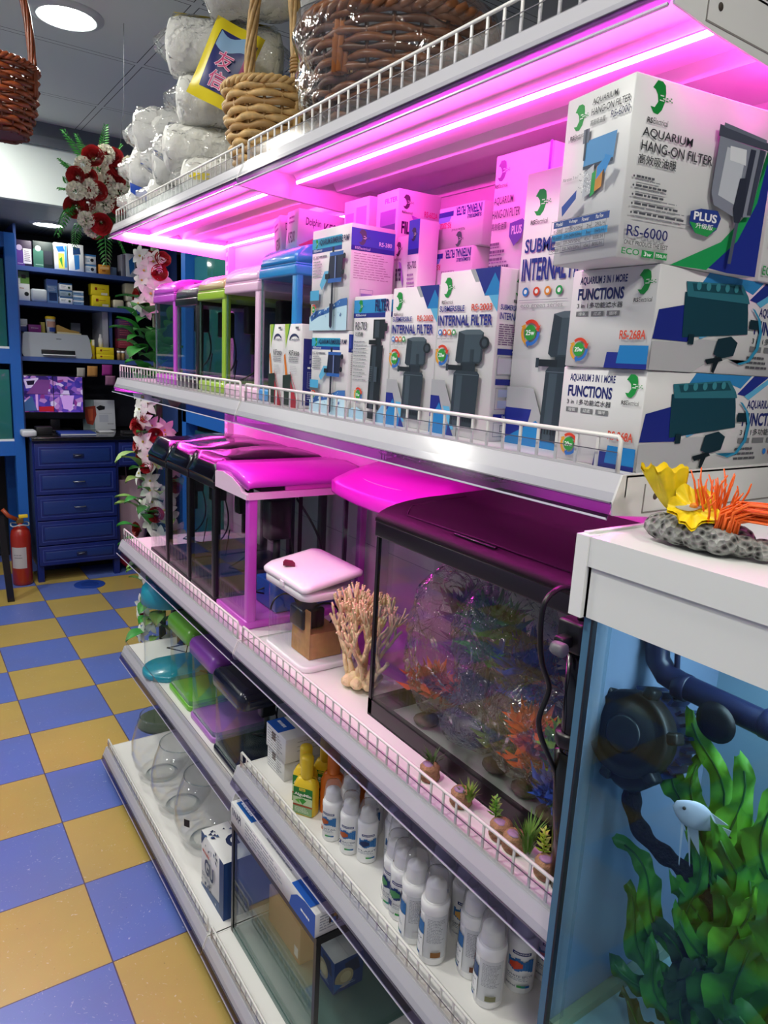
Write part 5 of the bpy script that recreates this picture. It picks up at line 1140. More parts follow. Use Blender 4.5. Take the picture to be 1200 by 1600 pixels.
floss_roll('bagged floss roll lying under the topmost one, behind the blue packet', (.760, 1.83, 2.045), (.86, -.42, .0), .058, .27, 2, [(3.2, .35, .02, .07)])
floss_roll('bagged floss roll third from the top, resting low behind the tan basket', (.735, 1.86, 1.940), (.9, -.4, .02), .056, .27, 3, [(2.7, .3, .05, .10)])
floss_roll('floss roll in the lowest layer, just above the top rail', (.740, 1.76, 1.860), (.8, -.6, 0), .046, .26, 4, [(3.1, .3, -.10, -.06)])
floss_roll('milky bag of floss at the top of the flower-side stack', (.745, 2.235, 2.060), (.85, -.5, .1), .068, .22, 5, None, True)
floss_roll('milky bag of floss in the middle of the flower-side stack', (.740, 2.255, 1.945), (.9, -.3, -.05), .064, .23, 6, None, True)
floss_roll('milky bag of floss between the flower-side stack and the clear rolls', (.745, 2.05, 1.945), (.9, -.35, 0), .066, .23, 16, None, True)
floss_roll('milky bag of floss at the bottom, right of the blue printed one', (.742, 2.07, 1.858), (.9, -.35, 0), .046, .24, 17, None, True)
t = floss_roll('milky bag with a blue print, lowest at the flower end of the top shelf', (.735, 2.26, 1.862), (.9, -.2, 0), .052, .23, 7, None, True)
m = MB(); m.grid(lambda u, v: Vector((.0615 * cos(2.2 + .6 * u + .35 * sin(3 * v)), .0615 * sin(2.2 + .6 * u + .35 * sin(3 * v)), -.115 + .10 * v)), 6, 10, mat('blue_bag_print', '#2a4fb4', .35)); o = m.build('blue_print', t)
floss_roll('long bagged floss roll standing upright between the tan and the dark basket', (.885, 1.60, 2.060), (-.02, -.05, 1), .066, .44, 8, [(2.4, .35, -.10, .21)])
floss_roll('bagged floss roll lying at the top edge of the picture over the tan basket', (.80, 1.72, 2.285), (.8, -.55, .05), .066, .30, 9, [(2.6, .5, -.1, .1)])
# the printed packet
t = thing('printed_packet', 'yellow and blue printed packet leaning between floss rolls and the tan basket', 'packet', (.678, 1.690, 2.078)); t.rotation_euler = (radians(24), radians(4), radians(52))
def soft(u, v, w, h, th, s): 
    e = (1 - (2 * u - 1) ** 4) * (1 - (2 * v - 1) ** 4); return Vector((-s * th * e + .003 * sin(7 * u + 5 * v), w * (.5 - u), h * (v - .5)))
m = MB()
for s in (1, -1): m.grid(lambda u, v: soft(u, v, .118, .175, .012, s), 12, 14, FLOSSY)
m.build('pouch', t)
m = MB(); PB = mat('packet_blue', '#20286e', .35); m.grid(lambda u, v: soft(.2 + .75 * u, .14 + .72 * v, .118, .175, .0135, 1) + Vector((-.0006, 0, 0)), 8, 10, PB)
m.grid(lambda u, v: soft(.22 + .7 * u, .66 + .19 * v - .05 * sin(6 * u), .118, .175, .0135, 1) + Vector((-.0010, 0, 0)), 10, 4, mat('packet_sky', '#8fb8dc', .35))
m.grid(lambda u, v: soft(.82 + .12 * u, .16 + .5 * v, .118, .175, .0135, 1) + Vector((-.0010, 0, 0)), 2, 6, mat('packet_pink', '#b02a78', .35))
p = Panel(m, (-.0172, .028, .025), (0, -1, 0), (0, 0, -1), .06, .085)
p.text('信', .15, .80, .52, .98, '#f2d0e4', .04); p.text('友', .15, .85, .02, .46, '#f2d0e4', .04); p.text('信', .18, .77, .54, .96, '#d84a80', .0); p.text('友', .18, .82, .04, .44, '#d84a80', .0)
m.build('print', t)
# baskets
def woven(m, r0, r1, h, rows, stakes, mt, mt2, tw=.0045, bulge=.0, ox=0, oy=0, oz=0, flat=1.0):
    for i in range(rows):
        f = (i + .5) / rows; r = r0 + (r1 - r0) * f + bulge * sin(pi * f); z = h * f; n = stakes * 4
        pts = []
        for k in range(n + 1):
            a = 2 * pi * k / n; s = sin(stakes / 2 * a * 1.0 + pi * (i % 2)); rr = r + tw * .9 * s
            pts.append((ox + rr * cos(a), oy + rr * sin(a), oz + z + .0012 * sin(5 * a + i)))
        m.tube(pts, h / rows * .54 * flat, mt if i % 3 else mt2, 5, cap=False)
    for k in range(stakes):
        a = 2 * pi * (k + .5) / stakes; m.tube([(ox + (r0 + (r1 - r0) * f + bulge * sin(pi * f)) * cos(a), oy + (r0 + (r1 - r0) * f + bulge * sin(pi * f)) * sin(a), oz + h * f) for f in (0, .33, .66, 1)], tw * .7, mt2, 5)
    m.lathe([(.001, .004), (r0, .004)], mt2, 24, (ox, oy, oz), cap0=True, cap1=False)
def rope_ring(m, r, z, tr, mt, n=72, strands=3, tw=9, c=(0, 0)):
    for s in range(strands):
        m.tube([(c[0] + (r + tr * cos(tw * a + 2 * pi * s / strands)) * cos(a), c[1] + (r + tr * cos(tw * a + 2 * pi * s / strands)) * sin(a), z + tr * sin(tw * a + 2 * pi * s / strands)) for a in [2 * pi * k / n for k in range(n + 1)]], tr * .95, mt, 5, cap=False)
TAN, TAN2 = mat('tan_wicker', '#c9a46a', .5, var=(60, .25)), mat('tan_wicker_dark', '#a8824e', .55)
BRW, BRW2 = mat('brown_wicker', '#7a4a2a', .4, var=(60, .3)), mat('brown_wicker_dark', '#5a341c', .45)
RED1, RED2 = mat('red_brown_wicker', '#7c3a1c', .32, var=(50, .3)), mat('red_brown_wicker_dark', '#5c2812', .35)
def handle_arc(m, r, z0, top, tr, mt, strands=6, ang=0.0, lean=(0, 0)):
    n = 28
    for s in range(strands):
        o = 2 * pi * s / strands; pts = []
        for k in range(n + 1):
            a = pi * k / n; x = r * cos(a); z = z0 + (top - z0) * sin(a) ** .7; tw = o + 5 * a
            px = x + tr * cos(tw) * cos(a); py = tr * sin(tw); pz = z + tr * cos(tw) * sin(a)
            pts.append((px * cos(ang) - py * sin(ang) + lean[0] * sin(a), px * sin(ang) + py * cos(ang) + lean[1] * sin(a), pz))
        m.tube(pts, tr * .62, mt, 5)
t = thing('wicker_basket', 'tan wicker basket with an upright handle at the shelf joint', 'basket', (.712, 1.520, zT + .001))
m = MB(); woven(m, .058, .094, .172, 12, 16, TAN, TAN2, .005, .008); m.build('body', t)
m = MB(); rope_ring(m, .097, .175, .0055, TAN, 72, 3, 14); m.build('rim', t)
m = MB(); handle_arc(m, .088, .06, .46, .008, TAN, 6, radians(100)); m.build('handle', t)
m = MB()
for k in range(5): m.tube([(.088 * cos(radians(280)) + .013 * cos(a), .088 * sin(radians(280)) + .013 * sin(a), .20 + .006 * k) for a in [2 * pi * i / 14 for i in range(15)]], .0032, TAN2, 5)
m.build('handle_binding', t)
t = thing('wicker_basket', 'large dark brown wicker basket wrapped in clear film on the top shelf', 'basket', (.770, 1.135, zT + .001))
m = MB(); woven(m, .115, .165, .165, 14, 24, BRW, BRW2, .005, .010); m.build('body', t)
m = MB(); rope_ring(m, .167, .170, .008, BRW, 96, 3, 18); m.build('rim', t)
m = MB(); handle_arc(m, .155, .08, .52, .010, mat('amber_wicker', '#a8642c', .4), 7, radians(20)); handle_arc(m, .150, .08, .50, .004, TAN, 3, radians(26)); m.build('handle', t)
r_ = random.Random(9); ph = [(r_.randint(3, 11), r_.uniform(1, 6), r_.uniform(0, 6.3), r_.uniform(.004, .014)) for _ in range(14)]
def wrapf(u, v):
    a = 2 * pi * u; prof = [(.125, 0), (.165, .06), (.182, .16), (.175, .19), (.13, .225), (.07, .25), (.035, .30), (.02, .42), (.03, .55)]
    x = v * (len(prof) - 1); i = min(int(x), len(prof) - 2); f = x - i; r = prof[i][0] * (1 - f) + prof[i + 1][0] * f; z = prof[i][1] * (1 - f) + prof[i + 1][1] * f
    k = 1 + sum(w * sin(f_ * a + g * z * 20 + p_) for f_, g, p_, w in ph)
    return Vector((r * k * cos(a), r * k * sin(a), z))
m = MB(); m.grid(wrapf, 72, 40, FILM_S); m.build('film_wrap', t)
t = thing('wicker_basket', 'red-brown wicker basket hanging from the ceiling at the top left', 'basket', (.292, 2.325, 1.985))
m = MB(); woven(m, .068, .098, .165, 13, 18, RED1, RED2, .005, .010); m.build('body', t)
m = MB(); rope_ring(m, .101, .17, .006, RED1, 72, 3, 14); m.build('rim', t)
m = MB(); handle_arc(m, .100, .10, .445, .007, RED1, 6, radians(-32)); m.build('handle', t)
m = MB(); m.tube([(0, 0, .448), (.004, 0, .462), (0, 0, .48)], .0025, mat('wire_hook', '#8a8a8a', .3, metal=.8), 6); m.build('hook', t)

# ------------------------------------------------------------------ artificial flowers
ROSE = mat('red_silk_rose', '#a01c20', .6, var=(40, .25)); CARN = mat('white_silk_carnation', '#e4e2d4', .7, var=(40, .12)); LILY = mat('white_silk_lily', '#e0e4dc', .6); LEAF = mat('silk_leaf_green', '#2f8a34', .5, var=(30, .3)); LEAFD = mat('silk_leaf_pale', '#6f9a4a', .5, var=(30, .25)); RUST = mat('rust_silk_leaf', '#a04a1e', .55)
rf = random.Random(21)
def mesh_of(mb, name):
    o = mb.build(name); me = o.data; bpy.data.objects.remove(o); return me
def rose_mesh(r):
    m = MB()
    for ring, (k, rr, op) in enumerate(((3, .35, .2), (4, .6, .5), (5, .85, .85), (6, 1.05, 1.2))):
        for i in range(k):
            a = 2 * pi * i / k + ring * .7; w = 2.2 * pi / k / 2
            def fn(u, v, a=a, w=w, rr=rr, op=op):
                b = a + w * (u - .5) * 2; R_ = r * rr * (.35 + .65 * v ** .8 * (1 + .12 * op * v)); return Vector((R_ * cos(b), R_ * sin(b), r * (.9 * v * (1.1 - .35 * op) + .08 * sin(5 * u) * v)))
            m.grid(fn, 5, 4, ROSE)
    return mesh_of(m, 'rose')
def carnation_mesh(r):
    m = MB()
    for k in range(34):
        z = 1 - 1.5 * (k + .5) / 34; a = k * 2.4; rad = math.sqrt(max(0, 1 - z * z)); n = Vector((rad * cos(a), rad * sin(a), z)); s = n.cross(Vector((.3, .2, 1))).normalized(); q = n.cross(s)
        def fn(u, v): return n * r * (.35 + .65 * v) + s * r * .42 * (u - .5) * 2 * v + q * r * .16 * sin(10 * u + k) * v
        m.grid(fn, 6, 2, CARN)
    return mesh_of(m, 'carnation')
def lily_mesh(r):
    m = MB()
    for k in range(6):
        a = pi / 3 * k
        def fn(u, v):
            w = r * .28 * sin(pi * min(1, v * .9 + .08)) * (u - .5) * 2; R_ = r * v; z = r * (.5 * v - .55 * v * v) - abs(u - .5) * r * -.08
            return Vector((R_ * cos(a) - w * sin(a), R_ * sin(a) + w * cos(a), z))
        m.grid(fn, 2, 5, LILY)
    m.ball((0, 0, .1 * r), r * .1, mat('lily_centre', '#c9b84a', .6), 6)
    return mesh_of(m, 'lily')
def leaf_mesh(ln, w, mt, fern=False):
    m = MB()
    if fern:
        m.tube([(0, 0, 0), (ln * .5, 0, .01), (ln, 0, -.005)], .0012, mt, 5)
        for k in range(12):
            f = (k + 1) / 13; x = ln * f; wl = w * (1 - abs(f - .35) * .9)
            for s in (-1, 1): m.add([(x, 0, .008 * sin(pi * f)), (x + .008, s * wl * .5, .006), (x + .012, s * wl, -.002), (x + .002, s * wl * .6, .002)], [(0, 1, 2, 3)], mt)
    else:
        m.grid(lambda u, v: Vector((ln * v, w * sin(pi * min(1, v * .96 + .03)) * (u - .5) * 2, ln * (.18 * sin(pi * v)) + abs(u - .5) * w * .5)), 4, 6, mt)
    return mesh_of(m, 'leaf')
ROSE_M, CARN_M, LILY_M = rose_mesh(.030), carnation_mesh(.028), lily_mesh(.048)
LEAF_M, LEAFP_M, FERN_M, RUST_M = leaf_mesh(.075, .022, LEAF), leaf_mesh(.07, .02, LEAFD), leaf_mesh(.12, .022, LEAF, True), leaf_mesh(.06, .02, RUST)
def put(me, name, par, p, d, s=1.0, spin=None):
    o = bpy.data.objects.new(name, me); COL.objects.link(o); o.parent = par; o.location = p; o.rotation_mode = 'QUATERNION'
    from mathutils import Quaternion
    q = Vector(d).normalized().to_track_quat('Z', 'Y'); o.rotation_quaternion = q @ Quaternion((0, 0, 1), rf.uniform(0, 6.28) if spin is None else spin); o.scale = (s, s, s); return o
def putx(me, name, par, p, d, s=1.0):
    o = put(me, name, par, p, d, s, 0); o.rotation_quaternion = Vector(d).normalized().to_track_quat('X', 'Z'); return o
base = Vector((.655, 2.60, 1.93))
t = thing('flower_bouquet', 'hanging bouquet of red roses and white carnations with fern leaves', 'artificial flowers', base)
m = MB(); m.ball((0, .02, -.01), .055, mat('bouquet_foam', '#2f4a2c', .9), 12, (1, .6, 1.6)); m.tube([(.02, .02, .05), (.05, .03, .3), (.055, .03, .535)], .0008, mat('dark_thread', '#3a3d45', .8), 5); m.build('hanging_core', t)
CAMDIR = Vector((-.25, -1, -.12))
for p in [(.589, 2.028), (.666, 2.013), (.659, 1.977), (.538, 1.965), (.578, 1.969), (.601, 1.932), (.538, 1.879), (.57, 1.896), (.663, 1.901), (.721, 2.011), (.607, 1.837), (.654, 2.04)]:
    put(ROSE_M, 'rose', t, Vector((p[0] - .655, rf.uniform(-.045, -.005), p[1] - 1.93)), CAMDIR + Vector(((p[0] - .62) * 4, 0, (p[1] - 1.93) * 3)), rf.uniform(.85, 1.05))
for p in [(.556, 2.002), (.625, 2.046), (.612, 2.003), (.631, 1.966), (.531, 1.921), (.571, 1.933), (.633, 1.926), (.67, 1.938), (.7, 2.028), (.702, 1.984), (.624, 1.901), (.596, 1.867), (.56, 1.839), (.586, 1.819)]:
    put(CARN_M, 'carnation', t, Vector((p[0] - .655, rf.uniform(-.05, -.005), p[1] - 1.93)), CAMDIR + Vector(((p[0] - .62) * 4, 0, (p[1] - 1.93) * 3)), rf.uniform(.9, 1.1))
for a, b in [((.566, 2.024), (.514, 2.075)), ((.625, 2.063), (.627, 2.117)), ((.542, 1.985), (.497, 2.0)), ((.518, 1.873), (.481, 1.799)), ((.535, 1.86), (.50, 1.84)), ((.512, 1.946), (.50, 1.953)), ((.62, 1.83), (.618, 1.734)), ((.54, 1.82), (.524, 1.762)), ((.68, 1.86), (.70, 1.80))]:
    pa = Vector((a[0] - .655, -.01, a[1] - 1.93)); pb = Vector((b[0] - .655, -.04, b[1] - 1.93)); o = putx(FERN_M, 'fern_leaf', t, pa - (pb - pa) * .3, pb - pa, (pb - pa).length / .12 * 1.6)
for k in range(26):
    a = 2 * pi * k / 26 + rf.uniform(-.1, .1); r = rf.uniform(.05, .09); putx(FERN_M if k % 2 else LEAF_M, 'leaf', t, Vector((-.035 + r * .7 * cos(a), .0, r * 1.1 * sin(a))), Vector((cos(a), rf.uniform(-.7, -.1), sin(a))), rf.uniform(.6, .9))
for k in range(12):
    a = rf.uniform(0, 2 * pi); r = rf.uniform(.02, .10); put(CARN_M if k % 3 else ROSE_M, 'carnation' if k % 3 else 'rose', t, Vector((-.035 + r * .8 * cos(a), rf.uniform(.0, .03), r * 1.15 * sin(a))), CAMDIR + Vector((cos(a) * .5, 0, sin(a) * .5)), rf.uniform(.8, 1.0))
t = thing('flower_garland', 'tall garland column of white lilies, red roses and green leaves beyond the shelves', 'artificial flowers', (.800, 2.60, 0))
m = MB(); m.tube([(0, 0, 0), (0, 0, .9), (-.01, 0, 1.80)], .014, mat('garland_pole', '#3a4a32', .8), 8); m.lathe([(.10, 0), (.10, .012), (.02, .02)], mat('garland_pole', '#3a4a32', .8), 20); m.build('pole', t)
def around(z, r): 
    a = rf.uniform(pi * .95, pi * 1.62); return Vector((r * cos(a), r * sin(a) * .8, z)), Vector((cos(a), sin(a), rf.uniform(-.2, .5)))
for k in range(64):
    z = .30 + 1.47 * (k + rf.uniform(0, 1)) / 64
    if 1.36 < z < 1.55 and rf.random() < .85: continue
    p, d = around(z, rf.uniform(.05, .10)); put(LILY_M, 'lily', t, p, d, rf.uniform(.8, 1.05))
for k in range(20):
    z = .45 + 1.3 * (k + rf.uniform(0, 1)) / 20
    if 1.32 < z < 1.58: continue
    p, d = around(z, rf.uniform(.06, .085)); put(ROSE_M, 'rose', t, p, d, rf.uniform(.7, .9))
for z in (1.15, 1.18, 1.165, 1.74, 1.70): p, d = around(z, .08); put(ROSE_M, 'rose', t, p, d, .8)
for k in range(96):
    z = .25 + 1.52 * (k + rf.uniform(0, 1)) / 96 if k < 56 else rf.uniform(1.30, 1.60)
    p, d = around(z, rf.uniform(.05, .085)); putx((LEAF_M if k >= 56 or k % 2 else LEAFP_M), 'leaf', t, p, d + Vector((0, 0, rf.uniform(-.4, .5))), rf.uniform(.9, 1.5))

# ------------------------------------------------------------------ the counter at the back
BLU = mat('blue_painted_wood', '#11236c', .38, var=(6, .15)); BLU2 = mat('light_blue_line', '#44559c', .4); BLUS = mat('blue_shelf_board', '#3f5a9c', .45); DESKTOP = mat('black_desk_top', '#121216', .12, coat=.4); HND = mat('pewter_handle', '#8a8e98', .3, metal=.7)
t = thing('drawer_cabinet', 'dark blue counter with five framed drawers and a black top', 'cabinet', (.668, 4.61, 0))
m = MB(); m.box(.0, .49, .02, .50, .10, .875, BLU); m.box(.49, .80, .022, .50, .70, .875, BLU); m.box(.77, .80, .02, .50, .0, .875, BLU); m.box(-.0005, .0, .03, .49, .12, .87, mat('grey_cabinet_side', '#2c3a5c', .5)); m.build('body', t)
for x in (0.0, .45):
    m = MB(); m.box(x, x + .035, .02, .055, 0, .10, BLU); m.build('leg', t)
m = MB(); m.rbox(-.006, .82, -.02, .52, .877, .897, DESKTOP, .003); m.build('worktop', t)
def drawer(x0, x1, z0, z1, hk):
    m = MB(); m.rbox(x0, x1, .0, .020, z0, z1, BLU, .003); p = Panel(m, (x0, 0, z1), (1, 0, 0), (0, 0, -1), x1 - x0, z1 - z0)
    W_, H_ = x1 - x0, z1 - z0; i, j = .022 / W_, .022 / H_; p.frame(i, 1 - i, j, 1 - j, .0028, BLU2); i, j = .036 / W_, .036 / H_; m.rbox(x0 + .036, x1 - .036, -.004, .002, z0 + .036, z1 - .036, mat('drawer_panel_blue', '#183274', .4), .004)
    o = m.build('drawer', t); xc, zc = (x0 + x1) / 2 + .01, (z0 + z1) / 2
    if hk == 'bar': q = MB(); q.tube([(xc - .032, -.003, zc), (xc - .03, -.018, zc), (xc + .03, -.018, zc), (xc + .032, -.003, zc)], .004, HND, 8); q.build('handle', o)
    elif hk == 'cup': q = MB(); q.rbox(xc - .03, xc + .03, -.012, -.003, zc - .012, zc + .012, mat('dark_handle', '#16204a', .4), .004); q.tube([(xc - .02, -.013, zc), (xc + .015, -.016, zc + .004)], .003, HND, 6); q.build('handle', o)
for k, (a, b) in enumerate(((.707, .86), (.549, .70), (.391, .543), (.235, .385), (.108, .229))): drawer(.008, .472, a, b, ('cup', 'bar', 'bar', None, 'cup')[k])
drawer(.492, .79, .712, .858, None)
# wall shelves above the counter
t = thing('open_shelving', 'dark open shelving with blue boards on the back wall above the counter', 'shelves', (.660, 4.78, 0))
m = MB(); m.box(.0, .92, .40, .42, .90, 2.10, mat('navy_back_board', '#0e1020', .7)); m.build('back_panel', t)
for x in (-.012, .92): m = MB(); m.box(x, x + .014, .0, .42, .90, 2.10, BLUS); m.build('side', t)
for z in (1.875, 1.68, 1.36): m = MB(); m.box(.002, .92, 0, .40, z - .026, z, BLUS); m.build('shelf', t)
m = MB(); m.box(.49, .525, .12, .40, 1.36, 1.655, mat('pale_divider', '#c4c6d4', .6)); m.box(.53, .545, .1, .40, 1.36, 1.655, BLUS); m.build('divider', t)
def bk(name, x0, x1, z0, z1, y, dp, col, label, cat='box', art=None, r=.002):
    m = MB(); W_, H_ = x1 - x0, z1 - z0; m.rbox(0, W_, 0, dp, 0, H_, mat('bk_' + col.lstrip('#'), col, .5), r, 2)
    if art: art(Panel(m, (0, 0, H_), (1, 0, 0), (0, 0, -1), W_, H_))
    return tag(m.build(name, None, (x0, y, z0)), label, cat)
S1, S2, S3 = 1.8755, 1.6805, 1.3605
bk('product_box', .664, .745, S1, 2.018, 4.80, .1, '#2a1a3a', 'tall purple and white device box at the left end of the highest back shelf', art=lambda p: (p.rect(.0, .5, .4, 1, '#5a3a8c'), p.rect(.42, .95, .32, .9, '#e0dce4'), p.disc(.18, .3, .016, '#b0a0c0'), p.lines(.5, .9, .4, .85, 6, '#55405a', 2), p.lines(.05, .4, .9, .95, 1, '#d0c0e0', 1)))
bk('product_box', .751, .858, S1, 2.023, 4.80, .1, '#1c2a2c', 'tall dark green device box second on the highest back shelf', art=lambda p: (p.poly([(0, .3), (.5, .35), (.5, 1), (0, 1)], '#3f6f62'), p.disc(.25, .28, .016, '#a8d0c0'), p.rect(.55, .95, .34, .85, '#2c303c'), p.lines(.1, .5, .88, .94, 1, '#a0c8b8', 1)))
bk('product_box', .865, .938, S1, 2.028, 4.80, .1, '#dfe4e8', 'white box with blue and yellow print on the highest back shelf', art=lambda p: (p.poly([(.1, .15), (.7, .1), (.8, .3), (.3, .35)], '#1f5fb4'), p.rect(.3, .75, .38, .95, '#e0dc5a'), p.rect(.78, .95, .1, .9, '#4a9ad0'), p.poly([(.35, .6), (.6, .5), (.6, .9)], '#3f9a4a')))
bk('product_box', .944, 1.030, S1, 2.030, 4.80, .1, '#e4e8ec', 'white box with a large blue device print on the highest back shelf', art=lambda p: (p.poly([(.3, .1), (.75, .12), (.8, .35), (.3, .4)], '#1a3a6a'), p.poly([(.35, .4), (.7, .38), (.7, .9), (.4, .95)], '#2a70b8')))
for k, (a, b) in enumerate(((S1, 1.9245), (1.925, 1.983))): bk('product_box', 1.036, 1.103, a, b, 4.81, .08, '#d4dae0', ('lower', 'upper')[k] + ' small white and blue box stacked right of the tall boxes, highest back shelf', art=lambda p: (p.rect(0, 1, 0, .18, '#3f78b0'), p.disc(.65, .55, .010, '#22262e'), p.lines(.1, .5, .4, .8, 3, '#5a8ab0', 1)))
bk('product_box', 1.117, 1.185, S1, 1.932, 4.81, .08, '#d8902a', 'flat orange box on the highest back shelf', art=lambda p: (p.rect(.1, .9, .2, .45, '#f0c080'), p.lines(.3, .7, .55, .85, 1, '#8a3a1a', 2)))
bk('product_box', 1.188, 1.226, S1, 1.925, 4.82, .08, '#6a8098', 'small grey blue box beside the flat orange one')
bk('product_box', 1.255, 1.278, S1, 2.008, 4.81, .1, '#8a8a98', 'grey box standing edge on near the flowers, highest back shelf')
bk('product_box', 1.280, 1.340, S1, 2.016, 4.81, .1, '#dfe6ee', 'white box with blue swirl print nearest the flowers, highest back shelf', art=lambda p: p.poly([(.3, .3), (.8, .1), (.9, .6), (.4, .9)], '#2f78c0'))
bk('product_box', .664, .724, S2, 1.776, 4.80, .08, '#e0e2e4', 'white cube box with a small black device print, middle back shelf', art=lambda p: (p.disc(.7, .6, .012, '#1a1c22'), p.lines(.1, .5, .25, .35, 1, '#a0703a', 1)))
bk('product_box', .664, .724, 1.7765, 1.847, 4.80, .08, '#2f4a34', 'dark green printed box on top of the white cube box', art=lambda p: (p.rect(0, 1, .5, 1, '#6fa04a'), p.rect(.3, .7, .3, .6, '#15181a'), p.rect(0, .2, .6, 1, '#e0e4e0')))
bk('plastic_tub', .730, .818, S2, 1.754, 4.80, .09, '#b9c2cc', 'pale grey plastic tub on the middle back shelf', 'tub', r=.012)
bk('product_box', .822, .884, S2, 1.818, 4.84, .09, '#7aa0d0', 'light blue box with a dark device print, middle back shelf', art=lambda p: (p.rect(0, 1, 0, .25, '#5a7ac0'), p.rect(.2, .9, .55, .9, '#1f3a6a'), p.lines(.1, .9, .3, .5, 4, '#e0e8f4', 1)))
for k, (a, b, c2) in enumerate(((S2, 1.722, '#e6e8ea'), (1.7225, 1.760, '#8aa0b4'), (1.7605, 1.800, '#e6e8ea'))): bk('product_box', .887, .958, a, b, 4.80, .08, c2, ('bottom', 'middle', 'top')[k] + ' of three small white and blue boxes stacked on the middle back shelf', art=lambda p: (p.rect(0, 1, 0, .2, '#2f5a8c'), p.disc(.75, .6, .007, '#2f4a3a'), p.lines(.08, .5, .4, .7, 2, '#6a7a8a', 1)))
for k, (a, b) in enumerate(((S2, 1.707), (1.7075, 1.736), (1.7365, 1.763))): bk('product_box', .960, 1.024, a, b, 4.81, .08, '#8ab0d4', ('bottom', 'middle', 'top')[k] + ' of three thin blue boxes stacked beside the white ones', art=lambda p: (p.rect(0, 1, 0, .3, '#e4e8ee'), p.lines(.1, .8, .5, .85, 1, '#24508a', 1)))
for k, (a, b, x) in enumerate(((S2, 1.747, 1.072), (1.7475, 1.814, 1.067))): bk('yellow_box', x, x + .106, a, b, 4.80, .08, '#e6cf14', ('lower', 'upper')[k] + ' yellow box of a stacked pair on the middle back shelf', art=lambda p: (p.rect(.2, .34, .3, .55, '#8a2a1a'), p.lines(.38, .75, .4, .52, 1, '#a8641a', 1), p.rect(.55, .9, .75, .95, '#d8d4c0')))
bk('plastic_tub', 1.196, 1.262, S2, 1.731, 4.80, .08, '#d4ceb4', 'ivory tub at the right of the yellow boxes', 'tub', r=.010)
for k, (a, b) in enumerate(((S2, 1.728), (1.7285, 1.772), (1.7725, 1.838))): bk('plastic_tub', 1.268 + .01 * (2 - k), 1.362, a, b, 4.80, .08, ('#d8d4c8', '#cfcab8', '#c0b89c')[k], ('lowest', 'middle', 'topmost')[k] + ' cream tub of the stack beside the flowers, middle back shelf', 'tub', r=.010)
t = thing('printer', 'grey desktop printer with a paper slot on the back shelf', 'printer', (.673, 4.785, S3))
PG = mat('printer_grey', '#a9b0ba', .35)
m = MB(); m.prism([(0, 0), (.375, 0), (.385, .02), (.372, .115), (.36, .142), (.012, .142), (.0, .125), (-.01, .02)], 'y', 0, .26, PG); m.build('body', t)
m = MB(); m.rbox(.095, .285, -.004, .01, .018, .044, mat('printer_slot', '#14161a', .4), .002); m.build('paper_slot', t)
m = MB(); m.rbox(.10, .282, -.03, .004, .012, .018, mat('printer_tray', '#d4d8de', .4), .002); m.build('paper_tray', t)
m = MB(); p = Panel(m, (.18, -.0002, .112), (1, 0, 0), (0, 0, -1), .03, .008); p.lines(0, 1, 0, 1, 1, '#4a5058', 1, .6, False); m.build('badge', t)
ZP = S3 + .1425
bk('small_box', .668, .709, ZP, 1.542, 4.86, .04, '#22307c', 'small dark blue box at the left on the printer', art=lambda p: p.rect(.1, .9, 0, .2, '#e0e2ea')); bk('small_box', .672, .712, 1.5425, 1.578, 4.865, .03, '#d4d8e4', 'small white box standing on the dark blue one above the printer')
bk('small_box', .716, .785, ZP, 1.548, 4.86, .05, '#8a2a8c', 'magenta carton on top of the printer', art=lambda p: p.lines(.2, .8, .4, .6, 1, '#e8d0ec', 1)); bk('small_box', .787, .81, ZP, 1.566, 4.875, .05, '#a89a4a', 'olive carton behind the magenta one on the printer')
t = thing('food_cup', 'white cup with a yellow lid standing on the printer', 'cup', (.842, 4.88, ZP)); m = MB(); m.lathe([(.022, 0), (.028, .084)], mat('cup_white', '#dcdce2', .4), 20); p = Panel(m, (0, 0, .07), (0, -1, 0), (0, 0, -1), .06, .06, curve=(0, 0, .0275, pi * 1.2, pi * .8)); p.rect(0, 1, .0, .55, '#c89a8a'); p.rect(.2, .8, .6, 1, '#2f4a9c'); m.build('cup', t); m = MB(); m.lathe([(.029, .084), (.030, .088), (.029, .098), (.02, .101)], YEL, 20); m.build('lid', t)
m = MB(); m.prism([(0, 0), (.132, 0), (.13, .018), (.07, .028), (.01, .052), (0, .05)], 'y', 0, .12, mat('manila', '#b8924a', .6)); m.prism([(0, .0), (.14, -.0), (.14, .008), (0, .012)], 'y', -.005, 0, mat('paper_edge', '#e0d8bc', .6)); tag(m.build('paper_stack', None, (.872, 4.86, ZP)), 'stack of manila papers on the printer', 'papers')
bk('bottle', .992, 1.048, S3, 1.578, 5.05, .05, '#3a5a48', 'dark green bottle box standing behind the printer', 'bottle', art=lambda p: p.rect(0, 1, 0, .28, '#7a8290'))
bk('yellow_box', 1.040, 1.076, S3, 1.478, 4.80, .05, '#e0c41a', 'narrow yellow box standing right of the printer', art=lambda p: (p.poly([(0, 0), (.6, 0), (0, .4)], '#5a9a3a'), p.disc(.5, .8, .008, '#b04a1a'), p.rect(.6, 1, .0, .3, '#f0ecd0')))
for k, (a, b) in enumerate(((S3, 1.392), (1.3925, 1.434))): bk('yellow_box', 1.088, 1.192, a, b, 4.80, .08, '#e6cf14', ('lower', 'upper')[k] + ' yellow box right of the printer on the back shelf', art=lambda p: (p.rect(.2, .32, .3, .6, '#8a2a1a'), p.lines(.38, .75, .4, .56, 1, '#a8641a', 1)))
m = MB(); m.lathe([(.014, 0), (.015, .05), (.008, .065), (.007, .08)], WB, 16); tag(m.build('white_bottle', None, (1.122, 4.84, 1.4345)), 'white bottle standing on the yellow box by the divider', 'bottle')
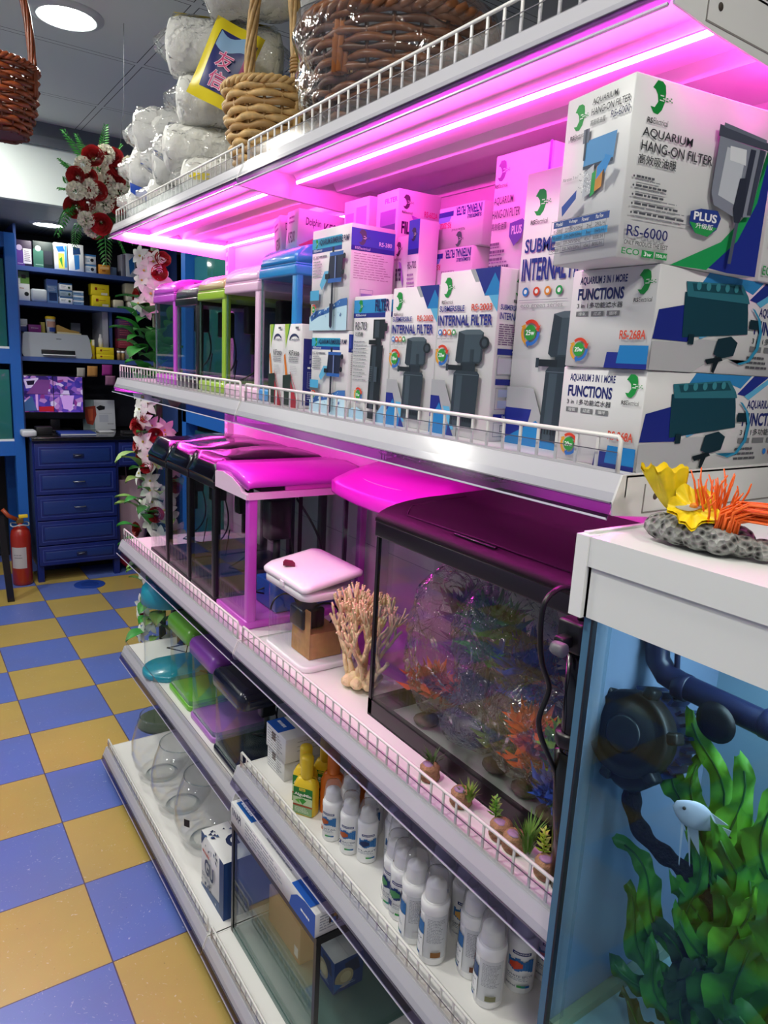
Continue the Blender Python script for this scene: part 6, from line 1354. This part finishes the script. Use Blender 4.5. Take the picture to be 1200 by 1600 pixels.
for k, (c2, a, b) in enumerate((('#8a2a3a', .075, .135), ('#5a2040', .1355, .20), ('#4a2a6a', .2005, .255))): bk('boxed_item', 1.226, 1.318, S3 + a, S3 + b, 4.82, .1, c2, ('lowest red', 'middle plum', 'top violet')[k] + ' carton of the pile right of the pale divider', art=lambda p: p.lines(.1, .9, .2, .8, 3, '#c05a6a', 2, .3))
bk('boxed_item', 1.226, 1.318, S3 + .0, S3 + .0745, 4.84, .1, '#5a3a30', 'brown carton at the foot of the pile right of the divider', art=lambda p: p.rect(.5, .95, .1, .9, '#c8c8c0'))
for k, x in enumerate((1.222, 1.248)):
    m = MB(); m.lathe([(.011, 0), (.012, .03), (.010, .045)], mat('amber_jar', '#9a7a4a', .3), 14); m.lathe([(.0115, .045), (.0115, .058)], WB, 14); tag(m.build('small_jar', None, (x, 4.80, S3)), ('left', 'right')[k] + ' small amber jar before the cartons right of the divider', 'jar')
for n_, (a, b, c2, d2, col, lab) in enumerate(((.965, 1.012, 1.247, 1.304, '#b4b0a8', 'grey'), (1.026, 1.087, 1.252, 1.317, '#c08a4a', 'orange'), (1.114, 1.176, 1.262, 1.328, '#a0308c', 'magenta'), (1.132, 1.193, 1.200, 1.2605, '#8a5a7c', 'dull mauve'))):
    m = MB(); m.grid(lambda u, v: Vector((a + (b - a) * u, 4.786 + .012 * v * v - (.002 if n_ == 3 else 0), d2 + (c2 - d2) * v)), 3, 5, mat('note_' + lab.replace(' ', '_'), col, .7)); o = m.build('sticky_note', None); md = o.modifiers.new('s', 'SOLIDIFY'); md.thickness = .0006; tag(o, lab + ' paper note stuck under the back shelf', 'note')
# on the counter
t = thing('monitor', 'black monitor showing a four-way camera view on the counter', 'monitor', (.665, 4.93, .8975))
m = MB(); m.rbox(0, .37, 0, .03, .075, .355, BLACKP, .006); m.build('casing', t)
m = MB(); scr = mat('lit_screen', '#5a3a9a', .3); SM = scr.node_tree; bb = SM.nodes['Principled BSDF']; vz = SM.nodes.new('ShaderNodeTexVoronoi'); vz.inputs['Scale'].default_value = 38; tcn = SM.nodes.new('ShaderNodeTexCoord'); SM.links.new(tcn.outputs['Object'], vz.inputs['Vector'])
rp = SM.nodes.new('ShaderNodeValToRGB'); rp.color_ramp.interpolation = 'CONSTANT'
for i, (po, c2) in enumerate(((0, '#1a1450'), (.25, '#4a3aa8'), (.45, '#8a5ab0'), (.62, '#2a2f90'), (.75, '#c08ac8'), (.86, '#8a2a6a'), (.93, '#e0d0f0'))):
    e = rp.color_ramp.elements[i] if i < 2 else rp.color_ramp.elements.new(po); e.position = po; e.color = (*hx(c2), 1)
sx = SM.nodes.new('ShaderNodeSeparateColor'); SM.links.new(vz.outputs['Color'], sx.inputs[0]); SM.links.new(sx.outputs[0], rp.inputs[0]); SM.links.new(rp.outputs[0], bb.inputs['Emission Color']); bb.inputs['Emission Strength'].default_value = .55
m.box(.012, .358, -.0006, .001, .12, .343, scr); p = Panel(m, (.012, -.0007, .343), (1, 0, 0), (0, 0, -1), .346, .223)
def G(h): return mat('screen_' + h.lstrip('#'), h, .3, emit=h, es=.6)
p.poly([(.02, .1), (.26, .05), (.24, .3), (.05, .35)], G('#c8b8e0')); p.poly([(.06, .14), (.2, .12), (.18, .24), (.08, .26)], G('#15102a')); p.poly([(.25, .1), (.46, .1), (.40, .5), (.05, .5)], G('#6a3a7c')); p.rect(.2, .24, .5, .95, G('#c090d0')); p.poly([(.0, .75), (.14, .55), (.22, .95), (0, .98)], G('#3a5a8a')); p.poly([(.25, .85), (.5, .83), (.5, .98), (.25, .99)], G('#a01c2c')); p.poly([(.62, .55), (.85, .52), (.8, .95), (.66, .9)], G('#b48ad0')); p.rect(.495, .505, 0, 1, G('#0a0818')); p.rect(0, 1, .495, .505, G('#0a0818')); m.build('screen', t)
m = MB(); m.rbox(.16, .22, .01, .05, .0, .08, BLACKP, .006); m.rbox(.08, .30, -.05, .10, 0, .012, BLACKP, .005); m.build('stand', t)
bk('set_top_box', .71, .80, .8975, .945, 4.72, .08, '#15151a', 'small black box with a wire on the counter before the monitor', 'box')
bk('notebook', .835, 1.04, .8975, .914, 4.66, .16, '#20409a', 'blue notebook lying on the counter', 'notebook', art=lambda p: p.rect(0, 1, .3, .8, '#c8ccd8'))
t = thing('poster_stand', 'upright product card with a red crab picture and white page on the counter', 'picture', (1.036, 5.0, .8975)); t.rotation_euler = (radians(-6), 0, 0)
m = MB(); m.rbox(0, .205, 0, .008, 0, .195, mat('poster_white', '#c9ccd6', .5), .001); p = Panel(m, (0, 0, .195), (1, 0, 0), (0, 0, -1), .205, .195); p.rect(0, .36, 0, 1, '#7f8f94'); p.poly([(.05, .25), (.4, .2), (.42, .5), (.3, .85), (.12, .8), (.05, .5)], '#a03a2a'); p.poly([(.15, .3), (.32, .3), (.3, .7), (.18, .7)], '#c85a3a'); p.poly([(.42, .25), (.55, .18), (.7, .22), (.68, .32), (.5, .36)], '#16161c'); p.rect(.5, .9, .45, .46, '#8a90a0'); p.rect(.5, .78, .5, .75, '#b4b8c8'); p.lines(.75, .95, .8, .84, 1, '#6a6a7a', 1); m.build('card', t)
bk('keyboard', 1.215, 1.36, .8975, .915, 4.68, .10, '#17171b', 'black keyboard at the right end of the counter', 'keyboard', art=lambda p: p.lines(.05, .95, .1, .9, 2, '#3a3a42', 2, .5, False))
bk('phone_dock', .62, .70, .8975, .935, 4.63, .10, '#c4c8d0', 'white card terminal at the left end of the counter', 'terminal', r=.01)
bk('card_stack', 1.09, 1.18, .8975, .909, 4.80, .10, '#d0d2da', 'white leaflets lying in front of the product card', 'papers')
t = thing('shopping_bags', 'pale pink plastic bags hanging below the counter beside the drawers', 'plastic bags', (1.25, 4.80, .0))
m = MB(); r_ = random.Random(4)
m.grid(lambda u, v: Vector(((.10 + .04 * sin(3 * v)) * cos(2 * pi * u) * (1 + .1 * sin(7 * u * 6.28 + 3 * v)), .08 * sin(2 * pi * u) * (1 + .1 * sin(5 * u * 6.28)), .12 + .48 * v)), 30, 14, mat('pink_white_bag', '#b89aa8', .5)); m.build('bag', t)
m = MB(); m.grid(lambda u, v: Vector(((.07) * cos(2 * pi * u) * sin(pi * min(.98, v * .9 + .08)) - .03, -.10 + .05 * sin(2 * pi * u), .02 + .18 * v)), 20, 10, mat('red_bag', '#9a1f2c', .45)); m.build('red_bag', t)
m = MB(); m.tube([(0, 0, .60), (.0, .02, .705)], .004, mat('pink_white_bag', '#b89aa8', .5), 6); m.build('bag_handle', t)
t = thing('fire_extinguisher', 'red fire extinguisher with a white label on the floor by the counter', 'fire extinguisher', (.585, 4.655, 0))
m = MB(); m.lathe([(.052, 0), (.056, .01), (.056, .30), (.050, .335), (.030, .358), (.014, .366), (.014, .38)], mat('extinguisher_red', '#9a2416', .3, coat=.3), 32); p = Panel(m, (0, 0, .24), (0, -1, 0), (0, 0, -1), .07, .13, curve=(0, 0, .0562, pi * 1.12, pi * .5)); p.rect(0, 1, 0, 1, '#b4b0b4'); p.lines(.2, .85, .35, .6, 2, '#6a6a72', 2, .3); m.build('cylinder', t)
m = MB(); m.rbox(-.02, .02, -.012, .012, .378, .41, mat('brass_valve', '#8a6a3a', .35, metal=.6), .004); m.build('valve', t)
m = MB(); m.rbox(-.005, .045, -.012, .012, .41, .43, YEL, .004); m.build('yellow_lever', t)
m = MB(); m.tube([(-.01, 0, .40), (-.06, -.01, .43), (-.09, 0, .47)], .012, mat('red_hose', '#a0401e', .4), 8); m.build('horn', t)
m = MB(); m.tube([(.05 * cos(a), .05 * sin(a), .372 + .006 * sin(3 * a)) for a in [2 * pi * k / 20 for k in range(21)]], .004, mat('safety_wire', '#b0b4b8', .4), 6); m.build('safety_wire', t)
m = MB(); m.prism([(0, 0), (.035, 0), (.005, .50), (-.03, .50)], 'y', 0, .03, BLACKP); tag(m.build('chair_leg', None, (.462, 4.33, 0)), 'slanted black chair leg at the left edge of the picture', 'chair')
# blue tank rack at the left edge and the one behind the flowers
def rack(label, x0, x1, y0, y1, levels, face, h):
    t = thing('tank_rack', label, 'tank rack', (x0, y0, 0)); L, Wd = x1 - x0, y1 - y0; BL = mat('bright_blue_frame', '#1c5fb4', .4)
    for x in (0, L - .055):
        for y in (0, Wd - .055): m = MB(); m.box(x, x + .055, y, y + .055, 0, h, BL); m.build('post', t)
    for z in levels: m = MB(); m.box(.0, L, .004, Wd - .004, z - .085, z, BL); m.build('beam', t)
    m = MB(); m.box(0, L, .004, Wd - .004, h - .08, h, BL); m.build('top', t)
    for z in levels:
        zz = next((q for q in levels + [h - .02] if q > z + .05), h) - .12
        m = MB(); m.rbox(.04, L - .06, .03, Wd - .06, z + .001, zz, mat('green_tank_water', '#2f6f6a', .08, coat=.5), .004); m.box(.03, L - .045, .02, Wd - .045, z, z + .012, WPLAST); m.build('tank', t)
    return t
rack('blue framed tank rack at the left edge of the picture', -.35, .646, 4.72, 5.25, [.862, 1.40], 'y', 2.04)
rack('blue framed tank rack on the right wall behind the flowers', 1.14, 1.75, 2.72, 3.36, [.55, 1.20], 'x', 2.0)
m = MB(); m.lathe([(.09, 0), (.09, .0015), (.085, .002)], mat('blue_drain_cover', '#24449c', .35), 32, (0, 0, 0)); m.lathe([(.05, .002), (.05, .003), (.045, .0032)], mat('blue_drain_inner', '#1d3a8c', .35), 24); tag(m.build('drain_cover', None, (.93, 4.47, 0.0005)), 'round blue drain cover set in the floor before the counter', 'drain cover')

# ------------------------------------------------------------------ aquarium at the right edge
AX, AXB, AYF, AYN = .545, .80, .430, -.55
t = thing('aquarium', 'big planted aquarium with a white hood at the right edge', 'aquarium', (AX, AYN, .72)); L, Wd = AXB - AX, AYF - AYN
AQG = clear('aquarium_glass', (.92, .955, .97), .28, .01); WATER = clear('aquarium_water', (.80, .90, .93), .25, .02)
BACKB = mat('aquarium_back_blue', '#86a2b4', .6); LBL2 = mat('aquarium_floor', '#9fc4cc', .5, var=(30, .12))
m = MB(); m.box(0, L, 0, Wd, 0, .012, LBL2); m.build('floor_glass', t)
m = MB(); m.box(0, .008, .0, Wd - .009, .0, .56, AQG); m.build('front_glass', t)
EDGEB = mat('blue_glass_edge', '#46718f', .2)
m = MB(); m.box(.0, .006, Wd - .0085, Wd, 0, .56, EDGEB); m.box(-.0003, .0062, Wd - .0115, Wd - .0088, 0, .56, mat('dark_silicone', '#141a26', .5)); m.build('edge_glass', t)
m = MB(); m.box(.006, L, Wd - .008, Wd, .0, .56, mat('frosted_blue_end', '#8c9ebc', .35)); m.build('end_glass', t)
m = MB(); m.box(L - .006, L, 0, Wd - .008, 0, .56, BACKB); m.build('back_panel', t)
m = MB(); m.box(.010, .026, Wd - .014, Wd - .009, .012, .56, clear('silicone_bead', (.8, .88, .9), .6, .2, .15, (.7, .8, .85))); m.prism([(.010, .012), (L - .008, .012), (L - .008, .03), (.010, .022)], 'y', Wd - .020, Wd - .0085, mat('greenish_silicone', '#8fa48a', .5)); m.build('silicone', t)
m = MB(); m.box(.009, L - .008, .01, Wd - .022, .545, .546, WATER); m.box(.0095, .010, .01, Wd - .022, .014, .545, WATER); m.build('water', t)
HW = mat('white_hood', '#e3e5e4', .4)
m = MB(); zb = .498
m.box(-.003, .012, .0, Wd + .004, zb, .577, HW)
m.box(-.003, L + .03, Wd - .004, Wd + .008, zb, .577, HW); m.box(L + .02, L + .03, 0, Wd, zb, .577, HW)
m.build('hood', t)
m = MB(); m.box(-.006, L + .033, 0, Wd + .012, .549, .578, HW); m.box(-.008, .008, Wd - .001, Wd + .014, .497, .5785, WPLAST); m.box(.0, L + .033, Wd + .006, Wd + .012, .578, .5805, HW); m.build('hood_lid', t)
m = MB(); AQL = mat('aquarium_light', '#ffffff', .4, emit=(.80, .92, 1.0), es=TANK_LED); m.box(.05, .16, .12, Wd - .12, .540, .549, AQL); m.build('light_bar', t)
m = MB(); m.box(.006, L - .0, .0, Wd - .006, -.72, -.001, mat('white_stand', '#dcdedd', .45)); m.box(-.002, .006, Wd - .02, Wd - .0, -.72, .010, WPLAST); m.box(-.001, .006, 0, Wd, -.03, -.001, WPLAST); m.build('stand', t)
# wave pump
O = Vector((AX, AYN, .72))
def W3(x, y, z): return Vector((x, y, z))
t = thing('wave_pump', 'round black circulation pump with a ribbed blue body inside the aquarium', 'pump', (.591, .392, 1.098))
ax = Vector((1.0, .09, -.30)).normalized(); q = (-ax).to_track_quat('Z', 'Y'); t.rotation_mode = 'QUATERNION'; t.rotation_quaternion = q
MBK = mat('matte_black_pump', '#08090c', .5)
m = MB(); m.lathe([(.001, .016), (.022, .018), (.030, .012), (.036, .010), (.040, .014), (.043, .010), (.043, -.010), (.036, -.018)], MBK, 40, cap1=True)
for k in range(6):
    a = 2 * pi * k / 6 + .3; m.rbox(.040, .052, -.006, .006, -.006, .012, MBK, .003, M=Matrix.Rotation(a, 4, 'Z'))
m.build('front_ring', t)
m = MB(); m.lathe([(.0001, .0185), (.016, .0195), (.020, .0175)], mat('pump_hub', '#1c1d22', .35), 24, cap0=True); m.build('hub', t)
m = MB(); RIB = mat('ribbed_blue_body', '#1c2c5c', .4); m.lathe([(.036, -.016), (.040, -.022), (.040, -.058), (.032, -.066), (.001, -.068)], RIB, 32, cap0=False)
for k in range(22):
    a = 2 * pi * k / 22; m.box(.038, .047, -.0016, .0016, -.064, -.024, RIB, M=Matrix.Rotation(a, 4, 'Z'))
m.build('ribbed_body', t)
m = MB(); m.lathe([(.024, 0), (.030, -.010), (.026, -.045), (.018, -.05)], MBK, 20, M=Matrix.Translation((.0, -.030, -.004))); m.build('lower_housing', t)
t = thing('water_pipe', 'dark blue water pipe with an elbow and suction cup inside the aquarium', 'pipe', (.640, .410, 1.14))
PIPEM = mat('dark_navy_pipe', '#151a3c', .35)
ez = .0
pts = [(0, 0, .12), (0, 0, .045), (-.0, -.004, .022), (0, -.016, .010), (0, -.04, .006), (0, -.12, .004), (0, -.30, .0), (0, -.55, -.004)]
m = MB(); m.tube(pts, .0125, PIPEM, 18); m.build('pipe', t)
for y in (-.036, -.125):
    m = MB(); m.lathe([(.0125, -.007), (.0142, -.006), (.0142, .006), (.0125, .007)], PIPEM, 18, M=Matrix.Translation((0, y, .005)) @ Matrix.Rotation(pi / 2, 4, 'X')); m.build('collar', t)
m = MB(); m.lathe([(.004, 0), (.017, .002), (.020, .006), (.012, .010)], MBK, 24, M=Matrix.Translation((-.014, -.085, -.006)) @ Matrix.Rotation(-pi / 2, 4, 'Y')); m.build('suction_cup', t)
m = MB(); m.tube([(.0, -.018, .12), (.004, -.022, .04), (.004, -.03, -.03), (-.01, -.04, -.06)], .003, PIPEM, 8); m.build('cord', t)
# driftwood
m = MB(); WOOD = mat('black_driftwood', '#14100e', .9, bump=(200, .8))
def wood(pts, r): m.tube(smooth(pts, 5), [r * (1 + .18 * sin(7.3 * i)) for i in range((len(pts) - 1) * 5 + 1)], WOOD, 10)
wood([(.612, .392, 1.046), (.615, .398, 1.025), (.617, .395, .998), (.620, .380, .978), (.622, .356, .970), (.624, .336, .966), (.63, .30, .945), (.64, .27, .88), (.65, .26, .78), (.65, .26, .735)], .009)
tag(m.build('driftwood', None), 'crooked black driftwood branch below the pump in the aquarium', 'driftwood')
# fern with long wavy leaves
t = thing('java_fern', 'broad green water plant with long wavy leaves filling the aquarium', 'water plant', (.665, .235, .733))
rl = random.Random(8)
FG = [mat('fern_green_%d' % i, c, .45, var=(25, .3)) for i, c in enumerate(('#4f9a22', '#3f8422', '#6fb82c', '#2f6a22', '#33502c'))]
def fern_leaf(tip, base, w, mt, bow_=.02):
    b, e = Vector(base), Vector(tip); d = e - b; ln = d.length; dn = d.normalized(); view = Vector((.75, .6, -.1)).normalized(); s = dn.cross(view).normalized(); n_ = s.cross(dn); ph = rl.uniform(0, 6)
    m = MB()
    def fn(u, v):
        c = b + d * v + n_ * bow_ * sin(pi * v) + s * .012 * sin(2.2 * pi * v + ph)
        ww = w * (sin(pi * min(1, .06 + .92 * v)) ** .55) * (1 + .15 * sin(16 * v + ph) + .07 * sin(37 * v + 2 * ph)); x = (u - .5) * 2
        return c + s * ww * x + n_ * (.008 * sin(30 * v + ph + 2 * x) * abs(x) - .004 * (1 - x * x))
    m.grid(lambda u, v: fn(u, v) - Vector(t.location), 6, 26, mt)
    mm = [fn(.5, k / 12) - Vector(t.location) - n_ * .001 for k in range(12)]; m.tube(mm, .0011, FG[3], 5)
    m.build('leaf', t)
B0 = (.640, .27, .93)
tips = [((.620, .415, .956), (.64, .32, .86), .013, 0), ((.620, .403, .900), (.64, .31, .80), .014, 1), ((.620, .393, .830), (.65, .30, .745), .013, 3), ((.630, .345, 1.138), (.64, .30, .96), .012, 2), ((.640, .366, 1.083), (.64, .335, .955), .013, 0),
        ((.640, .350, 1.085), (.65, .31, .95), .011, 0), ((.640, .318, 1.10), (.65, .285, .93), .015, 2), ((.62, .272, 1.07), (.65, .25, .88), .018, 2), ((.62, .262, 1.03), (.65, .25, .80), .022, 0), ((.61, .30, .985), (.64, .28, .83), .017, 1),
        ((.61, .325, .975), (.64, .30, .82), .015, 0), ((.605, .345, .91), (.64, .29, .78), .015, 4), ((.605, .36, .875), (.65, .29, .76), .014, 1), ((.60, .375, .79), (.65, .28, .74), .013, 4), ((.61, .29, .94), (.65, .26, .76), .022, 3), ((.60, .265, .96), (.65, .24, .76), .024, 0), ((.60, .305, .90), (.65, .27, .745), .021, 4),
        ((.60, .25, .90), (.65, .23, .745), .024, 3), ((.62, .22, 1.08), (.66, .20, .85), .020, 1), ((.63, .20, 1.0), (.67, .19, .78), .024, 3), ((.60, .28, .84), (.65, .25, .74), .022, 4), ((.60, .24, .84), (.65, .22, .74), .024, 4), ((.66, .36, 1.02), (.66, .30, .80), .016, 3), ((.68, .33, .98), (.67, .28, .78), .018, 3), ((.69, .28, 1.06), (.68, .25, .80), .018, 1), ((.61, .335, .845), (.65, .27, .745), .017, 4), ((.60, .32, .80), (.65, .26, .74), .018, 3),
        ((.60, .288, 1.06), (.65, .27, .86), .013, 0), ((.60, .258, 1.115), (.65, .24, .9), .014, 2), ((.61, .335, 1.02), (.64, .31, .86), .010, 1), ((.60, .27, 1.0), (.64, .26, .82), .016, 2), ((.60, .31, .955), (.64, .29, .80), .012, 0), ((.60, .238, 1.03), (.65, .22, .85), .018, 1)]
for a, b, w, k in tips: fern_leaf(a, b, w, FG[k], rl.uniform(-.012, .02))
m = MB(); m.ball((-.01, .01, .045), .06, mat('fern_root_mass', '#182016', .9, bump=(60, .8)), 16, (1, 1.2, 1.2), jit=.12, rnd=rl); m.build('root_mass', t)
# fish
t = thing('angelfish', 'white angelfish with long fins swimming before the green leaves', 'fish', (.590, .314, 1.052)); t.rotation_euler = (0, radians(24), radians(-52)); t.scale = (.8, .8, .8)
FSH = mat('white_fish', '#d4d2e4', .35, coat=.2)
m = MB()
def fb(u, v):
    a = 2 * pi * u; x = -.026 + .050 * v; h = .0175 * sin(pi * min(1, v * .88 + .06)) ** .8; wd = .005 * sin(pi * min(1, v * .9 + .05))
    return Vector((x, wd * cos(a), h * sin(a)))
m.grid(fb, 16, 14, FSH); m.ball((-.016, -.0042, .003), .0022, BLACKP, 8); m.ball((-.016, .0042, .003), .0022, BLACKP, 8); m.build('body', t)
def fin(pts, nm, mt=FSH):
    m = MB(); n = len(pts); m.add([(x, -.0005, z) for x, z in pts] + [(x, .0005, z) for x, z in pts], [tuple(range(n)), tuple(range(2 * n - 1, n - 1, -1))] + [(i, (i + 1) % n, n + (i + 1) % n, n + i) for i in range(n)], mt); m.build(nm, t)
fin([(-.004, .012), (.012, .014), (.034, .012), (.020, .004)], 'dorsal_fin'); fin([(-.004, -.012), (.012, -.013), (.030, -.040), (.012, -.028)], 'anal_fin'); fin([(.020, .004), (.020, -.004), (.042, -.002), (.040, .008)], 'tail_fin'); fin([(-.008, -.016), (-.004, -.017), (.020, -.066), (.018, -.064)], 'ventral_fin'); fin([(.001, -.018), (.005, -.018), (.030, -.060), (.028, -.058)], 'ventral_fin')
fin([(.030, -.0015), (.045, -.0005), (.045, .001), (.030, .0015)], 'tail_mark', BLACKP)
# coral ornament on the hood
t = thing('coral_rock', 'grey porous rock with yellow cup corals and orange anemone on the white hood', 'ornament', (.598, .352, 1.3005))
ROCK = mat('grey_porous_rock', '#8f918c', .9, bump=(165, 1.0, 'voronoi'))
nt_ = ROCK.node_tree; b_ = nt_.nodes['Principled BSDF']; tc_ = nt_.nodes.new('ShaderNodeTexCoord'); v_ = nt_.nodes.new('ShaderNodeTexVoronoi'); v_.inputs['Scale'].default_value = 165; nt_.links.new(tc_.outputs['Object'], v_.inputs['Vector']); r_2 = nt_.nodes.new('ShaderNodeValToRGB'); r_2.color_ramp.elements[0].color = (.02, .02, .02, 1); r_2.color_ramp.elements[0].position = .18; r_2.color_ramp.elements[1].color = (*hx('#a8aaa6'), 1); r_2.color_ramp.elements[1].position = .55; nt_.links.new(v_.outputs['Distance'], r_2.inputs['Fac']); nt_.links.new(r_2.outputs['Color'], b_.inputs['Base Color'])
rr_ = random.Random(3); m = MB()
for cx, cy, r in ((-.006, .036, .017), (-.008, .018, .019), (-.008, -.002, .018), (-.006, -.020, .016), (.006, -.034, .013), (.014, -.048, .012), (.012, .03, .018), (.014, .005, .018), (.018, -.02, .016), (.010, -.05, .010)):
    m.ball((cx, cy, r * .72), r, ROCK, 14, (1, 1.1, .78), jit=.05, rnd=rr_)
m.build('rock', t)
YC = mat('yellow_cup_coral', '#f0d414', .5, var=(60, .12)); CRM = mat('cream_stem', '#d8d4c0', .6)
def cup(c, r, h, lean, nm, tilt=None):
    m = MB(); ph = rr_.uniform(0, 6)
    def fn(u, v):
        a = 2 * pi * u; rad = r * (.10 + .95 * v ** .75) * (1 + .13 * v * sin(5 * a + ph) + .06 * v * sin(11 * a)); q_ = Vector((rad * cos(a) + lean[0] * v, rad * sin(a) + lean[1] * v, h * v ** 1.3 + .003 * v * sin(8 * a + ph)))
        return Vector(c) + (tilt @ q_ if tilt else q_)
    m.grid(fn, 44, 8, YC); m.grid(lambda u, v: fn(u, v) - Vector((0, 0, .0025)) , 44, 8, YC); m.ball((c[0] + lean[0] * .2, c[1] + lean[1] * .2, c[2] + h * .25), r * .2, mat('orange_centre', '#e08a1c', .5), 8); m.build(nm, t)
m = MB(); m.tube([(-.006, .012, .018), (-.008, .014, .034), (-.010, .013, .040)], [.011, .009, .014], CRM, 14); m.build('stem', t)
TILT = Vector((-.62, -.42, .66)).to_track_quat('Z', 'Y')
cup((-.012, .006, .036), .0195, .006, (0, 0), 'yellow_cup', TILT)
cup((.0, .030, .028), .0185, .040, (-.010, .010), 'yellow_cup')
m = MB(); ORN = mat('orange_anemone', '#f0681c', .4)
for k in range(46):
    a = rr_.uniform(-.5, .5); b = Vector((-.006 + rr_.uniform(-.006, .006), -.022 + rr_.uniform(-.009, .007), .020)); up_ = rr_.uniform(.012, .028); out = rr_.uniform(.035, .075)
    m.tube([b, b + Vector((.0, -.002, up_ * .7)), b + Vector((.010 + a * .01, -.012, up_)), b + Vector((.022 + a * .02, -.016 - out * .5, up_ * 1.05)), b + Vector((.030 + a * .03, -.02 - out, up_ * .8))], [.0012, .0012, .0011, .001, .0007], ORN, 5)
for k in range(30):
    b = Vector((-.004 + rr_.uniform(-.006, .006), -.010 + rr_.uniform(-.008, .006), .022)); a = rr_.uniform(0, 6.3); h = rr_.uniform(.025, .052); s = rr_.uniform(.004, .018)
    m.tube([b, b + Vector((cos(a) * s * .4, sin(a) * s * .6, h * .4)), b + Vector((cos(a) * s, sin(a) * s, h * .8)), b + Vector((cos(a) * s * .7, sin(a) * s * 1.3, h))], [.0011, .001, .0009, .0006], ORN, 5)
m.build('anemone', t)
t = thing('coral_rock', 'purple encrusted coral piece on the white hood at the right edge', 'ornament', (.668, .300, 1.3005))
m = MB(); PC = mat('purple_coral', '#8a4a7c', .8, bump=(150, .9, 'voronoi'), var=(60, .4))
for cx, cy, r in ((0, 0, .022), (.004, -.028, .022), (.01, .018, .016), (.0, -.055, .020)): m.ball((cx, cy, r * .9), r, PC, 14, jit=.06, rnd=rr_)
m.build('coral', t)
